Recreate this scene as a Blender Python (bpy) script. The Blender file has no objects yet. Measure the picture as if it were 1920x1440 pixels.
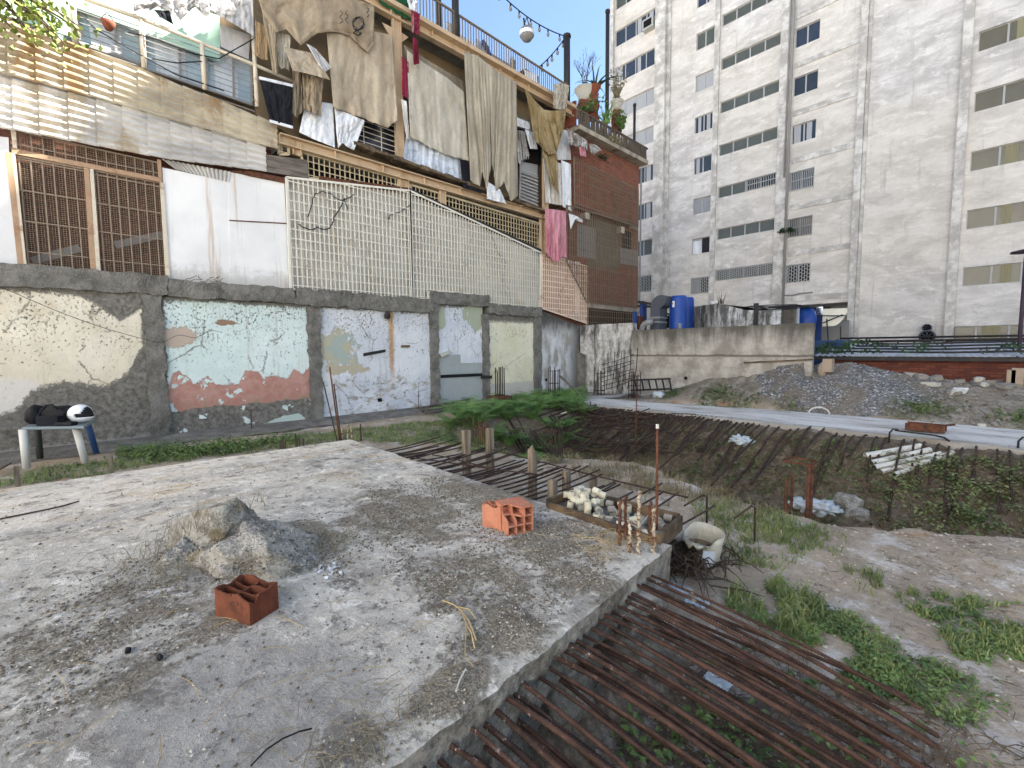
import bpy, bmesh, math, random
from mathutils import Vector, Matrix, noise as mnoise
R = math.radians
scene = bpy.context.scene
COL = scene.collection

# ------------------------------------------------------------------ camera
FPX = 843.0
_d1 = Vector((900, 74, -FPX)).normalized()          # direction along the old boundary wall (world +Y)
_d2 = Vector((-794, 58, -FPX))
_d2 = (_d2 - _d1 * _d2.dot(_d1)).normalized()
_X = -_d2
_Z = _X.cross(_d1)
CM = Matrix((_X, _d1, _Z))                           # camera axes -> world axes
EYE = Vector((0, 0, 2.1))
cam_data = bpy.data.cameras.new("camera")
cam_data.sensor_width = 36.0
cam_data.lens = FPX / 1920.0 * 36.0
cam_data.clip_end = 2000
cam = bpy.data.objects.new("camera", cam_data)
COL.objects.link(cam)
cam.matrix_world = Matrix.Translation(EYE) @ CM.to_4x4()
scene.camera = cam

# ------------------------------------------------------------------ sky, sun, exposure
SUN_EL = R(48.5)
SUN_AZ = R(27.0)                                     # from +Y towards +X, behind the tower
world = bpy.data.worlds.new("World")
scene.world = world
world.use_nodes = True
_nt = world.node_tree
_bg = _nt.nodes["Background"]
_sky = _nt.nodes.new("ShaderNodeTexSky")
_sky.sky_type = 'NISHITA'
_sky.sun_disc = False
_sky.sun_elevation = SUN_EL
_sky.sun_rotation = SUN_AZ
_sky.air_density = 1.2
_sky.dust_density = 0.2
_sky.ozone_density = 2.5
_nt.links.new(_sky.outputs[0], _bg.inputs[0])
_bg.inputs[1].default_value = 0.05
sun_data = bpy.data.lights.new("sun", 'SUN')
sun_data.energy = 5.0
sun_data.angle = R(0.5)
sun_data.color = (1.0, 0.95, 0.88)
sun = bpy.data.objects.new("sun", sun_data)
COL.objects.link(sun)
_sd = Vector((math.sin(SUN_AZ) * math.cos(SUN_EL), math.cos(SUN_AZ) * math.cos(SUN_EL), math.sin(SUN_EL)))
sun.rotation_euler = _sd.to_track_quat('Z', 'Y').to_euler()
sun.location = (10, 30, 60)
scene.view_settings.view_transform = 'Standard'
scene.view_settings.look = 'None'
scene.view_settings.exposure = 2.52
scene.view_settings.gamma = 1.0
scene.view_settings.use_white_balance = True
scene.view_settings.white_balance_temperature = 6640
scene.view_settings.white_balance_tint = 10
scene.cycles.max_bounces = 6
scene.cycles.diffuse_bounces = 4
scene.cycles.transparent_max_bounces = 8

# ------------------------------------------------------------------ surveying helpers
def ray(px, py):
    return CM @ Vector(((px - 960) / FPX, -(py - 720) / FPX, -1))
def at_x(px, py, x):
    r = ray(px, py); return EYE + r * ((x - EYE.x) / r.x)
def at_y(px, py, y):
    r = ray(px, py); return EYE + r * ((y - EYE.y) / r.y)
def at_z(px, py, z):
    r = ray(px, py); return EYE + r * ((z - EYE.z) / r.z)
WX, TY, EY = -13.8, 30.6, 17.3                       # boundary wall plane, tower plane, end wall plane
def P(px, py, d=0.0): return at_x(px, py, WX + d)
def Tw(px, py, d=0.0): return at_y(px, py, TY - d)

# ------------------------------------------------------------------ mesh builder
def world_off(o):
    v = Vector((0, 0, 0))
    while o is not None:
        v += o.location; o = o.parent
    return v
def tag(o, label=None, cat=None, group=None, kind=None):
    if label: o["label"] = label
    if cat: o["category"] = cat
    if group: o["group"] = group
    if kind: o["kind"] = kind
    return o
def thing(name, label, cat, loc=(0, 0, 0), group=None):
    o = bpy.data.objects.new(name, None)
    o.empty_display_size = 0.2
    COL.objects.link(o); o.location = loc
    return tag(o, label, cat, group)
class MB:
    def __init__(s): s.v = []; s.f = []
    def face(s, pts):
        n = len(s.v); s.v += [Vector(p) for p in pts]; s.f.append(tuple(range(n, n + len(pts))))
    def box(s, x0, x1, y0, y1, z0, z1):
        s.hexa([(x0, y0, z0), (x1, y0, z0), (x1, y1, z0), (x0, y1, z0), (x0, y0, z1), (x1, y0, z1), (x1, y1, z1), (x0, y1, z1)])
    def hexa(s, p):
        n = len(s.v); s.v += [Vector(q) for q in p]
        for f in ((0, 3, 2, 1), (4, 5, 6, 7), (0, 1, 5, 4), (1, 2, 6, 5), (2, 3, 7, 6), (3, 0, 4, 7)):
            s.f.append(tuple(n + i for i in f))
    def obox(s, c, hx, hy, hz, rot=None):
        c = Vector(c); rot = rot or Matrix.Identity(3); pts = []
        for z in (-hz, hz):
            for x, y in ((-hx, -hy), (hx, -hy), (hx, hy), (-hx, hy)):
                pts.append(c + rot @ Vector((x, y, z)))
        s.hexa(pts)
    def bar(s, p, q, w, h, up=(0, 0, 1)):
        p, q = Vector(p), Vector(q); d = (q - p)
        if d.length < 1e-6: return
        d.normalize(); up = Vector(up)
        if abs(d.dot(up)) > 0.99: up = Vector((1, 0, 0))
        a = d.cross(up).normalized(); b = a.cross(d)
        a *= w / 2; b *= h / 2
        s.hexa([p - a - b, p + a - b, q + a - b, q - a - b, p - a + b, p + a + b, q + a + b, q - a + b])
    def tube(s, pts, r, n=6, cap=True, rib=0.0):
        pts = [Vector(p) for p in pts]; rings = []
        m = len(pts)
        a = None
        for i, p in enumerate(pts):
            d = (pts[min(i + 1, m - 1)] - pts[max(i - 1, 0)]).normalized()
            if a is None:
                a = d.orthogonal().normalized()
            a = (a - d * a.dot(d)).normalized()
            b = d.cross(a)
            rr = r[i] if isinstance(r, (list, tuple)) else r
            if rib: rr += rib * (1 if i % 2 else -1)
            n0 = len(s.v)
            for k in range(n):
                t = 2 * math.pi * k / n
                sh = d * (math.sin(t) * r * 0.6) if rib else Vector((0, 0, 0))
                s.v.append(p + a * (math.cos(t) * rr) + b * (math.sin(t) * rr) + sh)
            rings.append(n0)
        for i in range(m - 1):
            for k in range(n):
                k2 = (k + 1) % n
                s.f.append((rings[i] + k, rings[i] + k2, rings[i + 1] + k2, rings[i + 1] + k))
        if cap:
            s.f.append(tuple(rings[0] + k for k in reversed(range(n))))
            s.f.append(tuple(rings[-1] + k for k in range(n)))
    def prism(s, poly, ext):
        poly = [Vector(p) for p in poly]; ext = Vector(ext); n = len(s.v); m = len(poly)
        nrm = Vector((0, 0, 0))
        for i in range(m): nrm += (poly[i] - poly[0]).cross(poly[(i + 1) % m] - poly[0])
        if nrm.dot(ext) > 0: poly.reverse()
        s.v += poly + [p + ext for p in poly]
        s.f.append(tuple(range(n, n + m)))
        s.f.append(tuple(n + m + i for i in reversed(range(m))))
        for i in range(m):
            j = (i + 1) % m
            s.f.append((n + j, n + i, n + m + i, n + m + j))
    def grid(s, nu, nv, fn, closed=False):
        n = len(s.v)
        for j in range(nv + 1):
            for i in range(nu + 1):
                s.v.append(Vector(fn(i / nu, j / nv)))
        for j in range(nv):
            for i in range(nu):
                a = n + j * (nu + 1) + i
                s.f.append((a, a + 1, a + nu + 2, a + nu + 1))
    def lathe(s, prof, c, n=16, rot=None, jig=None):
        c = Vector(c); n0 = len(s.v); rot = rot or Matrix.Identity(3)
        for i, (r, z) in enumerate(prof):
            for k in range(n):
                t = 2 * math.pi * k / n
                zz = z + (jig(i, k) if jig else 0)
                s.v.append(c + rot @ Vector((r * math.cos(t), r * math.sin(t), zz)))
        for i in range(len(prof) - 1):
            for k in range(n):
                k2 = (k + 1) % n
                s.f.append((n0 + i * n + k, n0 + i * n + k2, n0 + (i + 1) * n + k2, n0 + (i + 1) * n + k))
    def blob(s, c, rx, ry, rz, sub=2, amp=0.2, fr=1.5, seed=0, rot=None, flat=0):
        bm = bmesh.new(); bmesh.ops.create_icosphere(bm, subdivisions=sub, radius=1.0)
        c = Vector(c); n = len(s.v); off = Vector((seed * 3.1, seed * 1.7, seed * 0.9)); rot = rot or Matrix.Identity(3)
        bm.verts.index_update()
        for v in bm.verts:
            q = v.co.copy()
            k = 1 + amp * (mnoise.noise(q * fr + off) + 0.5 * mnoise.noise(q * fr * 2.3 + off))
            if flat: k = min(k, flat / max(abs(q.z), abs(q.x), abs(q.y)))
            s.v.append(c + rot @ Vector((q.x * rx * k, q.y * ry * k, q.z * rz * k)))
        for f in bm.faces: s.f.append(tuple(n + v.index for v in f.verts))
        bm.free()
    def o(s, name, mat, parent=None, smooth=False, label=None, cat=None, group=None, kind=None, orig=None):
        if parent is not None: off = world_off(parent)
        elif orig is not None: off = Vector(orig)
        else:
            xs = [v.x for v in s.v]; ys = [v.y for v in s.v]; zs = [v.z for v in s.v]
            off = Vector(((min(xs) + max(xs)) / 2, (min(ys) + max(ys)) / 2, min(zs)))
        me = bpy.data.meshes.new(name)
        me.from_pydata([tuple(v - off) for v in s.v], [], s.f)
        me.materials.append(mat)
        if smooth: me.polygons.foreach_set("use_smooth", [True] * len(me.polygons))
        me.update()
        ob = bpy.data.objects.new(name, me); COL.objects.link(ob)
        if parent is not None: ob.parent = parent
        else: ob.location = off
        return tag(ob, label, cat, group, kind)
def copy_tree(o, parent=None):
    c = o.copy(); COL.objects.link(c)
    if parent is not None: c.parent = parent
    for ch in list(o.children): copy_tree(ch, c)
    return c
def fbm(x, y, z=0.0, o=3):
    v = 0; a = 0.5; p = Vector((x, y, z))
    for i in range(o):
        v += a * mnoise.noise(p); p = p * 2.03 + Vector((3.1, 1.7, 0.3)); a *= 0.5
    return v
def sst(x, a, b):
    t = max(0.0, min(1.0, (x - a) / (b - a))); return t * t * (3 - 2 * t)
def interp(x, pts):
    if x <= pts[0][0]: return pts[0][1]
    for (a, b), (c, d) in zip(pts, pts[1:]):
        if x <= c: return b + (d - b) * (x - a) / (c - a)
    return pts[-1][1]
def in_poly(x, y, poly):
    r = False; j = len(poly) - 1
    for i in range(len(poly)):
        xi, yi = poly[i][0], poly[i][1]; xj, yj = poly[j][0], poly[j][1]
        if (yi > y) != (yj > y) and x < (xj - xi) * (y - yi) / (yj - yi) + xi: r = not r
        j = i
    return r
# ------------------------------------------------------------------ material expressions
def lin(h):
    if not isinstance(h, str): return h
    h = h.lstrip('#'); o = []
    for i in (0, 2, 4):
        c = int(h[i:i + 2], 16) / 255
        o.append(c / 12.92 if c <= 0.04045 else ((c + 0.055) / 1.055) ** 2.4)
    return tuple(o)
class S:
    def __init__(s, g, k): s.g = g; s.k = k
    def __add__(a, b): return a.g.m('ADD', a, b)
    __radd__ = __add__
    def __sub__(a, b): return a.g.m('SUBTRACT', a, b)
    def __rsub__(a, b): return a.g.m('SUBTRACT', b, a)
    def __mul__(a, b): return a.g.m('MULTIPLY', a, b)
    __rmul__ = __mul__
    def __truediv__(a, b): return a.g.m('DIVIDE', a, b)
    def ss(a, lo, hi): return a.g.ss(a, lo, hi)
    def inv(a): return a.g.m('SUBTRACT', 1.0, a)
class G:
    def __init__(s, name):
        s.mat = bpy.data.materials.new(name); s.mat.use_nodes = True
        s.nt = s.mat.node_tree
        s.b = s.nt.nodes["Principled BSDF"]
        geo = s.nt.nodes.new("ShaderNodeNewGeometry")
        s.pos = S(s, geo.outputs["Position"]); s.nrm = S(s, geo.outputs["Normal"])
        s.x, s.y, s.z = s.sep(s.pos)
    def node(s, t, **kw):
        n = s.nt.nodes.new(t)
        for k, v in kw.items(): setattr(n, k, v)
        return n
    def put(s, sock, v):
        if isinstance(v, S): s.nt.links.new(v.k, sock)
        elif isinstance(v, (tuple, list)):
            sock.default_value = tuple(v) + ((1.0,) if len(v) == 3 and sock.type == 'RGBA' else ())
        else: sock.default_value = v
    def m(s, op, a, b=0.0, clamp=False):
        n = s.node("ShaderNodeMath", operation=op, use_clamp=clamp)
        s.put(n.inputs[0], a); s.put(n.inputs[1], b)
        return S(s, n.outputs[0])
    def mx(s, a, b): return s.m('MAXIMUM', a, b)
    def mn(s, a, b): return s.m('MINIMUM', a, b)
    def ss(s, v, lo, hi):
        n = s.node("ShaderNodeMapRange", interpolation_type='SMOOTHSTEP')
        s.put(n.inputs[0], v); n.inputs[1].default_value = lo; n.inputs[2].default_value = hi
        return S(s, n.outputs[0])
    def sep(s, v):
        n = s.node("ShaderNodeSeparateXYZ"); s.put(n.inputs[0], v)
        return S(s, n.outputs[0]), S(s, n.outputs[1]), S(s, n.outputs[2])
    def comb(s, x, y, z):
        n = s.node("ShaderNodeCombineXYZ")
        for i, v in enumerate((x, y, z)): s.put(n.inputs[i], v)
        return S(s, n.outputs[0])
    def sc(s, fx, fy, fz): return s.comb(s.x * fx, s.y * fy, s.z * fz)
    def noise(s, scale, detail=4, rough=0.6, vec=None, dist=0.0):
        n = s.node("ShaderNodeTexNoise"); s.put(n.inputs["Vector"], vec or s.pos)
        n.inputs["Scale"].default_value = scale; n.inputs["Detail"].default_value = detail
        n.inputs["Roughness"].default_value = rough; n.inputs["Distortion"].default_value = dist
        return S(s, n.outputs[0])
    def vor(s, scale, vec=None, feature='F1', out=0):
        n = s.node("ShaderNodeTexVoronoi", feature=feature); s.put(n.inputs["Vector"], vec or s.pos)
        n.inputs["Scale"].default_value = scale
        return S(s, n.outputs[out])
    def wave(s, scale, vec=None, dist=0.0, dire='X', prof='SIN'):
        n = s.node("ShaderNodeTexWave", bands_direction=dire, wave_profile=prof); s.put(n.inputs["Vector"], vec or s.pos)
        n.inputs["Scale"].default_value = scale; n.inputs["Distortion"].default_value = dist
        return S(s, n.outputs[1])
    def mix(s, f, a, b):
        n = s.node("ShaderNodeMix", data_type='RGBA')
        s.put(n.inputs[0], f); s.put(n.inputs[6], lin(a)); s.put(n.inputs[7], lin(b))
        return S(s, n.outputs[2])
    def mul(s, a, f):
        n = s.node("ShaderNodeMix", data_type='RGBA', blend_type='MULTIPLY')
        n.inputs[0].default_value = 1.0
        s.put(n.inputs[6], lin(a)); s.put(n.inputs[7], s.comb(f, f, f) if isinstance(f, S) else lin(f))
        return S(s, n.outputs[2])
    def pw(s, v, pts, lo, hi):                       # piecewise linear curve through (in, out) points
        pts = sorted(pts); a, b = pts[0][0], pts[-1][0]
        mr = s.node("ShaderNodeMapRange"); s.put(mr.inputs[0], v)
        mr.inputs[1].default_value = a; mr.inputs[2].default_value = b
        r = s.node("ShaderNodeValToRGB"); s.nt.links.new(mr.outputs[0], r.inputs[0])
        el = r.color_ramp.elements
        vals = [((p - a) / (b - a), (q - lo) / (hi - lo)) for p, q in pts]
        el[0].position = 0.0; el[0].color = (vals[0][1],) * 3 + (1,)
        el[1].position = 1.0; el[1].color = (vals[-1][1],) * 3 + (1,)
        for t, g in vals[1:-1]:
            e = el.new(t); e.color = (g, g, g, 1)
        sp = s.node("ShaderNodeSeparateColor"); s.nt.links.new(r.outputs[0], sp.inputs[0])
        return S(s, sp.outputs[0]) * (hi - lo) + lo
    def done(s, col, rough=0.9, h=None, bs=0.4, bd=0.02, metal=0.0, spec=0.3, trans=0.0):
        s.put(s.b.inputs["Base Color"], lin(col)); s.put(s.b.inputs["Roughness"], rough)
        s.b.inputs["Metallic"].default_value = metal
        s.b.inputs["Specular IOR Level"].default_value = spec
        if trans: s.b.inputs["Transmission Weight"].default_value = trans
        if h is not None:
            bn = s.node("ShaderNodeBump"); bn.inputs["Strength"].default_value = bs; bn.inputs["Distance"].default_value = bd
            s.put(bn.inputs["Height"], h); s.nt.links.new(bn.outputs[0], s.b.inputs["Normal"])
        return s.mat
M = {}
def plain(name, col, var=0.25, scale=6, rough=0.85, dirt=None, dirt_amt=0.5, metal=0.0, spec=0.3, bs=0.15, streak=False):
    g = G(name)
    n = g.noise(scale, 5, 0.65)
    c = g.mul(col, n * (2 * var) + (1 - var))
    if dirt:
        d = g.noise(scale * 0.5, 6, 0.7, g.sc(1, 1, 0.15) if streak else None, 0.3)
        c = g.mix(d.ss(0.62 - 0.2 * dirt_amt, 0.75), c, dirt)
    M[name] = g.done(c, rough, g.noise(scale * 6, 4), bs, 0.01, metal, spec)
    return M[name]

def mk_cement():
    g = G('cement')
    n = g.noise(2.2, 6, 0.7); f = g.noise(26, 4, 0.7)
    c = g.mix(n.ss(0.3, 0.7), '#5f5c55', '#8c8880')
    c = g.mix(f.ss(0.55, 0.75), c, '#a5a096')
    c = g.mix(g.noise(9, 5, 0.8).ss(0.58, 0.7), c, '#4a463f')
    M['cement'] = g.done(c, 0.95, f + g.noise(7, 4) * 1.5, 1.0, 0.05)
mk_cement()

def mk_ground():
    g = G('ground_dirt')
    big = g.noise(0.55, 5, 0.6); mid = g.noise(2.3, 6, 0.68); fine = g.noise(17, 5, 0.7)
    c = g.mix(big.ss(0.35, 0.65), '#857a6b', '#9d8d79')
    c = g.mix(mid.ss(0.5, 0.68), c, '#b0aaa2')
    c = g.mix(g.noise(5, 6, 0.75).ss(0.55, 0.7), c, '#5b5145')
    c = g.mix(g.noise(1.1, 4, 0.6, g.sc(1, 1, 1), 0.8).ss(0.6, 0.72), c, '#8f7357')
    c = g.mul(c, g.noise(22, 6, 0.8) * 1.4 + 0.48)
    peb = g.vor(38); pm = peb.ss(0.22, 0.12) * g.noise(60, 1).ss(0.55, 0.6)
    c = g.mix(pm, c, '#d6d2c8')
    # brown litter on the trench bank; under the bars, shade painted over litter
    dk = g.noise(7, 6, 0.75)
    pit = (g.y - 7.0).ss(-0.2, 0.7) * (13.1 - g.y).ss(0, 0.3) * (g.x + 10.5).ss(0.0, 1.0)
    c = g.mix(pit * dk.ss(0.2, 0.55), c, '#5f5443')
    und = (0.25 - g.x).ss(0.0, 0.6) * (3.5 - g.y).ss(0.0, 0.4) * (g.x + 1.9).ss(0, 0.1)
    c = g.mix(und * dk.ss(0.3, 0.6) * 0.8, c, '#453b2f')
    # paler hard-trodden dirt mound
    md = (g.y - 15.9).ss(0, 0.3)
    c = g.mix(md * 0.75, c, g.mix(mid.ss(0.4, 0.65), '#6b6459', '#8f877b'))
    h = fine * 0.8 + mid * 1.5 + pm * 0.8
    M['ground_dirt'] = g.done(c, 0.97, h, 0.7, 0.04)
mk_ground()

def mk_slab():
    g = G('slab_concrete')
    # stain pattern: grey float-finished areas, white salts, brown grit, tan washes
    v = g.comb(g.x * 1.0, g.y * 1.0, g.z)
    big = g.noise(0.5, 4, 0.55, v, 0.6); mid = g.noise(1.7, 7, 0.66, v, 0.3); fine = g.noise(11, 6, 0.72); vf = g.noise(55, 3, 0.7)
    c = g.mix(mid.ss(0.35, 0.62), '#928c82', '#bdb6a9')
    c = g.mix(fine.ss(0.52, 0.7) * 0.8, c, '#cec8bc')
    c = g.mix(g.noise(3.1, 7, 0.75, v, 0.5).ss(0.54, 0.66) * 0.85, c, '#59534b')
    far = (-4.6 - g.x).ss(-0.8, 2.2)
    c = g.mix(far * g.noise(0.9, 5, 0.6, g.sc(1.6, 0.5, 1)).ss(0.35, 0.6) * 0.75, c, '#d6cbb9')
    hx = g.noise(5.5, 9, 0.78, g.sc(1.5, 0.5, 1), 0.4)
    c = g.mix(far * hx.ss(0.53, 0.6) * 0.5, c, '#8f8577')
    c = g.mix(far * g.noise(1.6, 5, 0.7, g.sc(1.4, 0.5, 1)).ss(0.52, 0.66) * 0.75, c, '#b49a70')
    hc = g.noise(6.5, 9, 0.78, v, 0.4)
    c = g.mix(hc.ss(0.54, 0.62) * 0.85, c, '#dcd6ca')
    c = g.mix(hc.ss(0.46, 0.38) * 0.7, c, '#57514a')
    # dark grit carpet between lump and right edge
    gm = None
    for px, py, rx, ry in ((760, 960, 1.0, 0.6), (900, 930, 0.9, 0.55), (1040, 1010, 0.5, 0.5), (1090, 1090, 0.35, 0.35), (900, 1090, 0.55, 0.4), (950, 1180, 0.3, 0.3), (850, 1290, 0.14, 0.3), (650, 1400, 0.22, 0.16), (560, 1010, 0.7, 0.35), (200, 1200, 0.8, 0.7), (60, 1240, 0.7, 0.6), (330, 1130, 0.45, 0.4)):
        q = at_z(px, py, 0.55)
        k = 1.0 - g.m('POWER', (g.x - q.x) / rx, 2.0) - g.m('POWER', (g.y - q.y) / ry, 2.0)
        k = k * (0.55 if px < 400 else 1.0)
        gm = k if gm is None else g.mx(gm, k)
    gn = g.noise(3.2, 9, 0.82) - 0.5
    gm = (g.mx(gm, -0.6) + gn * 7.0 - 0.15).ss(0.1, 0.7) * 0.85
    gm2 = (gn * 5.0 - 0.55).ss(0.1, 0.5) * 0.6
    grit = g.mix(g.noise(75, 3, 0.8).ss(0.4, 0.62), '#4b4338', '#9b907b')
    grit = g.mix(g.vor(60).ss(0.2, 0.1) * g.noise(30, 2).ss(0.5, 0.6), grit, '#d5cdb8')
    c = g.mix(g.mx(gm, gm2), c, grit)
    # smoother darker trowelled patch near the front edge
    e3 = g.m('POWER', (g.x + 2.15) * 0.95, 2.0) + g.m('POWER', (g.y - 0.35) * 1.0, 2.0)
    sm = (0.55 - e3 + (mid - 0.5) * 1.2).ss(0.2, 0.4) * 0.7
    c = g.mix(sm, c, g.mix(mid, '#77746f', '#96928b'))
    ck = g.vor(0.55, g.comb(g.x + (fine - 0.5) * 0.25, g.y + (mid - 0.5) * 0.6, 0.0), 'DISTANCE_TO_EDGE').ss(0.004, 0.001) * big.ss(0.5, 0.58)
    c = g.mix(ck * 0.5, c, '#4d473f')
    # vertical broken edges: darker, pitted
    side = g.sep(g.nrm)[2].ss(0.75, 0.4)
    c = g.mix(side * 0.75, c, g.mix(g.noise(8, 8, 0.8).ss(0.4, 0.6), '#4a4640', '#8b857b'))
    c = g.mix(vf.ss(0.66, 0.75) * 0.6, c, '#e2dfd6')
    c = g.mix(g.noise(40, 3, 0.7).ss(0.68, 0.75), c, '#2e2a25')
    c = g.mul(c, g.noise(24, 4, 0.75) * 0.9 + 0.82)
    h = hc * 1.5 + fine * 1.2 + vf * 0.7 + gm * g.noise(70, 3) * 1.5
    M['slab_concrete'] = g.done(c, 0.95, h, 0.8, 0.03)
mk_slab()

def mk_path():
    g = G('path_concrete')
    mid = g.noise(0.9, 6, 0.65, g.sc(0.5, 1.5, 1)); fine = g.noise(14, 5, 0.7)
    c = g.mix(mid.ss(0.3, 0.6), '#b0ada6', '#d4d1ca')
    c = g.mix(g.noise(2.0, 6, 0.7, g.sc(0.4, 1.6, 1)).ss(0.52, 0.64) * 0.8, c, '#958a77')
    c = g.mix(g.noise(5, 7, 0.8).ss(0.58, 0.66) * 0.6, c, '#7d7364')
    edge = (13.5 - g.y + (g.noise(3, 5) - 0.5) * 0.8).ss(0.0, 0.5)
    c = g.mix(edge * 0.6, c, '#7b7264')
    c = g.mul(c, fine * 0.4 + 0.8)
    M['path_concrete'] = g.done(c, 0.9, fine, 0.4, 0.02)
mk_path()

def mk_gravel():
    g = G('gravel')
    n = g.noise(1.2, 5, 0.6)
    cell = g.vor(22, None, 'F1', 1)
    cs = g.sep(cell)[0]
    c = g.mix(cs, '#565452', '#918f8d')
    c = g.mix(cs.ss(0.86, 0.95), c, '#c4c4c2')
    c = g.mix(n.ss(0.45, 0.6) * 0.8, c, '#7d7263')
    M['gravel'] = g.done(c, 0.9, g.vor(22) * -1.0, 0.9, 0.05)
mk_gravel()

def mk_endwall():
    g = G('weathered_concrete')
    str_ = g.noise(3.2, 6, 0.65, g.comb(g.x, g.y, g.z * 0.16)); mid = g.noise(1.4, 6, 0.7)
    c = g.mix(mid.ss(0.35, 0.65), '#8b857b', '#b5afa4')
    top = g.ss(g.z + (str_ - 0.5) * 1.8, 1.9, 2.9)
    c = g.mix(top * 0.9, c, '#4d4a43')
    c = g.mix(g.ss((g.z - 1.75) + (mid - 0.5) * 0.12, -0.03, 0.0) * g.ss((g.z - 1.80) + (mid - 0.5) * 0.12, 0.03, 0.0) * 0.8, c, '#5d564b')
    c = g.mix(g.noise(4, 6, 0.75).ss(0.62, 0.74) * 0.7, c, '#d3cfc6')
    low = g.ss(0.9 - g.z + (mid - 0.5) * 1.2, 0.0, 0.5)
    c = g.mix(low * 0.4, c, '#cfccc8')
    c = g.mul(c, g.noise(14, 4, 0.7) * 0.4 + 0.8)
    M['weathered_concrete'] = g.done(c, 0.95, g.noise(9, 5), 0.4, 0.03)
    g = G('black_stained_plaster')
    v = g.comb(g.x * 1.0, g.y * 1.0, g.z * 0.22)
    st = g.noise(2.6, 7, 0.72, v, 0.2); mid = g.noise(3.6, 6, 0.75)
    c = g.mix(mid.ss(0.4, 0.65), '#a8a49b', '#d6d5d4')
    t = st + (g.z - 1.7) * 0.015
    c = g.mix(t.ss(0.44, 0.62) * 0.9, c, '#3b3935')
    c = g.mix(g.noise(7, 6, 0.8).ss(0.6, 0.7) * 0.8, c, '#7d766a')
    M['black_stained_plaster'] = g.done(c, 0.95, g.noise(9, 5), 0.4, 0.03)
mk_endwall()

def mk_tower():
    g = G('tower_plaster')
    v = g.comb(g.x * 0.55, g.y * 0.55, g.z * 1.3)
    a = g.noise(0.9, 7, 0.62, v, 0.5); b = g.noise(2.3, 6, 0.7, v, 0.6); big = g.noise(0.12, 3, 0.5)
    c = g.mix(a.ss(0.36, 0.62), '#b8b3ae', '#d5d0ca')
    c = g.mix(b.ss(0.5, 0.68) * 0.75, c, '#e8e3dd')
    c = g.mix(b.ss(0.45, 0.34) * 0.4, c, '#9a948c')
    c = g.mix(big.ss(0.4, 0.6) * 0.3, c, '#d8cdb9')
    stv = g.noise(1.6, 6, 0.7, g.comb(g.x * 2.0, g.y, g.z * 0.14))
    c = g.mix(stv.ss(0.55, 0.74) * 0.5, c, '#938b80')
    c = g.mul(c, g.noise(9, 4, 0.7) * 0.25 + 0.87)
    M['tower_plaster'] = g.done(c, 0.95, a, 0.25, 0.05)
    g = G('tower_trim')
    c = g.mix(g.noise(1.5, 6, 0.7).ss(0.4, 0.65), '#aaa59e', '#d9d5cd')
    M['tower_trim'] = g.done(c, 0.95, g.noise(6, 5), 0.3, 0.03)
mk_tower()

def mk_brick(name, c1, c2, mort, scale=1.0, vx='y', bs=0.6):
    g = G(name)
    u = g.y if vx == 'y' else g.x
    n = g.node("ShaderNodeTexBrick"); g.put(n.inputs["Vector"], g.comb(u, g.z, 0.0))
    n.inputs["Color1"].default_value = lin(c1) + (1,); n.inputs["Color2"].default_value = lin(c2) + (1,); n.inputs["Mortar"].default_value = lin(mort) + (1,)
    n.inputs["Scale"].default_value = scale; n.inputs["Brick Width"].default_value = 0.27; n.inputs["Row Height"].default_value = 0.085
    n.inputs["Mortar Size"].default_value = 0.008; n.inputs["Bias"].default_value = 0.0
    c = S(g, n.outputs[0])
    c = g.mul(c, g.noise(3, 6, 0.7) * 0.9 + 0.55)
    c = g.mix(g.noise(1.7, 6, 0.75).ss(0.62, 0.74) * 0.7, c, '#3d3530')
    M[name] = g.done(c, 0.93, S(g, n.outputs[1]) * -1.0 + g.noise(20, 3) * 0.4, bs, 0.01)
mk_brick('house_brick', '#713d2c', '#8a4f3a', '#7d6f64')
mk_brick('low_brick', '#5a2f28', '#74402f', '#3a3330', vx='x')
mk_brick('roof_brick', '#6d3728', '#8a4a36', '#544740')
mk_brick('inner_brick', '#5f3d2e', '#754a38', '#40372f')

def mk_zinc(name, c1, c2, rust):
    g = G(name)
    a = g.noise(1.4, 6, 0.7, g.sc(1, 0.5, 1.4)); b = g.noise(5, 6, 0.7)
    c = g.mix(a.ss(0.35, 0.65), c1, c2)
    r = g.noise(0.9, 6, 0.68, g.sc(1, 1.4, 0.5), 0.3)
    c = g.mix(r.ss(0.5, 0.68) * 0.8, c, rust)
    c = g.mix(b.ss(0.6, 0.75) * 0.4, c, '#57504a')
    M[name] = g.done(c, 0.7, b, 0.1, 0.01, 0.0, 0.35)
mk_zinc('zinc_tan', '#9b8f7c', '#c6b99f', '#8d6a3c')
mk_zinc('zinc_grey', '#a8a49f', '#d0cac0', '#9c8a6c')

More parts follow.
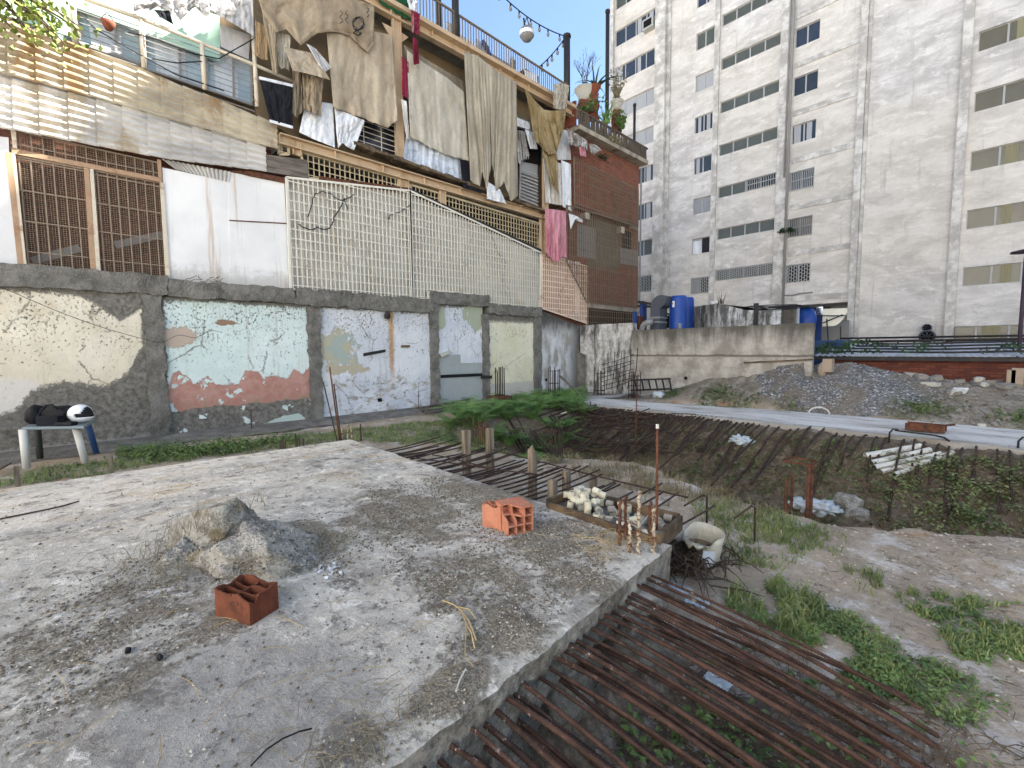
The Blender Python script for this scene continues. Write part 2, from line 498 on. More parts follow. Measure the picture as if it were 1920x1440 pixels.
def mk_sheet():
    g = G('white_sheet_metal')
    n = g.noise(0.8, 5, 0.6)
    c = g.mix(n.ss(0.35, 0.7), '#d9d7d4', '#e6e4e0')
    st = g.noise(3.4, 5, 0.65, g.comb(g.x, g.y, g.z * 0.05))
    c = g.mix(st.ss(0.54, 0.66) * 0.6, c, '#b3906b')
    c = g.mix(g.noise(7, 6, 0.7, g.comb(g.x, g.y, g.z * 0.04)).ss(0.62, 0.7) * 0.5, c, '#a07850')
    lowz = g.ss(4.4 - g.z + (g.noise(4, 6, 0.75) - 0.5) * 1.0, 0.0, 0.45)
    c = g.mix(lowz * 0.5, c, '#8f887b')
    ch = g.noise(5, 7, 0.8).ss(0.69, 0.73)
    c = g.mix(ch, c, '#8b5a34')
    M['white_sheet_metal'] = g.done(c, 0.75, g.noise(1.2, 4), 0.3, 0.05)
    g = G('ribbed_white_sheet')
    st = g.noise(3.0, 6, 0.7, g.comb(g.x, g.y, g.z * 0.07)); n = g.noise(1.1, 5, 0.6)
    c = g.mix(n.ss(0.35, 0.65), '#b5b0a4', '#cbc6ba')
    c = g.mix(st.ss(0.56, 0.72) * 0.7, c, '#b09a78')
    c = g.mix(g.noise(5, 6, 0.8, g.sc(1, 1, 0.3)).ss(0.64, 0.72) * 0.6, c, '#6d675e')
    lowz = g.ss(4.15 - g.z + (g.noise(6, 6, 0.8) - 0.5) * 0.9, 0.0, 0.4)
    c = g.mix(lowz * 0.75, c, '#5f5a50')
    h = g.wave(3.6, g.comb(g.y, g.x, g.z))
    M['ribbed_white_sheet'] = g.done(c, 0.8, h, 0.5, 0.03)
mk_sheet()

def mk_rust():
    for nm, c1, c2, c3 in (('rebar_rust', '#33261f', '#513a2f', '#705546'), ('rebar_rust_dark', '#2c2421', '#483932', '#5f4d42'), ('iron_rust', '#3d2820', '#6a4330', '#855638')):
        g = G(nm)
        n = g.noise(9, 6, 0.75); c = g.mix(n.ss(0.35, 0.6), c1, c2)
        c = g.mix(g.noise(30, 4, 0.7).ss(0.6, 0.72), c, c3)
        if nm == 'rebar_rust':
            sp = g.noise(18, 5, 0.8).ss(0.6, 0.65) * g.ss(g.x, -1.15, -1.6)
            c = g.mix(sp, c, '#cfc8bd')
        M[nm] = g.done(c, 0.85, n, 0.4, 0.005, 0.0, 0.25)
    g = G('rebar_crusted')
    n = g.noise(28, 5, 0.75); c = g.mix(n.ss(0.42, 0.58), '#6a4326', '#c9bda6')
    M['rebar_crusted'] = g.done(c, 0.95, n, 1.0, 0.02)
mk_rust()

def mk_wood():
    g = G('old_wood')
    v = g.comb(g.x * 10, g.y * 10, g.z * 0.8); n = g.noise(2, 5, 0.6, v)
    c = g.mix(n.ss(0.3, 0.7), '#574c40', '#8f8270'); c = g.mix(g.noise(3, 5).ss(0.6, 0.75), c, '#3d3228')
    M['old_wood'] = g.done(c, 0.9, n, 0.5, 0.01)
    g = G('dark_plank')
    n = g.noise(2, 5, 0.6, g.comb(g.x * 8, g.y * 0.8, g.z * 9), 0.4)
    M['dark_plank'] = g.done(g.mix(n.ss(0.3, 0.7), '#4e463f', '#7d746a'), 0.9, n, 0.4, 0.01)
    g = G('tray_wood')
    n = g.noise(3, 6, 0.7); M['tray_wood'] = g.done(g.mix(n.ss(0.35, 0.65), '#3d342b', '#75614a'), 0.9, g.noise(25, 3), 0.5, 0.01)
mk_wood()

def mk_clay(name, c1, c2, dirt):
    g = G(name)
    n = g.noise(6, 5, 0.65); c = g.mix(n.ss(0.3, 0.7), c1, c2)
    c = g.mix(g.noise(4, 6, 0.75).ss(0.57, 0.72) * 0.8, c, dirt)
    st = g.noise(60, 2, 0.5, g.comb(g.x + g.y, 0.0, 0.0))
    M[name] = g.done(g.mul(c, st * 0.35 + 0.83), 0.9, st, 0.3, 0.004)
mk_clay('clay_dark', '#573021', '#76432e', '#33231c')
mk_clay('clay_light', '#a8694f', '#bf8267', '#8a5f4c')
mk_clay('clay_tan', '#b28a70', '#c9a68c', '#8a6a57')

def mk_cloth(name, c1, c2, stain=None, weave=140, amt=0.5):
    g = G(name)
    n = g.noise(1.2, 6, 0.65, g.sc(1, 1, 0.6)); f = g.noise(weave, 2, 0.5)
    c = g.mix(n.ss(0.3, 0.7), c1, c2)
    if stain: c = g.mix(g.noise(1.7, 6, 0.7, g.sc(1, 1.3, 0.5), 0.4).ss(0.66 - 0.2 * amt, 0.74) * 0.85, c, stain)
    dr = g.noise(3.5, 5, 0.65, g.comb(g.x, g.y, g.z * 0.1))
    c = g.mul(c, dr * 0.9 + 0.55)  # streaks put fold shading and drip stains into the cloth colour
    c = g.mul(c, g.noise(11, 5, 0.7) * 0.5 + 0.75)
    M[name] = g.done(c, 0.95, f + g.noise(9, 4) * 2, 0.3, 0.01, 0, 0.15)
mk_cloth('carpet_beige', '#9b8b75', '#b5a791', '#82725c')
mk_cloth('carpet_brown', '#897a66', '#a4957e', '#6a5c4b')
mk_cloth('carpet_pale', '#a9a08f', '#c0b8a8', '#8c8272')
mk_cloth('carpet_dark', '#6d6355', '#8a7d6a', '#4d4438')
mk_cloth('drape_taupe', '#948a79', '#ada391', '#7d7262')
mk_cloth('drape_olive', '#857555', '#a1906c', '#8a6a3a', amt=0.9)
mk_cloth('cloth_white', '#cfd0d2', '#e2e3e5', '#a8a8a8')
mk_cloth('cloth_stained', '#cfcac2', '#dedbd6', '#9a8a72', amt=1.0)
mk_cloth('cloth_black', '#1b1c20', '#26272c')
mk_cloth('cloth_bluewhite', '#a7afba', '#cdd3da', '#7f858c')
mk_cloth('cloth_pink', '#b8767e', '#c9909a', '#8a3a48', amt=0.7)
mk_cloth('cloth_red', '#6d1f33', '#8f3347', '#c9bfb8', amt=0.8)
mk_cloth('cloth_greytarp', '#a5a2a0', '#cbc9c7', '#86827e')
mk_cloth('cloth_green', '#1f4a30', '#2a5c3c')
mk_cloth('cardboard', '#8b7355', '#a38a69', '#6a563f')
mk_cloth('cloth_dirty', '#9b9690', '#c4c0bb', '#57524d', amt=1.0)

plain('cream_metal', '#bca384', 0.2, 2.5, 0.6, '#8c6a45', 0.4, streak=True)
plain('white_frame', '#c9bda9', 0.2, 5, 0.6, '#8a5a38', 0.5)
plain('rusty_frame', '#a5886c', 0.3, 5, 0.7, '#855f48', 0.7)
plain('grille_white', '#d8d2c3', 0.15, 4, 0.6, '#a58a68', 0.35)
plain('grille_cream', '#b8a888', 0.2, 4, 0.6, '#7b5f40', 0.5)
plain('grille_salmon', '#e3c9b4', 0.2, 4, 0.6, '#8a5f40', 0.5)
plain('grille_dull', '#766757', 0.25, 4, 0.7, '#5a4030', 0.5)
plain('mesh_brown', '#8a7a68', 0.2, 4, 0.7)
plain('dark_void', '#141210', 0.3, 2, 0.95)
plain('mint_panel', '#a9c9b8', 0.08, 1, 0.7, '#c9c7b8', 0.4)
plain('blue_panel', '#93a9b8', 0.15, 1.2, 0.5, '#c4cdd3', 0.9)
plain('dark_glass', '#2a3038', 0.2, 1.5, 0.12, spec=0.6)
plain('white_wall', '#cfcdcb', 0.06, 1.5, 0.9, '#a9a49c', 0.5)
plain('cream_wall', '#7d6b52', 0.2, 1.5, 0.9, '#57493a', 0.6)
plain('grey_paint', '#4d5158', 0.12, 3, 0.5)
plain('dark_metal', '#2b2a2a', 0.3, 5, 0.6, '#4a3626', 0.5)
plain('grey_metal', '#8c8a88', 0.15, 4, 0.5)
plain('wire_black', '#17171a', 0.2, 6, 0.6)
plain('white_pvc', '#c9c6bd', 0.1, 4, 0.5, '#8f8a80', 0.6)
plain('bucket_plastic', '#b7b2a2', 0.15, 7, 0.6, '#7d7564', 0.9)
plain('cream_plastic', '#c2baa2', 0.12, 7, 0.5, '#8a826c', 0.5)
plain('core_white', '#cfcbb5', 0.08, 8, 0.6, '#a8a490', 0.3)
plain('core_grey', '#8a857b', 0.2, 9, 0.9, '#5f5a52', 0.5)
plain('blue_plastic', '#1a438f', 0.12, 3, 0.4, '#16336b', 0.5)
plain('blue_paint', '#243f78', 0.15, 3, 0.5)
plain('navy_leg', '#1f3f66', 0.15, 3, 0.5)
plain('black_bag', '#131316', 0.3, 8, 0.7, bs=0.5)
plain('helmet_white', '#d9dadc', 0.03, 3, 0.25, spec=0.5)
plain('table_grey', '#6f7a7d', 0.12, 4, 0.6, '#8d9290', 0.4)
plain('table_dark', '#2f3331', 0.15, 4, 0.7)
plain('pot_white', '#bdb8ab', 0.15, 6, 0.8, '#7a7264', 0.5)
plain('terracotta', '#7d4633', 0.2, 6, 0.85, '#6a3a2a', 0.5)
plain('baluster', '#62574b', 0.35, 6, 0.9, '#38322b', 0.9)
plain('ledge', '#a79d8c', 0.2, 3, 0.9, '#5c554a', 0.8, streak=True)
plain('bottle_green', '#3c4228', 0.1, 5, 0.3)
plain('mirror_sheet', '#c9d3df', 0.04, 2, 0.12, metal=0.9)
plain('cream_sheet', '#ddd8c6', 0.08, 3, 0.5)
plain('grey_cabinet', '#85827d', 0.12, 3, 0.7)
plain('straw', '#b09a70', 0.2, 8, 0.9)
plain('twig', '#463a30', 0.3, 8, 0.95)
plain('plastic_scrap', '#b4bcc0', 0.2, 9, 0.4, '#7f8a90', 0.5)
plain('rubble', '#8c867d', 0.25, 5, 0.95, '#6a6055', 0.5)
plain('block_tan', '#a08f7c', 0.12, 4, 0.95, '#8a7660', 0.5)
plain('roof_sheet', '#b9bcc0', 0.15, 3, 0.6, '#6d6a66', 0.6)
plain('bark', '#54463a', 0.3, 8, 0.95)
plain('louver_grey', '#6a6f6b', 0.15, 2, 0.35)
plain('pane_dark', '#30353a', 0.5, 1.2, 0.1, spec=0.6)
plain('pane_blue', '#363d49', 0.25, 1.2, 0.1, spec=0.6)
plain('pane_olive', '#67614f', 0.35, 1.2, 0.2, spec=0.5)
plain('curtain', '#a5a6a8', 0.12, 6, 0.9)
plain('tower_frame', '#a9a9a6', 0.08, 3, 0.6)
plain('purple_pipe', '#3c2f3a', 0.1, 3, 0.6)

def leaf_mat(name, a, b, c3=None):
    g = G(name)
    n = g.noise(3, 3, 0.6); f = g.noise(23, 2)
    c = g.mix(n.ss(0.35, 0.65), a, b)
    if c3: c = g.mix(f.ss(0.6, 0.7), c, c3)
    g.b.inputs["Subsurface Weight"].default_value = 0.0
    M[name] = g.done(c, 0.6, None, spec=0.3)
leaf_mat('grass_green', '#5c6a3f', '#838c58', '#a39b70')
leaf_mat('weed_green', '#4a6238', '#6c8246', '#8c9a60')
leaf_mat('fern_green', '#4e6d3b', '#70924f', '#8fa966')
leaf_mat('dry_weed', '#6d6549', '#938870', '#666b45')
leaf_mat('vine_dark', '#243522', '#3a4f2c')
leaf_mat('sun_leaf', '#5a6a2a', '#7d8a3a', '#8f9a50')
leaf_mat('litter', '#4a3c2c', '#7b6850', '#a08c68')
# ------------------------------------------------------------------ peeling paint of the boundary wall
def ell(g, cy, cz, ry, rz):
    a = (g.y - cy) / ry; b = (g.z - cz) / rz
    return 1.0 - g.m('POWER', a, 2.0) - g.m('POWER', b, 2.0)
def zpts(pts): return [(P(*p).y, P(*p).z) for p in pts]
def paint_common(g, c, y0, y1, cap=3.45, chip=0.5, left=0.12, right=0.12, cem='#6a665e'):
    cement = g.mix(g.noise(9, 8, 0.8).ss(0.35, 0.65), '#57534c', '#89847b')
    cement = g.mul(cement, g.noise(1.3, 4, 0.6) * 0.5 + 0.75)
    n = g.noise(9, 9, 0.88); b = g.noise(1.6, 4, 0.6)
    edge = g.mn(g.mn((g.y - y0) / left, (y1 - g.y) / right), (cap - g.z) / 0.22)
    m = (0.75 - edge + (n - 0.5) * 3.0 + (b - 0.5) * 1.0).ss(0.35, 0.5)
    top = g.ss(g.z, 1.6, cap)
    sp = (g.noise(16, 4, 0.75, g.comb(g.x, g.y * 1.2, g.z)) + top * 0.13 * chip + (b - 0.5) * 0.25).ss(0.635, 0.655)
    c = g.mix(sp, c, '#77705f')
    # hairline cracks and run-down dirt
    cr = g.vor(0.9, g.comb(g.x, g.y + (n - 0.5) * 0.3, g.z + (b - 0.5) * 0.5), 'DISTANCE_TO_EDGE').ss(0.012, 0.004) * b.ss(0.5, 0.55)
    c = g.mix(cr * 0.6, c, '#6b6459')
    st = g.noise(4, 5, 0.65, g.comb(g.x, g.y, g.z * 0.08))
    c = g.mix(st.ss(0.55, 0.75) * 0.35, c, '#9a8f79')
    c = g.mul(c, g.noise(2.3, 6, 0.7) * 0.3 + 0.85)
    return g.mix(m, c, cement), cement, n, b
def finish_paint(g, c, n):
    bw_ = g.node('ShaderNodeRGBToBW'); g.put(bw_.inputs[0], c)
    g.done(c, 0.92, n * 0.6 + g.noise(2, 4) * 1.5 + S(g, bw_.outputs[0]) * 2.2, 0.7, 0.025)
    M[g.mat.name] = g.mat

def mk_panels():
    # cream
    g = G('paint_cream'); c = g.mix(g.noise(0.9, 5).ss(0.35, 0.65), '#d2c7b0', '#ddd4c0')
    c = g.mix((g.noise(1.3, 5, 0.6, g.sc(1, 1, 0.6)).ss(0.55, 0.7)) * 0.5, c, '#b79f7a')
    c, cem, n, b = paint_common(g, c, -30, 1.0)
    c = g.mix((ell(g, -1.35, 1.15, 0.75, 0.5) + (n - 0.5) * 3).ss(0.0, 0.25) * 0.7, c, '#cfc9c4')
    lo = g.pw(g.y, zpts([(-40, 790), (30, 770), (60, 733), (120, 715), (200, 724), (240, 700), (255, 668), (275, 640)]), 0, 3)
    m = (lo - g.z + (n - 0.5) * 0.75).ss(-0.02, 0.03)
    c = g.mix(m, c, cem)
    up = g.pw(g.y, zpts([(60, 535), (140, 552), (180, 570), (225, 602), (250, 590), (275, 570)]), 2.5, 4)
    c = g.mix((g.z - up + (n - 0.5) * 0.5).ss(-0.02, 0.03), c, cem)
    c = g.mix(g.ss(0.16 - g.z + (n - 0.5) * 0.5, 0, 0.04) * 0.5, c, '#a5a098')
    finish_paint(g, c, n)
    # mint over red over cement
    g = G('paint_mint'); c = g.mix(g.noise(0.9, 5).ss(0.35, 0.65), '#cad8d1', '#d8e2dc')
    c, cem, n, b = paint_common(g, c, 1.36, 4.76, left=0.1, right=0.08)
    n2 = g.noise(3.0, 6, 0.7)
    red = g.mix(n2.ss(0.35, 0.65), '#a97a6c', '#bb9184'); red = g.mix(g.ss(0.85 - g.z + (n2 - 0.5) * 1.6, 0, 0.3), red, '#97826a')
    up = g.pw(g.y, zpts([(312, 745), (324, 702), (335, 695), (350, 708), (365, 716), (391, 708), (414, 719), (432, 719), (449, 719), (460, 696), (484, 694), (493, 709), (510, 704), (540, 710), (551, 691), (566, 700), (574, 690)]), 0, 3)
    rm = (up - g.z + (n2 - 0.5) * 0.5 + (n - 0.5) * 0.25).ss(0.0, 0.02)
    hole = (g.noise(2.6, 5, 0.6, g.comb(g.x, g.y + 7.3, g.z)) + g.noise(11, 4, 0.7) * 0.12).ss(0.66, 0.68)
    c = g.mix(rm * hole.inv(), c, red)
    lo = g.pw(g.y, zpts([(300, 772), (340, 768), (420, 758), (500, 754), (540, 748), (580, 748)]), 0, 3)
    lm = (lo - g.z + (n2 - 0.5) * 0.25).ss(0.0, 0.03)
    c = g.mix(lm * hole.inv(), c, cem)
    bl = g.pw(g.y, zpts([(300, 830), (390, 812), (470, 804), (530, 778), (560, 774), (580, 790)]), -0.2, 2)
    c = g.mix((bl - g.z + (n2 - 0.5) * 0.3).ss(0.0, 0.02) * 0.9, c, '#bccabf')
    a, q = P(330, 632), P(412, 605)
    c = g.mix((ell(g, a.y, a.z, 0.42, 0.26) + (n2 - 0.5) * 4 + (n - 0.5) * 3).ss(0.1, 0.2), c, '#b8a696')
    c = g.mix((ell(g, q.y + 0.1, q.z, 0.26, 0.07) + (n2 - 0.5) * 5 + (n - 0.5) * 3).ss(0.1, 0.2), c, '#917560')
    finish_paint(g, c, n)
    # white with sage patches and a rust run
    g = G('paint_white'); c = g.mix(g.noise(0.9, 5).ss(0.35, 0.65), '#c6c9ce', '#d9dadb')
    c, cem, n, b = paint_common(g, c, 5.04, 8.96, left=0.1, right=0.08)
    n2 = g.noise(3.2, 6, 0.7)
    a = P(632, 655)
    sg = (ell(g, a.y, a.z, 0.66, 0.62) + (n2 - 0.5) * 5 + (n - 0.5) * 2)
    c = g.mix(sg.ss(0.1, 0.15), c, g.mix(g.noise(1.3, 3).ss(0.5, 0.55), '#a2aca4', '#b3ad95'))
    a = P(650, 693)
    c = g.mix((ell(g, a.y, a.z, 0.75, 0.16) + (n2 - 0.5) * 6 + (n - 0.5) * 2).ss(0.1, 0.18), c, '#b5aa92')
    band = g.ss(1.25 - g.z + (n2 - 0.5) * 1.4, 0.0, 0.15)
    grime = (g.noise(3.4, 7, 0.8, g.comb(g.x, g.y * 0.7, g.z * 1.4))).ss(0.53, 0.58)
    c = g.mix(band * grime * 0.85, c, g.mix(n2.ss(0.4, 0.6), '#8d857a', '#b3a78f'))
    yr = P(734, 640).y
    w = g.m('ABSOLUTE', g.y - yr + (g.noise(2.2, 4, 0.6, g.comb(0.0, 0.0, g.z)) - 0.5) * 0.2) / 0.17
    rr = (1.0 - w + (n - 0.5) * 1.6).ss(0.1, 0.8) * g.ss(g.z, 0.7, 1.9)
    c = g.mix(rr * 0.85, c, g.mix(n.ss(0.4, 0.6), '#a8713f', '#c9a274'))
    finish_paint(g, c, n)
    # white above grey-green tile bed
    g = G('paint_white_grey'); c = g.mix(g.noise(0.9, 5).ss(0.35, 0.65), '#c9cdd4', '#dadcde')
    c, cem, n, b = paint_common(g, c, 9.25, 11.38, cap=3.75, left=0.07, right=0.06)
    n2 = g.noise(3.2, 6, 0.7)
    a = P(890, 600)
    c = g.mix((ell(g, a.y, a.z + 0.2, 0.55, 0.7) + (g.noise(3, 5, 0.7, g.sc(1, 1, 0.3)) - 0.5) * 3).ss(0.2, 0.28), c, '#a3a892')
    a = P(826, 598)
    c = g.mix((ell(g, a.y, a.z, 0.25, 0.5) + (n2 - 0.5) * 2).ss(0.2, 0.28), c, '#a3a892')
    st = g.ss(g.y, P(864, 680).y - 0.01, P(864, 680).y + 0.01)
    lvl = P(840, 665).z - st * 0.33
    c = g.mix((lvl - g.z + (n2 - 0.5) * 0.08).ss(0.0, 0.015), c, g.mix(n2, '#959b98', '#a9aeac'))
    finish_paint(g, c, n)
    # pale yellow
    g = G('paint_yellow'); c = g.mix(g.noise(0.9, 5).ss(0.35, 0.65), '#d6d0b2', '#dfdac3')
    c, cem, n, b = paint_common(g, c, 11.65, 14.3, left=0.08, right=0.08, chip=0.3)
    c = g.mix(g.ss(g.z + (n - 0.5) * 0.7, 3.15, 3.3), c, cem)
    c = g.mix(g.ss(0.75 - g.z + (n - 0.5) * 0.6, 0, 0.1) * 0.8, c, '#b6b2aa')
    finish_paint(g, c, n)
    # grey and white stained end
    g = G('paint_stained'); st = g.noise(2.4, 7, 0.72, g.comb(g.x, g.y, g.z * 0.3)); n = g.noise(8, 7, 0.8)
    c = g.mix(st.ss(0.4, 0.6), '#9a958b', '#d4d3d3')
    c = g.mix(g.ss(g.z + (st - 0.5) * 2.4, 2.7, 3.4) * 0.9, c, '#3b3834')
    c = g.mix(g.ss(g.y + (st - 0.5) * 2.0, 16.6, 17.3) * 0.7, c, '#4a4740')
    c = g.mix(g.noise(4, 6, 0.8).ss(0.58, 0.68) * 0.7, c, '#7c756a')
    finish_paint(g, c, n)
mk_panels()

# ------------------------------------------------------------------ ground sheet with trench, berm and mounds
BERM = sorted((lambda q: (q.x, q.y))(at_z(a, b, 0.1)) for a, b in ((1000, 856), (1080, 856), (1180, 864), (1300, 905), (1400, 942), (1450, 954), (1500, 966), (1560, 978), (1700, 990), (1920, 1006), (2100, 1018)))
def gh(x, y):
    # trench between the berm (Y 7) and the path (Y 13)
    n = fbm(x * 0.9, y * 0.9); n2 = fbm(x * 3.1 + 5, y * 3.1, 2.0)
    z = 0.05 * n + 0.025 * n2
    edge = interp(x, BERM) + 0.1 * fbm(x * 1.5, 3.3)
    inx = sst(x, -10.2, -8.6)
    lip = 0.1 * sst(y, edge - 2.2, edge - 0.4) * sst(x, -7.5, -4.5) * (1 - sst(y, edge - 0.1, edge + 0.5))
    z += lip
    if y > edge - 0.2 and y < 13.2:
        deep = -1.45
        d1 = sst(y, edge - 0.1, edge + 0.9)
        d2 = 1 - sst(y, 9.3 if x < -3 else 9.0, 13.2)
        dep = deep * min(d1, max(d2, 0)) * inx
        hole = -1.3 * math.exp(-((x + 1.75) / 0.9) ** 2 - ((y - 8.6) / 0.95) ** 2)
        z += dep * (1 + 0.35 * n) + hole + 0.08 * n2 * inx
    # shallow excavation beside the slab's front bars and under the side bars
    z -= 0.24 * sst(x, -1.9, -1.4) * (1 - sst(x, -0.9, 0.1)) * (1 - sst(y, 3.0, 3.8)) * sst(y, -1, 0)
    # dirt and rubble mound
    if y > 15.4:
        H = interp(x, [(-10.2, 0), (-9.0, 0.35), (-7.4, 0.9), (-6.2, 1.05), (-5.2, 1.2), (-4.2, 1.3), (-3.2, 1.3), (-2.0, 1.1), (-1.0, 0.98), (1, 0.9), (4, 0.8)])
        t = max(0, min(1, (y - 15.85 - 0.25 * n) / (1.45 if x < -4.2 else 2.4)))
        z += H * (t ** 0.85) * (1 + 0.12 * n2 + 0.15 * n)
    return z
def axis(segs):
    o = []
    for a, b, st in segs:
        k = max(1, int(round((b - a) / st)))
        o += [a + (b - a) * i / k for i in range(k)]
    o.append(segs[-1][1]); return o
gx = axis([(-1500, -60, 360), (-60, -16, 4), (-16, -9, 0.2), (-9, 2.4, 0.075), (2.4, 8, 0.3), (8, 60, 5), (60, 1500, 360)])
gy = axis([(-1500, -40, 360), (-40, -6, 4), (-6, -1, 0.3), (-1, 9.5, 0.075), (9.5, 20.5, 0.12), (20.5, 60, 4), (60, 1500, 360)])
mb = MB(); nx = len(gx)
for y in gy:
    for x in gx:
        mb.v.append(Vector((x, y, gh(x, y) if (-16 < x < 12 and -8 < y < 22) else 0.0)))
for j in range(len(gy) - 1):
    for i in range(nx - 1):
        a = j * nx + i; mb.f.append((a, a + 1, a + nx + 1, a + nx))
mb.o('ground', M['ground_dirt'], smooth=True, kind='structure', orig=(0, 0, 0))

# pale ground plane added behind the camera as a bounce surface
plain('bounce_paving', '#b3b3b2', 0.2, 3, 0.9)
mb = MB(); mb.grid(4, 4, lambda u, v: Vector((-80 + 160 * u, -60 + 54.6 * v, 0.12))); mb.o('bounce_plane', M['bounce_paving'], kind='structure')
# concrete path beyond the trench
mb = MB()
def pth(u, v):
    x = -11.6 + u * 20.0
    ya = 13.02 + 0.22 * fbm(x * 1.3, 9.0) * 2; yb = 15.0 + 0.95 * sst(x, -9.5, -3.0) + 0.12 * fbm(x, 4)
    if x < -10.0: ya += (-10.0 - x) * 0.35
    return Vector((x, ya + (yb - ya) * v, 0.085 + 0.02 * fbm(x, v * 3, 7)))
mb.grid(160, 10, pth)
n0 = len(mb.v)
mb.grid(160, 2, lambda u, v: pth(u, 0) + Vector((0, 0.03 * v * fbm(u * 90, v), -0.2 * v)))
mb.o('path', M['path_concrete'], smooth=True, kind='structure')
# narrow worn pavement along the foot of the boundary wall
mb = MB()
mb.grid(120, 6, lambda u, v: Vector((WX - 0.02 + v * (1.25 + 0.35 * fbm(u * 14, 1.0)) * (1.0 if u < 0.72 else max(0.15, 1 - (u - 0.72) * 4)), -7 + u * 22, 0.07 * (1 - v ** 3) + 0.02)))
mb.o('pavement', M['cement'], smooth=True, kind='structure')

# ------------------------------------------------------------------ foundation slab with its projecting bars
slab = thing('foundation_slab', 'rough grey concrete foundation slab in the foreground with rusty bars projecting from its edges', 'concrete slab', (-4.6, 0, 0.3))
SX0, SX1, SY0, SY1, SZ = -7.62, -1.5, -5.3, 3.28, 0.55
mb = MB()
def slab_outline():
    pts = []
    def seg(a, b, n, ax):
        for i in range(n):
            t = i / n; x = a[0] + (b[0] - a[0]) * t; y = a[1] + (b[1] - a[1]) * t
            w = 0.05 * fbm(x * 2.2, y * 2.2, 1) * 2 + 0.022 * fbm(x * 11, y * 11, 5) * 2
            pts.append((x + (w if ax == 0 else 0), y + (w if ax == 1 else 0)))
    seg((SX1, SY0), (SX1, SY1), 260, 0); seg((SX1, SY1), (SX0, SY1 - 0.1), 160, 1)
    seg((SX0, SY1 - 0.1), (SX0 - 0.15, SY0), 200, 0); seg((SX0 - 0.15, SY0), (SX1, SY0), 20, 1)
    return pts
ol = slab_outline()
cxs = -4.55; cys = -1.8
ringspec = [(0.0, 0.005), (0.02, 0.0), (0.25, 0), (0.55, 0), (1.0, 0), (1.8, 0), (2.6, 0)]
def slz(x, y): return SZ + 0.012 * fbm(x * 1.5, y * 1.5) + 0.006 * fbm(x * 9, y * 9, 3)
# top sheet as a dense grid trimmed to the outline
NXs, NYs = 200, 240
def EX(y): return -1.385 - 0.084 * y
def topf(u, v):
    y = SY0 + (SY1 - SY0) * v; x = SX0 + (EX(y) - SX0) * u
    if u == 0: x -= 0.15 * (1 - v)
    w = 0.022 * fbm(x * 2.2, y * 2.2, 1) * 2 + 0.012 * fbm(x * 13, y * 13, 5) * 2
    if u == 1: x += w
    if v == 1: y += w
    z = slz(x, y)
    if u == 1 or v == 1: z -= 0.012 + 0.02 * abs(fbm(x * 6, y * 6, 8))
    return Vector((x, y, z))
mb.grid(NXs, NYs, topf)
for kind_ in (0, 1, 2):
    def sidef(u, v, k=kind_):
        p = topf(1, u) if k == 0 else (topf(1 - u, 1) if k == 1 else topf(0, 1 - u))
        d = 0.02 * fbm(p.x * 4, p.y * 4, v * 2.0 + 3) * 2 + 0.022 * fbm(p.x * 17, p.y * 17, v * 7)
        k1 = -0.03 * v + d * (1 if 0 < v else 0)
        q = p.copy()
        if k == 0: q.x += k1
        elif k == 1: q.y += k1
        else: q.x -= k1
        q.z -= 0.3 * v
        return q
    mb.grid(int(NYs * 1.8) if kind_ != 1 else NXs, 10, sidef)
mb.o('slab', M['slab_concrete'], slab, smooth=True)
# stub foundation blocks under the front edge
mb = MB()
for y, l, dx in ((2.75, 0.36, 0.0), (2.05, 0.3, -0.1), (1.2, 0.55, -0.12), (0.3, 0.5, -0.14), (-0.6, 0.5, -0.1)):
    mb.blob((EX(y) - 0.12 + dx, y, 0.08), 0.26, l, 0.32, 4, 0.3, 1.6, int(y * 10), flat=0.85)
mb.o('footing', M['slab_concrete'], slab, smooth=True)
rng = random.Random(4)
# bars of the near edge, two layers sagging to the ground
def front_bar(y, x1, dy, z0, z1, r):
    pts = []; n = 190
    xs_ = EX(y) - 0.12; L = x1 - xs_
    k = rng.uniform(1.5, 2.2); wob = rng.uniform(-0.03, 0.03)
    for i in range(n + 1):
        t = i / n
        pts.append((xs_ + L * t, y + dy * t + wob * math.sin(t * 3.1), z0 + (z1 - z0) * t ** k + 0.01 * math.sin(t * 5 + y)))
    b = MB(); b.tube(pts, r, 8, True, r * 0.14)
    return b
ys = [3.02, 2.93, 2.74, 2.6, 2.5, 2.4, 2.28, 2.15, 2.03, 1.92, 1.8, 1.7, 1.58, 1.45, 1.35, 1.22, 1.1, 0.98, 0.86, 0.74, 0.62, 0.5, 0.36, 0.24]
lowb = MB()
ys = [2.97 - 0.078 * i + rng.uniform(-.03, .03) for i in range(37)]
for i, y in enumerate(ys):
    for layer in (0, 1):
        if layer == 1 and i % 4 == 1: continue
        yy = y + (0.05 * rng.uniform(-1, 1) if layer else 0)
        z0 = 0.41 if layer == 0 else 0.26
        x1 = rng.choice((-0.08, -0.12, -0.2, -0.14)) + rng.uniform(-0.05, 0.05) - (0.25 * rng.random() if layer else 0)
        fb_ = front_bar(yy, x1, (rng.uniform(-0.02, 0.16) if layer == 0 else rng.uniform(-.16, .28)) + 0.16, z0 + rng.uniform(-0.02, 0.02), (0.1 if layer == 0 else 0.02) + rng.uniform(-0.02, 0.04), rng.choice((0.0135, 0.012, 0.0115, 0.010)))
        if layer == 0: fb_.o('rebar', M['rebar_rust'], slab, smooth=True)
        else:
            n0 = len(lowb.v); lowb.v += fb_.v; lowb.f += [tuple(n0 + q for q in f) for f in fb_.f]
lowb.o('lower_rebar', M['rebar_rust'], slab, smooth=True, kind='stuff')
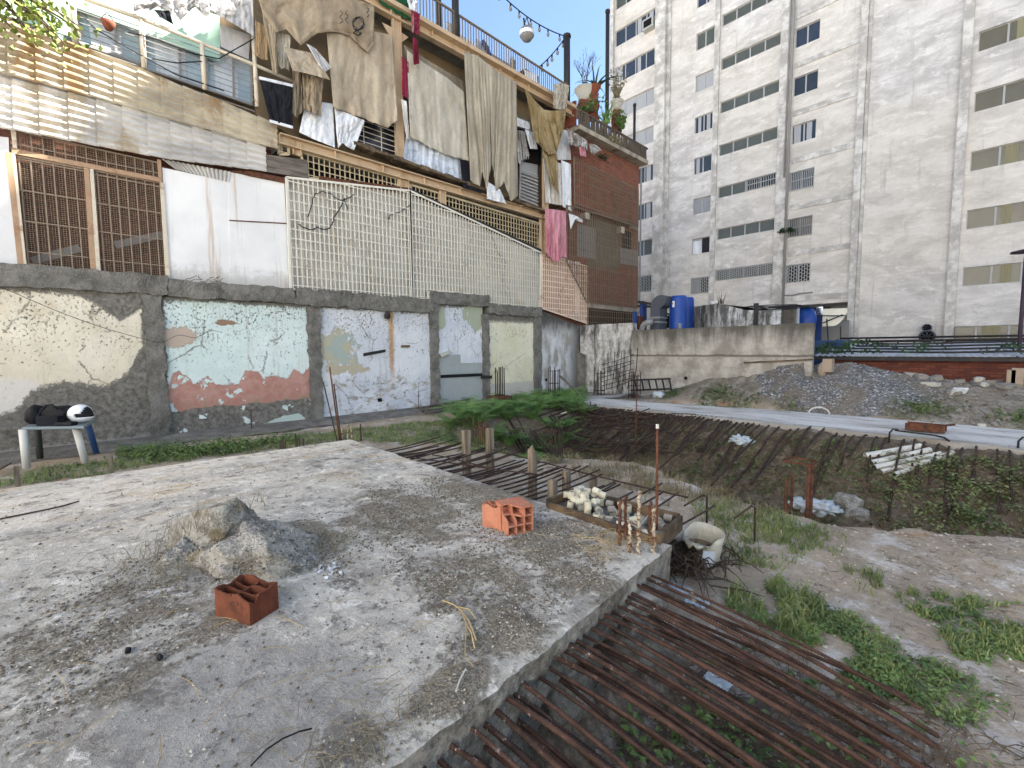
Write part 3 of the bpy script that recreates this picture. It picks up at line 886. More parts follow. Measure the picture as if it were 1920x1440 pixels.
# bars of the side edge, fairly level, running away from the camera
def side_bar(x, L, z0, z1, dx, r=0.011):
    pts = []
    for i in range(9):
        t = i / 8
        pts.append((x + dx * t, SY1 - 0.1 + L * t, z0 + (z1 - z0) * t - 0.03 * math.sin(t * 3.1)))
    b = MB(); b.tube(pts, r, 6); b.o('rebar', M['rebar_rust_dark'], slab, smooth=True)
k = 0; x = -6.95
while x < -1.85:
    tray = -3.05 < x < -1.7
    if not (tray and rng.random() < 0.25):
        L = rng.uniform(1.35, 1.75) * (0.9 if x < -6 else 1.0)
        side_bar(x, L, 0.40 + rng.uniform(-0.02, 0.03), 0.43 + rng.uniform(-0.06, 0.08), rng.uniform(-0.05, 0.08))
    k += 1
    x += rng.uniform(0.07, 0.125) if x < -3.1 else rng.uniform(0.12, 0.19)
# cross bars lying over and under the side mat
for a, b_ in (((-6.9, 3.42, 0.43), (-6.2, 3.5, 0.43)), ((-6.6, 4.75, 0.44), (-2.2, 4.7, 0.46)), ((-6.3, 3.5, 0.42), (-3.9, 4.2, 0.47)), ((-6.1, 3.95, 0.41), (-4.4, 4.05, 0.45))):
    b = MB(); b.tube([Vector(a).lerp(Vector(b_), t / 6) + Vector((0, 0.03 * math.sin(t), 0)) for t in range(7)], 0.011, 6); b.o('rebar', M['rebar_rust_dark'], slab, smooth=True)
# hooked bars near the right end of the mat
for x in (-2.12, -1.62):
    b = MB(); b.tube([(x, 4.45, 0.45), (x, 4.9, 0.46), (x + 0.02, 4.95, 0.43), (x + 0.02, 4.96, 0.05)], 0.011, 6); b.o('rebar', M['rebar_rust_dark'], slab, smooth=True)
# starter bars standing on the near corner
for (px, py, h, nm) in ((1162, 1022, 0.36, 0), (1172, 1012, 0.36, 0), (1181, 1036, 0.24, 1), (1197, 1038, 0.48, 1), (1218, 1018, 0.33, 0), (1225, 1036, 0.36, 1)):
    p = at_z(px, py, SZ)
    b = MB(); b.tube([p + Vector((0.006 * math.sin(i * 1.3), 0.006 * math.cos(i), -0.02 + (h + 0.02) * i / 26)) for i in range(27)], 0.0125, 8, True, 0.0012)
    b.o('starter_bar', M['rebar_crusted'] if nm else M['iron_rust'], slab, smooth=True)
p = at_z(1231, 1020, SZ - 0.1); q = Vector((p.x - 0.02, p.y + 0.02, p.z + 0.98))
b = MB(); b.tube([p.lerp(q, i / 8) for i in range(9)], 0.0115, 7); b.o('starter_bar', M['iron_rust'], slab, smooth=True)
b = MB(); b.tube([q, q + Vector((0, 0, 0.035))], 0.0135, 7); b.o('bar_cap', M['white_pvc'], slab)
# tall bars and short stubs at the far corner
for (px, py, qx, qy, mt, r) in ((637, 826, 618, 688, 'iron_rust', 0.014), (640, 826, 626, 720, 'rebar_rust_dark', 0.012), (632, 826, 606, 716, 'rebar_rust_dark', 0.011), (652, 824, 652, 796, 'rebar_crusted', 0.015), (660, 824, 659, 800, 'rebar_crusted', 0.015), (677, 826, 676, 795, 'rebar_rust_dark', 0.012), (642, 824, 641, 800, 'rebar_crusted', 0.015)):
    p = at_z(px, py, SZ - 0.03)
    t = (at_z(px, py, SZ) - EYE).length
    q = EYE + ray(qx, qy).normalized() * t * 1.0
    b = MB(); b.tube([p.lerp(q, i / 6) for i in range(7)], r, 7); b.o('starter_bar', M[mt], slab, smooth=True)
# ------------------------------------------------------------------ boundary wall: panels, pilasters, cap
bw = thing('boundary_wall', 'long old party wall in cream, mint, white and yellow peeling paint between rough cement piers', 'wall', (WX, 5, 0))
def rough_box(mb, y0, y1, z0, z1, d0, d1, amp, st=0.06, seed=0):
    # a cement member standing proud of the wall plane, roughcast surface; five sides
    def sf(u, v, which):
        pass
    ny = max(2, int((y1 - y0) / st)); nz = max(2, int((z1 - z0) / st))
    def w(y, z): return amp * (fbm(y * 3 + seed, z * 3, seed, 3) * 1.6 + 0.5 * fbm(y * 14, z * 14, seed))
    def front(u, v):
        y = y0 + (y1 - y0) * u; z = z0 + (z1 - z0) * v
        e = 0.0
        a = w(y, z)
        yy = y + (w(z * 1.0, y + 9) * 1.6 if u in (0, 1) else 0); zz = z + (w(y, 5.5) * 1.2 if v in (0, 1) else 0)
        return Vector((WX + d1 + a, yy, zz))
    mb.grid(ny, nz, front)
    def side(u, v, k):
        if k == 0: p = front(0, v)
        elif k == 1: p = front(1, v)
        elif k == 2: p = front(v, 1)
        else: p = front(v, 0)
        q = p.copy(); q.x = WX + d0 + (p.x - WX - d0) * u; return q
    mb.grid(2, nz, lambda u, v: side(u, v, 0)); mb.grid(2, nz, lambda u, v: side(u, v, 1))
    mb.grid(2, ny, lambda u, v: side(u, v, 2)); mb.grid(2, ny, lambda u, v: side(u, v, 3))
PAN = [('paint_cream', -9.0, 1.03, 3.5), ('paint_mint', 1.33, 4.75, 3.45), ('paint_white', 5.05, 8.96, 3.5), ('paint_white_grey', 9.25, 11.37, 3.8), ('paint_yellow', 11.66, 14.29, 3.55), ('paint_stained', 14.69, 17.3, 3.42)]
for nm, y0, y1, z1 in PAN:
    mb = MB(); ny = int((y1 - y0) / 0.08)
    if nm == 'paint_stained':
        def topz(y): return interp(y, [(14.6, 3.86), (15.2, 3.7), (17.3, 3.22)])
    else:
        def topz(y, z1=z1): return z1
    def pf(u, v, y0=y0, y1=y1, f=topz):
        y = y0 - 0.03 + (y1 - y0 + 0.06) * u
        z = -0.1 + (f(y) + 0.1) * v
        return Vector((WX + 0.018 * fbm(y * 1.3, z * 1.3, 2) + 0.006 * fbm(y * 7, z * 7), y, z))
    mb.grid(ny, 40, pf)
    mb.o('wall_panel', M[nm], bw, smooth=True)
for i, (y0, y1, z1) in enumerate([(1.0, 1.36, 3.45), (4.72, 5.08, 3.42), (8.93, 9.28, 3.5), (11.34, 11.68, 3.5), (14.26, 14.72, 3.5)]):
    mb = MB(); rough_box(mb, y0, y1, -0.05, z1, -0.1, 0.09, 0.045, 0.05, i * 3.3)
    mb.o('pilaster', M['cement'], bw, smooth=True)
for i, (y0, y1, z0, z1, d) in enumerate([(-9, 1.5, 3.47, 3.93, 0.13), (1.5, 4.4, 3.45, 3.87, 0.14), (4.4, 8.94, 3.42, 3.9, 0.14), (8.94, 11.66, 3.76, 4.2, 0.13), (8.7, 9.3, 3.45, 3.82, 0.12), (11.64, 14.72, 3.5, 3.9, 0.14)]):
    mb = MB(); rough_box(mb, y0, y1, z0, z1, -0.25, d, 0.05, 0.06, 20 + i * 2.1)
    mb.o('cap_beam', M['cement'], bw, smooth=True)
mb = MB(); mb.box(WX - 0.25, WX - 0.05, -9, 17.7, -0.1, 3.2); mb.o('wall_core', M['cement'], bw)
def wplate(name, pts, d, th, mt, label, cat, **k):
    mb = MB(); mb.prism([P(x, y, d) for x, y in pts], (-th, 0, 0)); return mb.o(name, M[mt], label=label, cat=cat, **k)
# fixtures left on the wall by the demolished house
plain('black_tile', '#1c1d1f', 0.2, 5, 0.3)
for pts, l in (([(682, 662), (723, 655), (723, 660), (682, 668)], 'short black tile strip stuck on the white panel beside the rust streak'),
               ([(827, 703), (904, 699.5), (904, 705), (827, 709)], 'long black tile strip across the grey lower part of the wall'),
               ([(902, 704), (923, 704), (923, 710), (902, 710)], 'stub of dark timber sticking out of the pier before the yellow panel')):
    wplate('tile_strip', pts, 0.035 if 'stub' not in l else 0.14, 0.03, 'black_tile' if 'stub' not in l else 'dark_metal', l, 'tile strip')
wplate('wooden_peg', [(754, 647), (769, 647), (769, 651), (754, 651)], 0.09, 0.09, 'tray_wood', 'small wooden peg on the white panel right of the rust streak', 'peg')
wplate('plaster_ledge', [(825, 664), (846, 657), (847, 661), (829, 670)], 0.12, 0.12, 'pot_white', 'broken white ledge stub on the wall above the grey tile area', 'ledge')
for (px, py, l) in ((712, 750, 'small dark drain hole low in the white panel'), (1024, 712, 'small dark square hole in the stained end of the party wall'),):
    p = P(px, py); mb = MB(); mb.box(WX - 0.02, WX + 0.012, p.y - 0.07, p.y + 0.07, p.z - 0.06, p.z + 0.06); mb.o('drain_hole', M['dark_void'], label=l, cat='hole')
p = P(722, 592); mb = MB(); mb.blob(p + Vector((0.14, 0, 0)), 0.1, 0.1, 0.13, 2, 0.4, 2, 3); mb.o('old_lamp_socket', M['dark_metal'], label='black burnt lamp socket under the cap beam above the rust streak', cat='lamp socket')
# old wire sagging over the cream panel
a, b_ = P(0, 537, 0.12), P(285, 640, 0.12)
mb = MB(); mb.tube([a.lerp(b_, t / 14) + Vector((0.02, 0, -0.1 * math.sin(math.pi * t / 14))) for t in range(15)], 0.006, 5); mb.tube([b_ + Vector((0, 0.11 * t, 0.02 * t - 0.06 * math.sin(t))) for t in range(14)], 0.005, 5)
mb.o('old_wire', M['wire_black'], label='thin old wire strung across the cream and mint wall panels', cat='wire')
mb = MB()
for k in range(5):
    p0 = P(340 + k * 17, 527, 0.02)
    rr = random.Random(k); q = p0.copy(); pts = [q.copy()]
    for i in range(6): q = q + Vector((0.05 * rr.random(), rr.uniform(-0.06, 0.1), rr.uniform(-0.02, 0.06))); pts.append(q.copy())
    mb.tube(pts, 0.008, 4)
mb.o('dead_twigs', M['twig'], label='dead twigs growing from the cap beam below the white metal sheet', cat='twigs')

# ------------------------------------------------------------------ concrete end walls
ew = thing('end_wall', 'grey weathered concrete wall closing the lot, darker along its top', 'wall', (-7.4, EY, 0))
mb = MB()
def ewf(u, v):
    x = -10.78 + u * 6.76; zt = 2.86 + 0.015 * fbm(x * 2, 1)
    return Vector((x, EY + 0.02 * fbm(x * 1.2, v * 3, 4), -0.1 + (zt + 0.1) * v))
mb.grid(80, 30, ewf)
mb.grid(80, 1, lambda u, v: ewf(u, 1) + Vector((0, 0.2 * v, 0)))
mb.grid(1, 10, lambda u, v: ewf(1, v) + Vector((0, 0.2 * u, 0))); mb.grid(1, 10, lambda u, v: ewf(0, v) + Vector((0, 0.2 * u, 0)))
mb.box(-10.76, -4.04, EY + 0.1, EY + 0.2, -0.1, 2.8)
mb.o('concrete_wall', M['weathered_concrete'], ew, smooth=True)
p = at_y(1286, 709, EY); mb = MB(); mb.box(p.x - 0.06, p.x + 0.06, EY - 0.02, EY, p.z - 0.06, p.z + 0.06); mb.o('drain_hole', M['dark_void'], ew)
sw = thing('stained_wall', 'short white wall streaked black with mould in the corner beside the party wall', 'wall', (-12.2, EY + 0.25, 0))
mb = MB()
mb.grid(40, 30, lambda u, v: Vector((-13.75 + u * 2.98, EY + 0.2 + 0.025 * fbm(u * 4, v * 4), -0.1 + v * (3.32 - 0.02 * u + 0.02 * fbm(u * 9, 2)))))
mb.box(-13.75, -10.78, EY + 0.24, EY + 0.42, -0.1, 3.18)
mb.o('stained_panel', M['black_stained_plaster'], sw, smooth=True)
mb = MB(); rough_box_pts = None
mb.grid(6, 20, lambda u, v: Vector((-13.9 + 0.6 * u, EY + 0.02 + 0.03 * fbm(u * 3, v * 7, 2), v * 2.0 * (1 - 0.1 * u)))); mb.o('mould_pier', M['cement'], sw, smooth=True)
p, q = at_y(1395, 680, EY - 0.06), at_y(1524, 674, EY - 0.06)
mb = MB(); mb.bar(p, q, 0.05, 0.05); mb.o('wooden_batten', M['tray_wood'], label='thin dark wooden batten fixed along the grey end wall', cat='batten')

# ------------------------------------------------------------------ the tenement on top of the boundary wall
house = thing('tenement_house', 'shabby three storey house with cream steel frame and corrugated sheets above the party wall', 'house', (WX - 4, 8, 0))
def fplate(name, pts, d, th, mt, parent=house, label=None):
    mb = MB(); mb.prism([P(x, y, d) for x, y in pts], (-th, 0, 0)); return mb.o(name, M[mt], parent, label=label)
HB = -0.75
def yz(pts, d=0.0): return [(P(x, y, d).y, P(x, y, d).z) for x, y in pts]
# set-back inner walls (seen dark through the openings)
mb = MB(); mb.box(WX - 8, WX + HB, -9, 16.6, 3.0, 7.9); mb.o('inner_wall', M['inner_brick'], house)
mb = MB(); mb.box(WX - 8, WX - 0.12, 13.9, 22.7, -0.1, 4.08); mb.o('base_wall', M['inner_brick'], house)
mb = MB(); mb.box(WX - 8, WX + HB, -9, 16.6, 7.9, 12.9); mb.o('upper_wall', M['cream_wall'], house)
mb = MB(); mb.box(WX - 8, WX - 0.02, 16.6, 22.72, 4.1, 12.2); mb.o('brick_wall', M['house_brick'], house)
# floor edge between storeys
mb = MB(); mb.box(WX + HB, WX - 0.12, 4.2, 16.6, 7.75, 8.0); mb.o('floor_slab', M['cement'], house)

def clip_span(poly, t, ax):
    xs = []
    for i in range(len(poly)):
        a, b = poly[i], poly[(i + 1) % len(poly)]
        if (a[ax] <= t < b[ax]) or (b[ax] <= t < a[ax]):
            k = (t - a[ax]) / (b[ax] - a[ax]); xs.append(a[1 - ax] + (b[1 - ax] - a[1 - ax]) * k)
    return (min(xs), max(xs)) if len(xs) >= 2 else None
def grille(name, pts, d, sy, sz, w, mt, parent=house, frame=0.0, hw=None, label=None, dz=0.012):
    poly = yz(pts, d); mb = MB(); x = WX + d; hw = hw or w
    ys_ = [p[0] for p in poly]; zs_ = [p[1] for p in poly]
    y = min(ys_) + sy * 0.5
    while y < max(ys_):
        s_ = clip_span(poly, y, 0)
        if s_: mb.box(x - w / 2, x + w / 2, y - w / 2, y + w / 2, s_[0], s_[1])
        y += sy
    z = min(zs_) + sz * 0.5
    while z < max(zs_):
        s_ = clip_span(poly, z, 1)
        if s_: mb.box(x + w / 2 + 0.002, x + w / 2 + dz, s_[0], s_[1], z - hw / 2, z + hw / 2)
        z += sz
    if frame:
        for i in range(len(poly)):
            a, b = poly[i], poly[(i + 1) % len(poly)]
            mb.bar((x + 0.004, a[0], a[1]), (x + 0.004, b[0], b[1]), frame, frame * 1.1, (1, 0, 0))
    return mb.o(name, M[mt], parent, label=label)

# white rendered pier at far left, mesh doors, white sheets
fplate('white_pier', [(-120, 240), (16, 258), (17, 290), (40, 497), (-120, 478)], 0.0, 0.3, 'white_wall')
for nm, pts in (('mesh_door', [(24, 292), (164, 318), (176, 510), (44, 494)]), ('mesh_door', [(176, 320), (301, 343), (314, 523), (188, 512)])):
    poly = yz(pts, -0.06)
    g_ = grille(nm, pts, -0.06, 0.165, 0.62, 0.022, 'mesh_brown', label=None, frame=0.035)
    grille('wire_mesh', pts, -0.085, 0.042, 0.042, 0.0055, 'mesh_brown', parent=g_, dz=0.008)
tr = grille('transom_grille', [(30, 246), (299, 306), (301, 338), (28, 284)], -0.06, 0.165, 0.3, 0.02, 'mesh_brown', frame=0.03)
grille('wire_mesh', [(30, 246), (299, 306), (301, 338), (28, 284)], -0.085, 0.042, 0.042, 0.0055, 'mesh_brown', parent=tr, dz=0.008)
for pts, mt in (([(10, 284), (22, 286), (45, 498), (33, 497)], 'rusty_frame'), ([(22, 287), (28, 288), (50, 499), (44, 498)], 'white_frame'),
                ([(22, 278), (304, 334), (304, 342), (22, 287)], 'rusty_frame'), ([(157, 314), (168, 316), (181, 511), (170, 510)], 'rusty_frame'),
                ([(167, 316), (175, 317), (189, 512), (181, 511)], 'white_frame'), ([(300, 342), (307, 343), (319, 523), (311, 522)], 'white_frame'),
                ([(20, 244), (30, 246), (32, 279), (24, 277)], 'white_frame'), ([(295, 298), (302, 300), (304, 338), (298, 337)], 'rusty_frame')):
    fplate('door_frame', pts, 0.01, 0.09, mt)
# bits of stair and clutter behind the mesh
for q in ((215, 460, 305, 440), (60, 490, 150, 465)): mb = MB(); mb.bar(P(q[0], q[1], -0.5), P(q[2], q[3], -0.5), 0.1, 0.16); mb.o('stair_beam', M['grey_metal'], house)
fplate('white_sheet', [(304, 314), (428, 340), (431, 536), (316, 524)], -0.03, 0.03, 'white_sheet_metal')
fplate('white_sheet', [(428, 322), (533, 342), (544, 541), (431, 532)], -0.02, 0.03, 'white_sheet_metal')
fplate('rust_seam', [(430, 412), (540, 418), (540, 420), (430, 414)], 0.0, 0.01, 'iron_rust')
def ribbed(name, pts, d, pitch, amp, mt, horiz=False, parent=house, n=None):
    # pts: tl, tr, br, bl in the picture; a corrugated sheet in the facade plane
    tl, tr_, br, bl = [P(*p, d) for p in pts]
    L = (tr_ - tl).length if not horiz else ((tl - bl).length + (tr_ - br).length) / 2
    nn = max(8, int(L / pitch * 8)); mb = MB()
    def f(u, v):
        a = tl.lerp(tr_, u); b = bl.lerp(br, u); p = b.lerp(a, v)
        k = (u if not horiz else v) * L / pitch * 2 * math.pi
        return p + Vector((amp * math.sin(k) + 0.02 * fbm(p.y * 0.9, p.z * 0.9, 4) + (0.05 * (0.5 - u) if horiz else 0), 0, 0))
    if horiz: mb.grid(40, nn, f)
    else: mb.grid(nn, 6, f)
    return mb.o(name, M[mt], parent, smooth=True)
ribbed('roofing_offcut', [(303, 298), (432, 322), (428, 341), (330, 318)], -0.015, 0.1, 0.02, 'zinc_grey')
fplate('rust_flashing', [(432, 320), (470, 320), (545, 336), (535, 343), (470, 330)], 0.03, 0.05, 'iron_rust')
# corrugated cladding: two long bands, each of overlapping sheets
def band(tops, bots, xs, d, mt, name, ov=0.012):
    for i in range(len(xs) - 1):
        a, b = xs[i], xs[i + 1] + (3 if i < len(xs) - 2 else 0)
        pts = [(a, interp(a, tops)), (b, interp(b, tops)), (b + (interp(b, tops) - interp(b, bots)) * -0.03, interp(b, bots)), (a + (interp(a, bots) - interp(a, tops)) * 0.03, interp(a, bots))]
        ribbed(name, pts, d + ov * (len(xs) - i) * 0.35, 0.155, 0.026, mt, True)
band([(-60, 118), (0, 134), (175, 179), (496, 272)], [(-60, 232), (0, 240), (303, 297), (502, 322)], [-60, -18, 22, 72, 127, 180, 228, 275, 318, 360, 396, 430, 462, 499], 0.10, 'zinc_grey', 'zinc_sheet')
band([(-60, 5), (0, 30), (155, 88), (265, 128), (519, 232)], [(-60, 125), (0, 137), (175, 183), (496, 274), (521, 279)], [-60, -10, 12, 65, 118, 166, 212, 258, 300, 342, 380, 416, 450, 482, 520], 0.16, 'zinc_tan', 'zinc_sheet')

# big white caged wall
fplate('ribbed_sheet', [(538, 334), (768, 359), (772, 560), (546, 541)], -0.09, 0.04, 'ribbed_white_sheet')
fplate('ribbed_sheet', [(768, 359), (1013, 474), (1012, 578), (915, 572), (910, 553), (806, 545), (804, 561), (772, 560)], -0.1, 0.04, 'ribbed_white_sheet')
grille('white_cage', [(537, 333), (768, 358), (773, 561), (545, 542)], 0.06, 0.135, 0.262, 0.029, 'grille_white', frame=0.06)
grille('white_cage', [(768, 358), (1014, 474), (1012, 579), (916, 573), (912, 556), (805, 546), (804, 561), (774, 561)], 0.06, 0.135, 0.262, 0.029, 'grille_white', frame=0.06)
fplate('cage_flashing', [(768, 352), (1016, 468), (1015, 476), (768, 360)], 0.08, 0.12, 'dark_metal')
fplate('cage_flashing', [(600, 330), (640, 336), (768, 352), (768, 360), (640, 345), (600, 338)], 0.08, 0.12, 'iron_rust')
# cables snagged on the cage
def vine(px, d, r, mt, name, label, cat):
    pts = [P(x, y, d) for x, y in px]; out = []
    for i in range(len(pts) - 1):
        for k in range(5):
            t = k / 5; out.append(pts[i].lerp(pts[i + 1], t) + Vector((0.02 * math.sin(k + i), 0.015 * math.sin(3 * k + i), 0.012 * math.cos(5 * k))))
    out.append(pts[-1]); mb = MB(); mb.tube(out, r, 5); return mb.o(name, M[mt], label=label, cat=cat)
vine([(577, 408), (590, 364), (604, 359), (620, 363), (632, 373), (643, 376), (664, 365)], 0.08, 0.014, 'wire_black', 'loose_cable', 'black cable looped in an arch on the left of the white cage', 'cable')
vine([(560, 421), (572, 428), (586, 431), (594, 426), (612, 431), (621, 424), (627, 406), (640, 386), (645, 372), (652, 392)], 0.085, 0.016, 'wire_black', 'loose_cable', 'black cable hanging in a long hook below the arch on the white cage', 'cable')
vine([(728, 412), (731, 404), (742, 400), (758, 393), (768, 384)], 0.08, 0.014, 'wire_black', 'loose_cable', 'short black cable piece at the middle post of the white cage', 'cable')
vine([(905, 420), (925, 450), (938, 480), (945, 500), (942, 530), (952, 560)], 0.06, 0.007, 'twig', 'dry_creeper', 'thin dry creeper stem climbing the right part of the white cage', 'creeper')
vine([(918, 430), (930, 470), (948, 492), (938, 520), (955, 545), (958, 566)], 0.065, 0.006, 'twig', 'dry_creeper', 'second thin dry creeper twisted around its neighbour on the white cage', 'creeper')

# dark vents under the main beam
fplate('boarding', [(500, 290), (576, 300), (578, 334), (500, 322)], 0.06, 0.03, 'dark_plank')
for pts in ([(523, 262), (541, 268), (541, 290), (523, 290)], [(561, 282), (747, 333), (745, 354), (577, 334)], [(768, 346), (1013, 420), (1010, 468), (768, 358)]):
    fplate('vent_void', pts, -0.5, 0.02, 'dark_void')
    grille('vent_grille', pts, -0.03, 0.155, 0.19, 0.026, 'grille_cream', frame=0.06)
# cream steel frame
def beam(name, a, b, w, h, mt='cream_metal', d=0.0):
    mb = MB(); mb.bar(P(*a, d), P(*b, d), w, h, (0, 0, 1)); return mb.o(name, M[mt], house)
def ibeam(a, b, h, d):
    p, q = P(*a, d), P(*b, d); mb = MB()
    mb.bar(p, q, 0.05, h); mb.bar(p + Vector((0.06, 0, h / 2)), q + Vector((0.06, 0, h / 2)), 0.22, 0.035); mb.bar(p + Vector((0.06, 0, -h / 2)), q + Vector((0.06, 0, -h / 2)), 0.22, 0.035)
    n = 7
    for i in range(n + 1):
        c = p.lerp(q, i / n); mb.box(c.x, c.x + 0.12, c.y - 0.02, c.y + 0.02, c.z - h / 2, c.z + h / 2)
    return mb.o('steel_beam', M['cream_metal'], house)
ibeam((522, 262), (1020, 407), 0.26, -0.02)
ibeam((640, -28), (1078, 216), 0.36, -0.02)
beam('roof_edge', (640, -45), (1076, 203), 0.3, 0.14, 'cream_metal', 0.1)
for x, y0, y1, w in ((745, 30, 300, 0.26), (1021, 280, 402, 0.24), (555, 268, 292, 0.2), (756, 333, 358, 0.3), (828, 352, 384, 0.22), (1016, 405, 480, 0.26)):
    a, b_ = P(x, y0, -0.02), P(x, y1, -0.02); b_.y = a.y = (a.y + b_.y) / 2
    mb = MB(); mb.bar(a, b_, 0.1, w, (0, 1, 0)); mb.bar(a + Vector((0.06, -w / 2, 0)), b_ + Vector((0.06, -w / 2, 0)), 0.1, 0.03, (0, 1, 0)); mb.bar(a + Vector((0.06, w / 2, 0)), b_ + Vector((0.06, w / 2, 0)), 0.1, 0.03, (0, 1, 0))
    mb.o('steel_column', M['cream_metal'], house)
fplate('gusset', [(717, 42), (742, 55), (738, 80)], 0.02, 0.03, 'cream_metal'); fplate('gusset', [(752, 60), (766, 70), (752, 80)], 0.02, 0.03, 'cream_metal')
# broken parapet ledge over the main beam
mb = MB(); a, b_ = P(660, 270, 0.15), P(1022, 398, 0.15)
for i in range(26):
    p = a.lerp(b_, i / 26); q = a.lerp(b_, (i + 1.05) / 26); mb.bar(p + Vector((0, 0, 0.06 * fbm(i * 0.7, 0))), q + Vector((0, 0, 0.06 * fbm(i * 0.7 + 0.5, 0))), 0.3, 0.1 + 0.04 * math.sin(i * 2))
mb.o('window_ledge', M['tray_wood'], house)

# windows at the upper left: panels, mullions, wires, posts and rail
for pts, mt, nm in (([(-60, -60), (135, -60), (136, 70), (-60, 5)], 'mint_panel', 'fascia'), ([(135, -40), (262, -40), (262, 57), (137, 12)], 'mint_panel', 'fascia'), ([(262, -40), (412, 20), (413, 116), (262, 58)], 'mint_panel', 'fascia')):
    fplate(nm, pts, -0.22, 0.05, mt)
for pts, mt in (([(145, 15), (262, 58), (264, 122), (150, 82)], 'blue_panel'), ([(270, 62), (380, 100), (382, 165), (272, 130)], 'blue_panel'), ([(386, 85), (470, 110), (472, 196), (388, 168)], 'blue_panel'), ([(30, -20), (138, 15), (138, 88), (30, 60)], 'blue_panel')):
    w_ = fplate('window', pts, -0.45, 0.04, mt)
    poly = pts; mb = MB()
    for i in range(4): mb.bar(P(*pts[i], -0.42), P(*pts[(i + 1) % 4], -0.42), 0.05, 0.09, (1, 0, 0))
    m1 = ((pts[0][0] * 0.4 + pts[1][0] * 0.6), (pts[0][1] * 0.4 + pts[1][1] * 0.6)); m2 = ((pts[3][0] * 0.4 + pts[2][0] * 0.6), (pts[3][1] * 0.4 + pts[2][1] * 0.6))
    mb.bar(P(*m1, -0.42), P(*m2, -0.42), 0.05, 0.05, (1, 0, 0)); mb.o('frame', M['grey_metal'], w_)
    cpt = [((pts[0][0] * a + pts[1][0] * (1 - a)), (pts[0][1] * a + pts[1][1] * (1 - a))) for a in (0.85, 0.3)] + [((pts[3][0] * a + pts[2][0] * (1 - a)), (pts[3][1] * a + pts[2][1] * (1 - a))) for a in (0.3, 0.8)]
    mb = MB(); mb.prism([P(*c, -0.43) for c in cpt], (-0.01, 0, 0)); mb.o('pane', M['cloth_bluewhite'], w_)
mb = MB()
for x, y0, y1 in ((137, -30, 90), (267, 36, 128), (381, 82, 168), (478, 60, 200)):
    a, b_ = P(x - 2, y0, 0.12), P(x + 3, y1, 0.12); b_.y = a.y = (a.y + b_.y) / 2; mb.tube([a, b_], 0.055, 8)
mb.tube([P(120, -16, 0.12), P(262, 34, 0.12), P(478, 122, 0.12), P(560, 158, 0.12)], 0.045, 8)
mb.o('railing', M['white_frame'], house, smooth=True)
mb = MB()
for i in range(9):
    t = (i + 0.5) / 9
    for x0, x1 in ((137, 478),):
        za = interp(x0, [(120, -16), (262, 34), (478, 122)]); zb = interp(x0, [(155, 88), (478, 205)])
        zc = interp(x1, [(120, -16), (262, 34), (478, 122)]); zd = interp(x1, [(155, 88), (478, 214)])
        mb.tube([P(x0, za + (zb - za) * t + 10, 0.10), P(x1, zc + (zd - zc) * t, 0.10)], 0.011, 5)
mb.o('guard_wire', M['grey_metal'], house)
mb = MB()
for pts in ([(150, 25), (180, 55), (240, 90), (330, 140), (420, 170)], [(240, 60), (300, 75), (360, 100), (410, 110), (480, 70)], [(285, 110), (330, 118), (378, 115)]):
    mb.tube([P(x, y, 0.16) for x, y in pts], 0.014, 5)
mb.o('hanging_cable', M['wire_black'], label='slack black cables drooping over the window guard wires at upper left', cat='cable')
# wall infill behind the tarps
for pts, mt, nm, d in (([(478, 140), (560, 165), (560, 262), (480, 215)], 'cream_wall', 'infill_panel', -0.4), ([(560, 30), (738, 60), (740, 210), (565, 190)], 'cream_wall', 'infill_panel', -0.3),
                       ([(752, 85), (1015, 240), (1015, 300), (752, 250)], 'carpet_dark', 'infill_panel', -0.3), ([(968, 240), (1016, 250), (1014, 310), (968, 300)], 'dark_void', 'infill_panel', -0.28)):
    fplate(nm, pts, d, 0.04, mt)
w_ = fplate('window', [(664, 222), (744, 235), (744, 302), (668, 272)], -0.35, 0.03, 'dark_glass')
grille('window_bars', [(664, 222), (744, 235), (744, 300), (668, 270)], -0.1, 0.6, 0.16, 0.02, 'white_frame', parent=w_)
w_ = fplate('window', [(975, 293), (1008, 305), (1007, 390), (974, 374)], -0.3, 0.03, 'curtain')
mb = MB()
for i in range(9):
    t = (i + 0.5) / 9; mb.bar(P(974, 318 + (374 - 318) * t, -0.2), P(1008, 330 + (388 - 330) * t, -0.2), 0.1, 0.05, (0.5, 0, 1))
mb.bar(P(976, 318, -0.1), P(974, 374, -0.1), 0.04, 0.04); mb.bar(P(976, 318, -0.1), P(1008, 330, -0.1), 0.04, 0.04); mb.o('louver', M['tower_frame'], w_)
w_ = fplate('window', [(768, 262), (866, 300), (866, 345), (762, 305)], -0.35, 0.03, 'dark_glass')

# right end: brick bay with cages, ledge and balustrade
fplate('brick_face', [(1074, 250), (1197, 312), (1195, 600), (1100, 604), (1074, 500)], 0.0, 0.3, 'house_brick')
fplate('dark_opening', [(1100, 402), (1160, 424), (1160, 505), (1102, 500)], 0.012, 0.02, 'pane_olive')
fplate('dark_opening', [(1166, 430), (1183, 436), (1183, 470), (1166, 466)], 0.012, 0.02, 'dark_void')
fplate('dark_opening', [(1103, 570), (1190, 584), (1190, 606), (1103, 612)], 0.012, 0.02, 'dark_void')
fplate('glass_pane', [(1083, 420), (1117, 428), (1117, 486), (1083, 480)], 0.03, 0.02, 'grey_cabinet'); fplate('glass_pane', [(1163, 464), (1196, 470), (1196, 500), (1163, 494)], 0.03, 0.02, 'grey_cabinet')
fplate('lintel', [(1080, 383), (1180, 420), (1180, 428), (1080, 392)], 0.1, 0.1, 'iron_rust'); fplate('lintel', [(1180, 419), (1197, 424), (1197, 432), (1180, 427)], 0.12, 0.1, 'ledge')
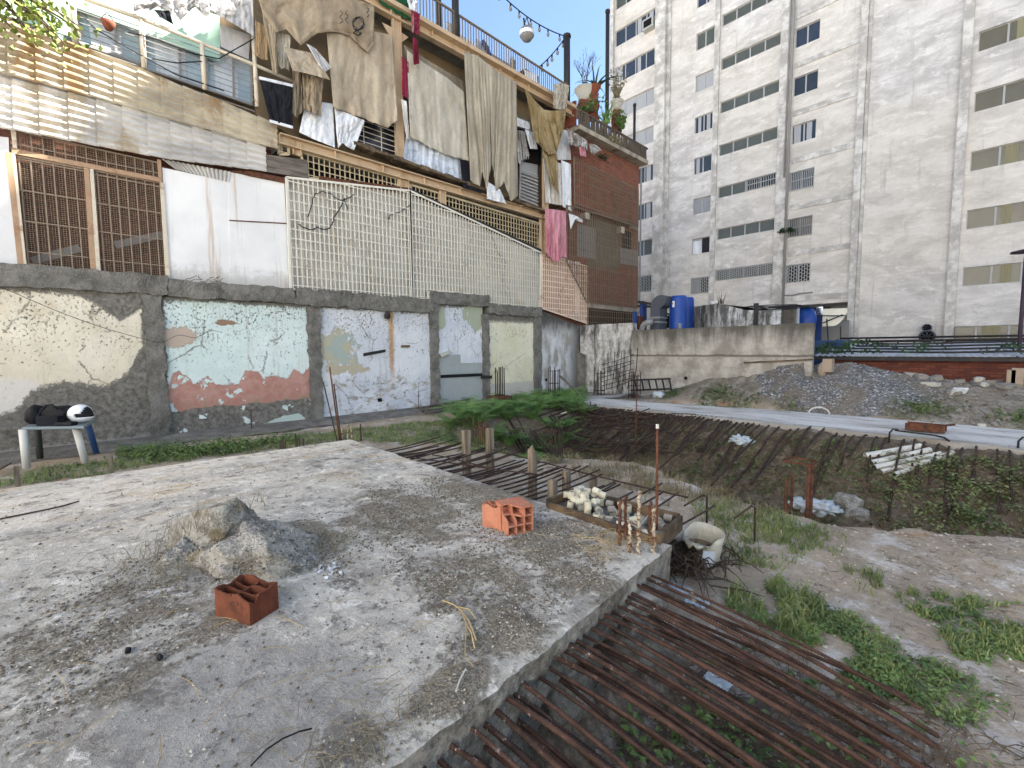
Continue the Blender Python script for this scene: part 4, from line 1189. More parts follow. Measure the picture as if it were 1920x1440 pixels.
fplate('bottom_ledge', [(1102, 566), (1197, 578), (1197, 586), (1102, 576)], 0.16, 0.3, 'ledge')
grille('window_cage', [(1076, 296), (1197, 356), (1196, 426), (1078, 388)], 0.34, 0.16, 0.36, 0.026, 'grille_dull', frame=0.04)
grille('window_cage', [(1062, 385), (1196, 420), (1196, 578), (1100, 567), (1062, 490)], 0.3, 0.17, 0.38, 0.026, 'grille_dull', frame=0.04)
grille('window_cage', [(1102, 574), (1197, 584), (1196, 605), (1102, 610)], 0.12, 0.17, 0.3, 0.028, 'grille_dull', frame=0.04)
grille('salmon_cage', [(1016, 478), (1062, 488), (1102, 500), (1102, 607), (1016, 578)], 0.08, 0.125, 0.24, 0.04, 'grille_salmon', frame=0.05)
fplate('plaster_strip', [(1014, 395), (1075, 405), (1075, 500), (1014, 480)], -0.12, 0.1, 'curtain')
fplate('brick_face', [(1014, 478), (1076, 490), (1076, 600), (1014, 580)], -0.05, 0.2, 'house_brick')
fplate('white_board', [(1078, 490), (1088, 492), (1088, 590), (1078, 588)], 0.02, 0.03, 'white_sheet_metal')
for x in (1101, 1167):
    a, b_ = P(x, 400 + (x - 1101) * 0.4, 0.26), P(x, 412 + (x - 1101) * 0.4, 0.26); mb = MB(); mb.box(WX, WX + 0.36, a.y - 0.2, a.y + 0.05, b_.z, a.z); mb.o('bracket', M['ledge'], house)
a, b_ = P(1101, 500, 0.08), P(1101, 610, 0.08); a.y = b_.y; mb = MB(); mb.bar(a, b_, 0.08, 0.08); mb.o('corner_post', M['grille_dull'], house)
# roof balcony: ledge slab, balustrade of leaning balusters
mb = MB(); mb.box(WX - 6, WX + 0.45, 16.9, 22.9, 12.08, 12.28); mb.o('balcony_ledge', M['ledge'], house)
mb = MB(); rr = random.Random(9); y = 16.95
while y < 22.85:
    mb.bar((WX + 0.38 + rr.uniform(-0.02, 0.02), y, 12.28), (WX + 0.38, y + rr.uniform(-0.07, 0.07), 12.9), 0.055, 0.055); y += 0.1
x = WX + 0.3
while x > WX - 4: mb.bar((x, 22.85, 12.28), (x + rr.uniform(-0.06, 0.06), 22.85, 12.9), 0.05, 0.05); x -= 0.13
mb.bar((WX + 0.38, 16.9, 12.92), (WX + 0.38, 22.9, 12.92), 0.09, 0.08); mb.bar((WX + 0.38, 22.85, 12.915), (WX - 4, 22.85, 12.915), 0.09, 0.07)
mb.o('balustrade', M['baluster'], house)
mb = MB(); mb.box(WX - 4, WX + 0.2, 16.9, 17.0, 12.3, 13.4); mb.o('roof_parapet', M['roof_brick'], house)
a = P(1196, 300); mb = MB(); mb.tube([(WX + 0.05, 22.85, 4.0), (WX + 0.05, 22.85, 12.0)], 0.05, 7); mb.o('drain_pipe', M['grey_metal'], house)
# roof railing with thin balusters
mb = MB(); a, b_ = P(776, 33, -0.1), P(1062, 202, -0.1)
ta = Vector((0, 0, P(865, 34, -0.1).z - P(865, 88, -0.1).z)); n = 62
for i in range(n + 1):
    p = a.lerp(b_, i / n); mb.bar(p, p + ta, 0.026, 0.026)
mb.bar(a + ta, b_ + ta, 0.06, 0.06); mb.bar(a + ta * 0.1, b_ + ta * 0.1, 0.04, 0.04)
mb.o('roof_railing', M['grille_dull'], house)
mb = MB(); mb.box(WX - 8, WX - 0.2, -9, 17, 12.9, 13.06); mb.o('roof_slab', M['cement'], house)
# ------------------------------------------------------------------ carpets, tarps and cloths hung over the facade
def pl(pts, t):
    # point at fraction t of a polyline (by length)
    L = [0.0]
    for a, b in zip(pts, pts[1:]): L.append(L[-1] + math.hypot(b[0] - a[0], b[1] - a[1]))
    s_ = t * L[-1]
    for i in range(len(pts) - 1):
        if s_ <= L[i + 1] or i == len(pts) - 2:
            k = (s_ - L[i]) / max(1e-6, L[i + 1] - L[i])
            return (pts[i][0] + (pts[i + 1][0] - pts[i][0]) * k, pts[i][1] + (pts[i + 1][1] - pts[i][1]) * k)
_cn = [0]
def cloth(name, top, bot, d, mt, label, cat='tarp', folds=4, amp=0.06, rag=0.0, curl=0.0, nu=60, nv=56, sag=0.0, group=None, d2=None):
    _cn[0] += 1; sd = _cn[0] * 2.37
    mb = MB()
    def f(u, v):
        a = pl(top, u); b = pl(bot, u)
        y = a[1] + (b[1] - a[1]) * v; x = a[0] + (b[0] - a[0]) * v
        y += sag * math.sin(math.pi * u) * (1 - v * 0.3)
        if rag: y += rag * v * v * (fbm(u * 9 + sd, 0.5, sd) * 2.2)
        dd = d + ((d2 - d) * v if d2 is not None else 0)
        ph = u * folds * 2 * math.pi + 2.0 * fbm(u * 2, v * 1.2, sd) * 2
        fa = 0.5 if name in ('carpet', 'flag', 'white_cloth', 'tarp') else 1.0
        k = fa * amp * (0.35 + 0.65 * v) * (math.sin(ph) * (0.5 + fbm(u * 3, sd) * 1.5) + 0.4 * math.sin(2.3 * ph + v * 2)) + 1.5 * amp * fbm(u * 2.2 + sd, v * 1.6, sd) * 2
        k += 0.7 * amp * fbm(u * 9 + v * 3 + sd, v * 6, sd) + 0.3 * amp * fbm(u * 25 + sd, v * 18, sd)
        k += curl * sst(v, 0.75, 1.0) * fbm(u * 4 + sd, 1.0, sd) * 2
        return P(x, y, max(dd + k, dd * 0.25 - 0.02))
    mb.grid(nu, nv, f)
    o = mb.o(name, M[mt], smooth=True, label=label, cat=cat, group=group)
    so = o.modifiers.new("thickness", 'SOLIDIFY'); so.thickness = 0.012
    return o
cloth('tarp', [(252, -18), (392, -18)], [(250, 28), (275, 24), (292, 14), (312, 20), (335, 40), (365, 12), (384, 30), (392, 30)], 0.3, 'cloth_greytarp', 'crumpled pale grey tarp over the green fascia at the upper left', folds=5, amp=0.09, curl=0.1)
cloth('tarp', [(388, -18), (474, -18)], [(392, 22), (412, 30), (440, 46), (476, 68)], 0.28, 'cloth_greytarp', 'pale grey striped tarp hanging left of the brown carpets', folds=4, amp=0.07)
cloth('bag_scrap', [(288, 18), (318, 20)], [(300, 32), (325, 46)], 0.42, 'cloth_black', 'dark printed plastic scrap caught under the crumpled grey tarp', 'plastic scrap', folds=1, amp=0.03)
cloth('curtain', [(412, 46), (470, 66)], [(414, 88), (466, 112)], -0.15, 'cloth_greytarp', 'pleated grey curtain behind the last window bay below the striped tarp', 'curtain', folds=7, amp=0.04)
cloth('carpet', [(478, -22), (590, -22), (702, 10)], [(494, 28), (519, 62), (536, 54), (564, 84), (596, 62), (620, 60), (655, 68), (690, 100), (700, 86)], 0.45, 'carpet_brown', 'big brown carpet with scribbles draped over the roof edge, topmost of the hanging carpets', 'carpet', folds=4, amp=0.07, rag=3, curl=0.12, nu=70, nv=40)
# scribbles on that carpet
mb = MB()
c0 = (672, 44)
def scr(cx, cy, rx, ry, turns, sd, d=0.62):
    pts = []
    for i in range(int(turns * 18) + 1):
        t = i / 18 * 2 * math.pi; k = 1 - 0.09 * (i / 18)
        pts.append(P(cx + rx * k * math.cos(t) + 1.5 * math.sin(t * 2.7 + sd), cy + ry * k * math.sin(t) + math.cos(t * 3.1 + sd), d))
    mb.tube(pts, 0.012, 4)
scr(672, 44, 12, 13, 3.2, 0); scr(670, 62, 7, 4, 1.5, 2)
for x0 in (640, 650, 690):
    mb.tube([P(x0 + 3 * math.sin(i * 1.9 + x0), 20 + i * 4 if x0 < 690 else 14 + i * 3, 0.62) for i in range(7)], 0.01, 4)
mb.o('scribble', M['wire_black'], bpy.data.objects['carpet'])
cloth('carpet', [(612, 58), (660, 50), (735, 66)], [(625, 200), (642, 208), (686, 224), (702, 231), (727, 240), (746, 226)], 0.3, 'carpet_beige', 'largest long beige carpet hanging between the columns, its lower corner turned up', 'carpet', folds=3, amp=0.06, rag=3, curl=0.2, nu=60, nv=50)
cloth('carpet', [(486, -8), (516, 44)], [(512, 134), (522, 140)], 0.4, 'carpet_brown', 'narrow brown carpet strip tapering to a point beside the cardboard', 'carpet', folds=2, amp=0.05)
cloth('cardboard_sheet', [(478, 38), (501, 52)], [(480, 104), (489, 111), (502, 113)], 0.35, 'cardboard', 'brown cardboard sheet with a drawn shape hanging left of the carpet strip', 'cardboard', folds=1, amp=0.03)
cloth('carpet', [(518, 62), (545, 66)], [(523, 124), (542, 132)], 0.22, 'carpet_pale', 'short pale carpet piece tucked behind the folded carpet', 'carpet', folds=2, amp=0.05, rag=4)
cloth('carpet', [(533, 88), (584, 100), (596, 112)], [(549, 133), (572, 137), (619, 150)], 0.5, 'carpet_beige', 'stiff carpet sheet folded over like a small awning', 'carpet', folds=1, amp=0.05, d2=0.75)
cloth('plastic_sheet', [(575, 82), (592, 92)], [(606, 138), (622, 126)], 0.62, 'cloth_greytarp', 'creased grey plastic strip hanging beside the largest beige carpet', 'plastic sheet', folds=2, amp=0.05)
cloth('carpet', [(549, 132), (570, 137)], [(549, 214), (557, 221), (571, 204)], 0.3, 'carpet_dark', 'dark grey brown carpet hanging just right of the black flag', 'carpet', folds=2, amp=0.06, curl=0.12)
cloth('carpet', [(567, 139), (606, 146)], [(571, 204), (586, 212), (601, 219)], 0.42, 'carpet_brown', 'stained tan carpet with scribbles below the awning like sheet', 'carpet', folds=2, amp=0.06, curl=0.15)
cloth('flag', [(486, 148), (520, 158), (549, 162)], [(506, 226), (530, 233), (549, 238)], 0.3, 'cloth_black', 'black flag tied across the window guard beside the corrugated sheets', 'flag', folds=3, amp=0.05)
for a, b_ in (((486, 146), (549, 161)), ((506, 227), (549, 239))):
    mb = MB(); mb.bar(P(*a, 0.33), P(*b_, 0.33), 0.03, 0.07); mb.o('hem', M['cloth_white'], bpy.data.objects['flag'])
cloth('white_cloth', [(570, 206), (604, 192), (624, 195)], [(561, 248), (590, 262), (628, 277)], 0.18, 'cloth_white', 'white cloth tied below the tan carpet, left of the two white cloths', 'cloth', folds=2, amp=0.04)
cloth('white_cloth', [(627, 202), (655, 214), (684, 226)], [(634, 278), (642, 268), (652, 276), (664, 282)], 0.24, 'cloth_white', 'white cloth with a folded diagonal corner below the largest beige carpet', 'cloth', folds=2, amp=0.08)
cloth('carpet', [(757, 84), (800, 112), (868, 152)], [(768, 130), (805, 150), (872, 190)], 0.12, 'carpet_dark', 'dark carpet strip under the roof beam behind the pale carpet', 'carpet', folds=4, amp=0.05, rag=4)
cloth('carpet', [(763, 94), (792, 116), (838, 146), (870, 172)], [(769, 258), (800, 274), (840, 292), (880, 303)], 0.22, 'carpet_pale', 'wide pale beige carpet in the bay right of the red scarves', 'carpet', folds=4, amp=0.05, rag=3, nu=60, nv=46)
cloth('bedsheet', [(762, 250), (800, 266), (864, 294)], [(755, 300), (800, 318), (845, 333), (868, 340)], 0.1, 'cloth_bluewhite', 'pleated blue white bedsheet below the wide pale carpet', 'bedsheet', folds=9, amp=0.06, rag=3)
cloth('tarp', [(862, 298), (882, 306)], [(868, 352), (904, 363)], 0.24, 'cloth_black', 'small black tarp peeping out below the bedsheet and the torn drape', folds=1, amp=0.03)
cloth('drape', [(870, 97), (895, 104), (930, 132), (956, 148), (968, 154)], [(882, 337), (899, 344), (905, 322), (912, 352), (922, 300), (930, 362), (945, 344), (958, 376), (971, 366)], 0.42, 'drape_taupe', 'tall torn taupe drape with a ragged bottom hanging from the roof edge', 'drape', folds=6, amp=0.07, rag=10, nu=90, nv=60)
cloth('white_cloth', [(913, 340), (938, 356)], [(913, 373), (949, 382)], 0.36, 'cloth_white', 'small white rag hanging from the bottom of the torn drape', 'cloth', folds=2, amp=0.05)
cloth('drape', [(985, 166), (1020, 196), (1061, 206)], [(1002, 262), (1030, 284), (1042, 282), (1058, 236)], 0.5, 'drape_olive', 'olive brown drape swagged in deep folds from the roof railing', 'drape', folds=5, amp=0.1, sag=10, nu=60, nv=44)
cloth('drape', [(984, 168), (995, 178)], [(1004, 244), (1012, 240)], 0.56, 'drape_olive', 'narrow olive end of cloth hanging straight beside the swagged drape', 'drape', folds=1, amp=0.05)
cloth('drape', [(1017, 282), (1044, 288)], [(1034, 345), (1040, 352), (1048, 366)], 0.42, 'drape_olive', 'pointed olive cloth tail below the swagged drape over the stained sheet', 'drape', folds=2, amp=0.06)
cloth('tarp', [(1038, 158), (1052, 156), (1067, 160)], [(1037, 202), (1050, 206), (1062, 204)], 0.55, 'carpet_pale', 'crumpled pale tarp bundled over the roof railing beside the pole', folds=4, amp=0.12)
cloth('white_cloth', [(968, 220), (993, 230)], [(970, 236), (994, 244)], 0.2, 'cloth_white', 'short white cloth band between the torn drape and the olive swag', 'cloth', folds=1, amp=0.03)
cloth('white_cloth', [(984, 242), (1000, 248)], [(994, 279), (1008, 280)], 0.22, 'cloth_white', 'white strip slanting below the short white band', 'cloth', folds=1, amp=0.04)
cloth('ragged_cloth', [(968, 244), (985, 246)], [(972, 310), (992, 292)], 0.12, 'cloth_dirty', 'frayed dark grey rags bunched above the louver window', 'rag', folds=4, amp=0.12, rag=8)
cloth('tarp', [(1046, 240), (1066, 246)], [(1042, 300), (1071, 300)], 0.16, 'cloth_greytarp', 'grey tarp strip behind the olive swag', folds=3, amp=0.05)
cloth('stained_sheet', [(1019, 296), (1056, 308)], [(1023, 380), (1056, 386)], 0.2, 'cloth_stained', 'white sheet with a brown water stain below the olive cloth tail', 'bedsheet', folds=2, amp=0.04)
cloth('white_cloth', [(1052, 300), (1070, 308)], [(1056, 388), (1071, 396)], 0.26, 'cloth_white', 'long narrow white sheet right of the stained sheet', 'cloth', folds=1, amp=0.04)
cloth('pink_cloth', [(1022, 391), (1040, 393), (1061, 396)], [(1024, 474), (1034, 486), (1046, 491), (1054, 482), (1062, 484)], 0.38, 'cloth_pink', 'faded pink tarp full of holes hanging on the cage', 'cloth', folds=2, amp=0.07, rag=3)
cloth('washing', [(1064, 243), (1080, 250), (1101, 264)], [(1066, 270), (1085, 276), (1101, 282)], 0.6, 'cloth_dirty', 'dirty white shirt like cloth hanging under the balcony ledge', 'cloth', folds=3, amp=0.12)
cloth('washing', [(1086, 276), (1098, 278)], [(1088, 292), (1099, 294)], 0.62, 'cloth_pink', 'small pink rag under the dirty white cloth', 'cloth', folds=1, amp=0.05)
cloth('washing', [(1104, 270), (1116, 270), (1128, 282)], [(1108, 288), (1114, 290), (1120, 284)], 0.5, 'cloth_dirty', 'torn grey rag under the right half of the balcony ledge', 'cloth', folds=2, amp=0.1)
cloth('plastic_sheet', [(1066, 400), (1078, 404), (1092, 412)], [(1070, 430), (1078, 412), (1092, 418)], 0.42, 'cloth_white', 'torn white plastic flap on the cage right of the pink tarp', 'plastic sheet', folds=1, amp=0.06)
cloth('scarf', [(753, 106), (766, 116)], [(754, 178), (765, 186)], 0.22, 'cloth_red', 'red and white printed scarf tied to the steel column', 'scarf', folds=2, amp=0.06)
cloth('scarf', [(771, 18), (787, 26)], [(773, 62), (786, 66)], 0.5, 'cloth_red', 'magenta scarf hanging over the roof edge, upper of the two', 'scarf', folds=2, amp=0.06)
cloth('scarf', [(774, 70), (782, 75)], [(776, 122), (786, 119)], 0.48, 'cloth_red', 'twisted red scarf end below the magenta scarf', 'scarf', folds=2, amp=0.06)
cloth('white_cloth', [(762, -8), (782, 2)], [(768, 18), (782, 22)], 0.45, 'cloth_white', 'white cloth bunched at the roof edge above the magenta scarf', 'cloth', folds=2, amp=0.08)
cloth('tarp', [(700, -22), (770, -18)], [(712, 6), (742, 24), (770, 40)], 0.1, 'cloth_green', 'dark green tarp at the roof edge right of the brown carpets', folds=2, amp=0.03)
cloth('feed_sack', [(752, 186), (762, 190)], [(762, 258), (768, 262)], 0.2, 'cloth_stained', 'narrow frayed cloth hanging along the right side of the steel column', 'cloth', folds=1, amp=0.05, rag=4)

# ------------------------------------------------------------------ on the roof
def roof(px, py, d): return P(px, py, d)
def pole(px, py0, py1, d, r, mt, label, lean=0):
    a = roof(px, py1, d); b_ = roof(px - lean, py0, d); b_.y = a.y
    mb = MB(); mb.tube([a, b_], r, 8); mb.tube([b_ - Vector((0, 0, 0.02)), b_ + Vector((0, 0, 0.1))], r * 1.25, 8)
    return mb.o('roof_pole', M[mt], smooth=True, label=label, cat='pole')
pole(855, -30, 84, -0.15, 0.13, 'dark_metal', 'dark roof pole at the railing left of the white boards')
pl1 = pole(1063, 70, 196, -0.3, 0.15, 'dark_metal', 'thick dark pole on the roof carrying the string of bulbs')
pole(824, -10, 68, -0.6, 0.09, 'dark_metal', 'dark roof post near the magenta scarf')
pole(1138, 22, 226, -0.4, 0.1, 'dark_metal', 'tall thin rusty pole standing among the roof planters')
pole(1189, 198, 282, 0.3, 0.07, 'dark_metal', 'short dark post at the corner of the balustrade')
def bulbs(a, b_, sagpx, n, d, label, label_b):
    pts = []
    for i in range(25):
        t = i / 24; pts.append(P(a[0] + (b_[0] - a[0]) * t, a[1] + (b_[1] - a[1]) * t + sagpx * 4 * t * (1 - t), d))
    t_ = thing('string_lights', label, 'string lights', tuple(pts[12]))
    mb = MB(); mb.tube(pts, 0.025, 5); mb.o('cable', M['wire_black'], t_)
    for k in range(n):
        p = pts[int((k + 0.5) / n * 24)]
        mb = MB(); mb.tube([p, p - Vector((0, 0, 0.14))], 0.035, 6); mb.o('socket', M['wire_black'], t_)
        mb = MB(); mb.blob(p - Vector((0, 0, 0.22)), 0.07, 0.07, 0.1, 2, 0, 1); mb.o('bulb', M['grey_cabinet'], t_, smooth=True)
bulbs((930, -20), (1060, 68), 12, 7, -1.0, 'string of small bulbs coming down from the top of the sky to the thick pole', '')
bulbs((1060, 70), (1010, 126), 4, 5, -0.6, 'short string of bulbs running from the thick pole down to the railing', '')
hp = thing('hanging_pot', 'round pot hanging from the string of bulbs against the sky', 'hanging pot', tuple(P(988, 62, -1.0)))
c = P(988, 63, -1.0); mb = MB(); mb.lathe([(0.0, -0.32), (0.2, -0.27), (0.31, -0.1), (0.32, 0.05), (0.26, 0.2), (0.23, 0.2), (0.28, 0.05)], c, 14); mb.o('pot', M['grey_cabinet'], hp, smooth=True)
mb = MB(); top_ = P(988, 32, -1.0)
for dx in (-0.25, 0.25): mb.tube([c + Vector((0, dx, 0.12)), top_], 0.02, 4)
mb.tube([c + Vector((0, -0.1, 0.1)), c + Vector((0, -0.2, 0.55))], 0.04, 5); mb.o('cord', M['wire_black'], hp)
mb = MB(); mb.lathe([(0.322, -0.1), (0.325, 0.06)], c, 14); mb.o('white_band', M['cloth_white'], hp, smooth=True)
# boards and things stored behind the railing
def rbox(name, px0, py0, px1, py1, d, th, mt, label, cat):
    a, b_ = P(px0, py0, d), P(px1, py1, d); mb = MB()
    mb.hexa([(a.x - th, a.y, b_.z), (a.x, a.y, b_.z), (a.x, b_.y, b_.z), (a.x - th, b_.y, b_.z), (a.x - th, a.y, a.z), (a.x, a.y, a.z), (a.x, b_.y, a.z), (a.x - th, b_.y, a.z)])
    return mb.o(name, M[mt], label=label, cat=cat)
rbox('white_board', 838, 40, 850, 78, -0.5, 0.05, 'white_sheet_metal', 'narrow pale board leaning behind the roof railing beside the left pole', 'board')
rbox('white_board', 862, 64, 890, 106, -0.6, 0.05, 'white_sheet_metal', 'wide pale board behind the roof railing right of the left pole', 'board')
rbox('white_board', 893, 72, 914, 120, -0.7, 0.05, 'cloth_bluewhite', 'bluish board behind the railing next to the wide pale one', 'board')
rbox('metal_drum', 918, 98, 956, 132, -0.9, 0.8, 'grey_metal', 'white washing machine like box behind the roof railing', 'appliance')
rbox('shutter', 958, 108, 968, 146, -0.5, 0.06, 'louver_grey', 'dark louvered shutter standing behind the railing', 'shutter')
rbox('white_board', 960, 106, 964, 150, -0.38, 0.05, 'white_frame', 'white upright plank behind the railing left of the dark shutter', 'board')
rbox('dark_cabinet', 984, 128, 1010, 168, -0.9, 0.5, 'dark_metal', 'dark cabinet behind the railing in front of the sky gap', 'cabinet')
cloth('washing', [(982, 130), (1006, 140)], [(986, 158), (1008, 166)], -0.35, 'cloth_white', 'white cloth thrown over the dark roof cabinet', 'cloth', folds=2, amp=0.08)
mb = MB(); mb.tube([P(904, 76, -0.5), P(914, 92, -0.5), P(922, 118, -0.5)], 0.09, 6); mb.o('blue_umbrella', M['blue_paint'], smooth=True, label='folded blue umbrella leaning behind the roof railing', cat='umbrella')
# planters on the brick balcony: white pots on spiral brick chimneys
def planter(px, pyb, pyt, d, potpy, label, w=0.5):
    a, b_ = P(px, pyb, d), P(px, pyt, d); t_ = thing('brick_planter', label, 'planter', (a.x, a.y, a.z))
    H = b_.z - a.z; n = 12; mb = MB()
    for i in range(n):
        z0 = H * i / n; mb.obox((a.x, a.y, a.z + z0 + H / n / 2), w * 0.5, w * 0.5, H / n * 0.46, Matrix.Rotation(0.22 * i, 3, 'Z'))
    mb.o('brick_column', M['roof_brick'], t_)
    c = Vector((a.x, a.y, b_.z)); hh = abs(P(px, potpy, d).z - b_.z)
    mb = MB(); mb.lathe([(0.0, 0), (w * 0.5, 0), (w * 0.55, hh * 0.4), (w * 0.85, hh * 0.95), (w * 0.88, hh), (w * 0.75, hh), (w * 0.7, hh * 0.9), (0.0, hh * 0.9)], c, 12); mb.o('pot', M['pot_white'] if w > 0.6 or px > 1140 else M['terracotta'], t_, smooth=True)
    return t_, c + Vector((0, 0, hh))
pa = planter(1097, 222, 192, -0.9, 168, 'white flared pot with a bare shrub on the roof behind the balustrade', 0.64)
pb = planter(1113, 226, 178, -0.5, 163, 'tall spiral brick column with a terracotta pot and drooping cactus', 0.42)
pc = planter(1156, 248, 208, -0.6, 190, 'second spiral brick column with a pale pot further along the balustrade', 0.42)
def spray(name, c, n, L, mt, label, cat, up=0.6, droop=0.6, w=0.05, seed=1, seg=6, leafy=0):
    rr = random.Random(seed); mb = MB()
    for k in range(n):
        a = rr.uniform(0, 6.28); l = L * rr.uniform(0.5, 1); p = Vector(c) + Vector((rr.uniform(-.1, .1), rr.uniform(-.1, .1), 0)); d = Vector((math.cos(a) * (1 - up), math.sin(a) * (1 - up), up + rr.uniform(-.2, .2))).normalized()
        pts = [p.copy()]
        for i in range(seg):
            p = p + d * (l / seg); d = (d + Vector((0, 0, -droop / seg)) + Vector((rr.uniform(-.15, .15), rr.uniform(-.15, .15), rr.uniform(-.1, .1)))).normalized(); pts.append(p.copy())
            for q in range(leafy):
                e = Vector((rr.uniform(-1, 1), rr.uniform(-1, 1), rr.uniform(-.6, .8))).normalized(); s2 = e.orthogonal().normalized() * w * rr.uniform(0.6, 1.4); e *= w * 2.6 * rr.uniform(.6, 1.3)
                mb.face([p, p + e * 0.5 + s2, p + e, p + e * 0.5 - s2])
        mb.tube(pts, [max(0.15, 1 - i / seg) * w * (0.35 if leafy else 1) for i in range(seg + 1)], 4)
    return mb.o(name, M[mt], label=label, cat=cat)
def bare_shrub(c, H, label, seed=5):
    rr = random.Random(seed); mb = MB()
    def grow(p, d, l, r, dep):
        q = p + d * l; mb.tube([p, p.lerp(q, .5) + Vector((rr.uniform(-1, 1), rr.uniform(-1, 1), 0)) * l * 0.06, q], [r, r * .8, r * .6], 4)
        if dep:
            for k in range(rr.choice((2, 3))): grow(q, (d + Vector((rr.uniform(-.7, .7), rr.uniform(-.7, .7), rr.uniform(-.1, .5)))).normalized(), l * rr.uniform(.6, .85), r * .6, dep - 1)
    for k in range(4): grow(Vector(c), Vector((rr.uniform(-.3, .3), rr.uniform(-.3, .3), 1)).normalized(), H * 0.3, 0.03, 4)
    return mb.o('bare_shrub', M['twig'], label=label, cat='shrub')
bare_shrub(pa[1], 2.2, 'leafless shrub growing from the white flared pot against the sky')
spray('cactus', pb[1] + Vector((0, 0.1, 0)), 13, 1.7, 'vine_dark', 'drooping dark cactus in the terracotta pot', 'cactus', 0.5, 1.6, 0.06, 4)
spray('roof_plant', pc[1], 26, 1.5, 'dry_weed', 'grey dry bush on the second brick column', 'shrub', 0.8, 0.5, 0.05, 7, 6, 2)
spray('roof_plant', P(1102, 205, -0.2), 22, 1.2, 'weed_green', 'green trailing weeds in front of the white flared pot', 'plant', 0.5, 1.4, 0.05, 8, 6, 2)
spray('roof_plant', P(1137, 232, 0.0), 26, 1.3, 'fern_green', 'grassy green clump at the foot of the thin rusty pole', 'plant', 0.7, 1.0, 0.04, 9, 6, 0)
spray('roof_plant', P(1165, 242, -0.2), 20, 0.9, 'weed_green', 'small leafy cactus at the right of the second brick column', 'plant', 0.8, 0.3, 0.07, 10, 5, 2)
spray('roof_plant', P(1150, 262, 0.38), 20, 0.8, 'dry_weed', 'weeds hanging through the balusters of the balcony', 'plant', 0.1, 1.6, 0.04, 11, 6, 2)
spray('ledge_weed', P(1128, 296, 0.08), 12, 0.6, 'vine_dark', 'dark weeds rooted in the brick below the balcony ledge', 'weed', 0.2, 1.2, 0.04, 12, 5, 2)
# clay pot hung on the window rail and leafy branch at the upper left
c = P(203, 47, 0.3); cp = thing('wall_pot', 'small brown clay pot hanging from the railing at the upper left', 'pot', tuple(c))
mb = MB(); mb.lathe([(0.0, -0.1), (0.06, -0.1), (0.11, 0.0), (0.13, 0.07), (0.11, 0.07), (0.06, -0.03)], c, 12); mb.o('pot', M['terracotta'], cp, smooth=True)
mb = MB(); mb.tube([c + Vector((0, 0.12, 0.07)), c + Vector((-0.05, 0, 0.3)), c + Vector((0, -0.12, 0.07))], 0.012, 4); mb.o('cord', M['wire_black'], cp)
def branch_tree():
    rr = random.Random(21)
    t_ = thing('leafy_branch', 'sunlit leafy tree branch reaching in over the corrugated sheets at the upper left', 'tree branch', tuple(P(-60, 40, 1.0)))
    mb = MB(); lf = MB()
    base = P(-140, -20, 1.6)
    tips = [(20, 20), (70, 35), (110, 60), (150, 66), (60, 62), (118, 86), (20, 55), (100, 30), (140, 50), (0, 5), (75, 85), (135, 90), (40, 0)]
    for tx, ty in tips:
        d = rr.uniform(0.35, 1.4); q = P(tx, ty, d); pts = [base]
        for i in range(1, 7):
            t = i / 6; pts.append(base.lerp(q, t) + Vector((rr.uniform(-.1, .1), rr.uniform(-.1, .1), 0.5 * math.sin(math.pi * t))))
        mb.tube(pts, [0.05 * (1 - i / 8) for i in range(7)], 5)
        for i in range(60):
            t = rr.uniform(0.45, 1.03); k = min(5, int(t * 6)); p = pts[k].lerp(pts[min(6, k + 1)], t * 6 - k) + Vector((rr.gauss(0, .16), rr.gauss(0, .22), rr.gauss(0, .16)))
            e = Vector((rr.uniform(-1, 1), rr.uniform(-1, 1), rr.uniform(-1.2, .4))).normalized(); s2 = e.orthogonal().normalized(); s2.rotate(Matrix.Rotation(rr.uniform(0, 6.28), 3, e)); l = rr.uniform(.08, .15)
            lf.face([p, p + e * l * .5 + s2 * l * .33, p + e * l, p + e * l * .5 - s2 * l * .33])
    mb.o('branch', M['bark'], t_); lf.o('leaves', M['sun_leaf'], t_)
branch_tree()
# ------------------------------------------------------------------ apartment tower
TX0, TX1, TH = -21.1, 34.0, 45.6
tower = thing('apartment_tower', 'tall pale concrete apartment tower with rows of horizontal windows behind the lot', 'apartment tower', (-4, TY, 0))
holes = []                                           # (x0, x1, z0, z1, column)
PITCH = 2.655
for k in range(-1, 8):
    z = 26.03 - PITCH * k; holes.append((-20.76, -17.3, z - 1.14, z, 1, k))
zt2 = Tw(1306.8, 64).z; zb2 = Tw(1306.8, 95).z
for k in range(-1, 7):
    z = zt2 - PITCH * k; holes.append((-14.42, -13.24, z - (zt2 - zb2), z, 2, k))
for k in range(0, 7):
    z = 23.1 - 2.655 * k; holes.append((-12.76, -9.36, z - 0.69, z, 3, k))
zt4 = Tw(1483, 59.6).z; zb4 = Tw(1483, 94.4).z
for k in range(-1, 6):
    z = zt4 - PITCH * k; holes.append((-8.6, -7.4, z - (zt4 - zb4), z, 4, k))
zt5 = Tw(1832.5, 61).z; zb5 = Tw(1832.5, 98).z
for k in range(-2, 5):
    z = zt5 - PITCH * k; holes.append((-1.12, 2.6, z - (zt5 - zb5), z, 5, k))
z = Tw(1793, 612).z; holes.append((-1.6, 2.6, 1.9, z, 5, 9))
oz = Tw(1480, 576).z
holes.append((Tw(1464, 600).x, Tw(1590, 600).x, 1.7, Tw(1590, 566).z, 6, 0))
xs = sorted(set([TX0, TX1] + [h[0] for h in holes] + [h[1] for h in holes]))
mb = MB()
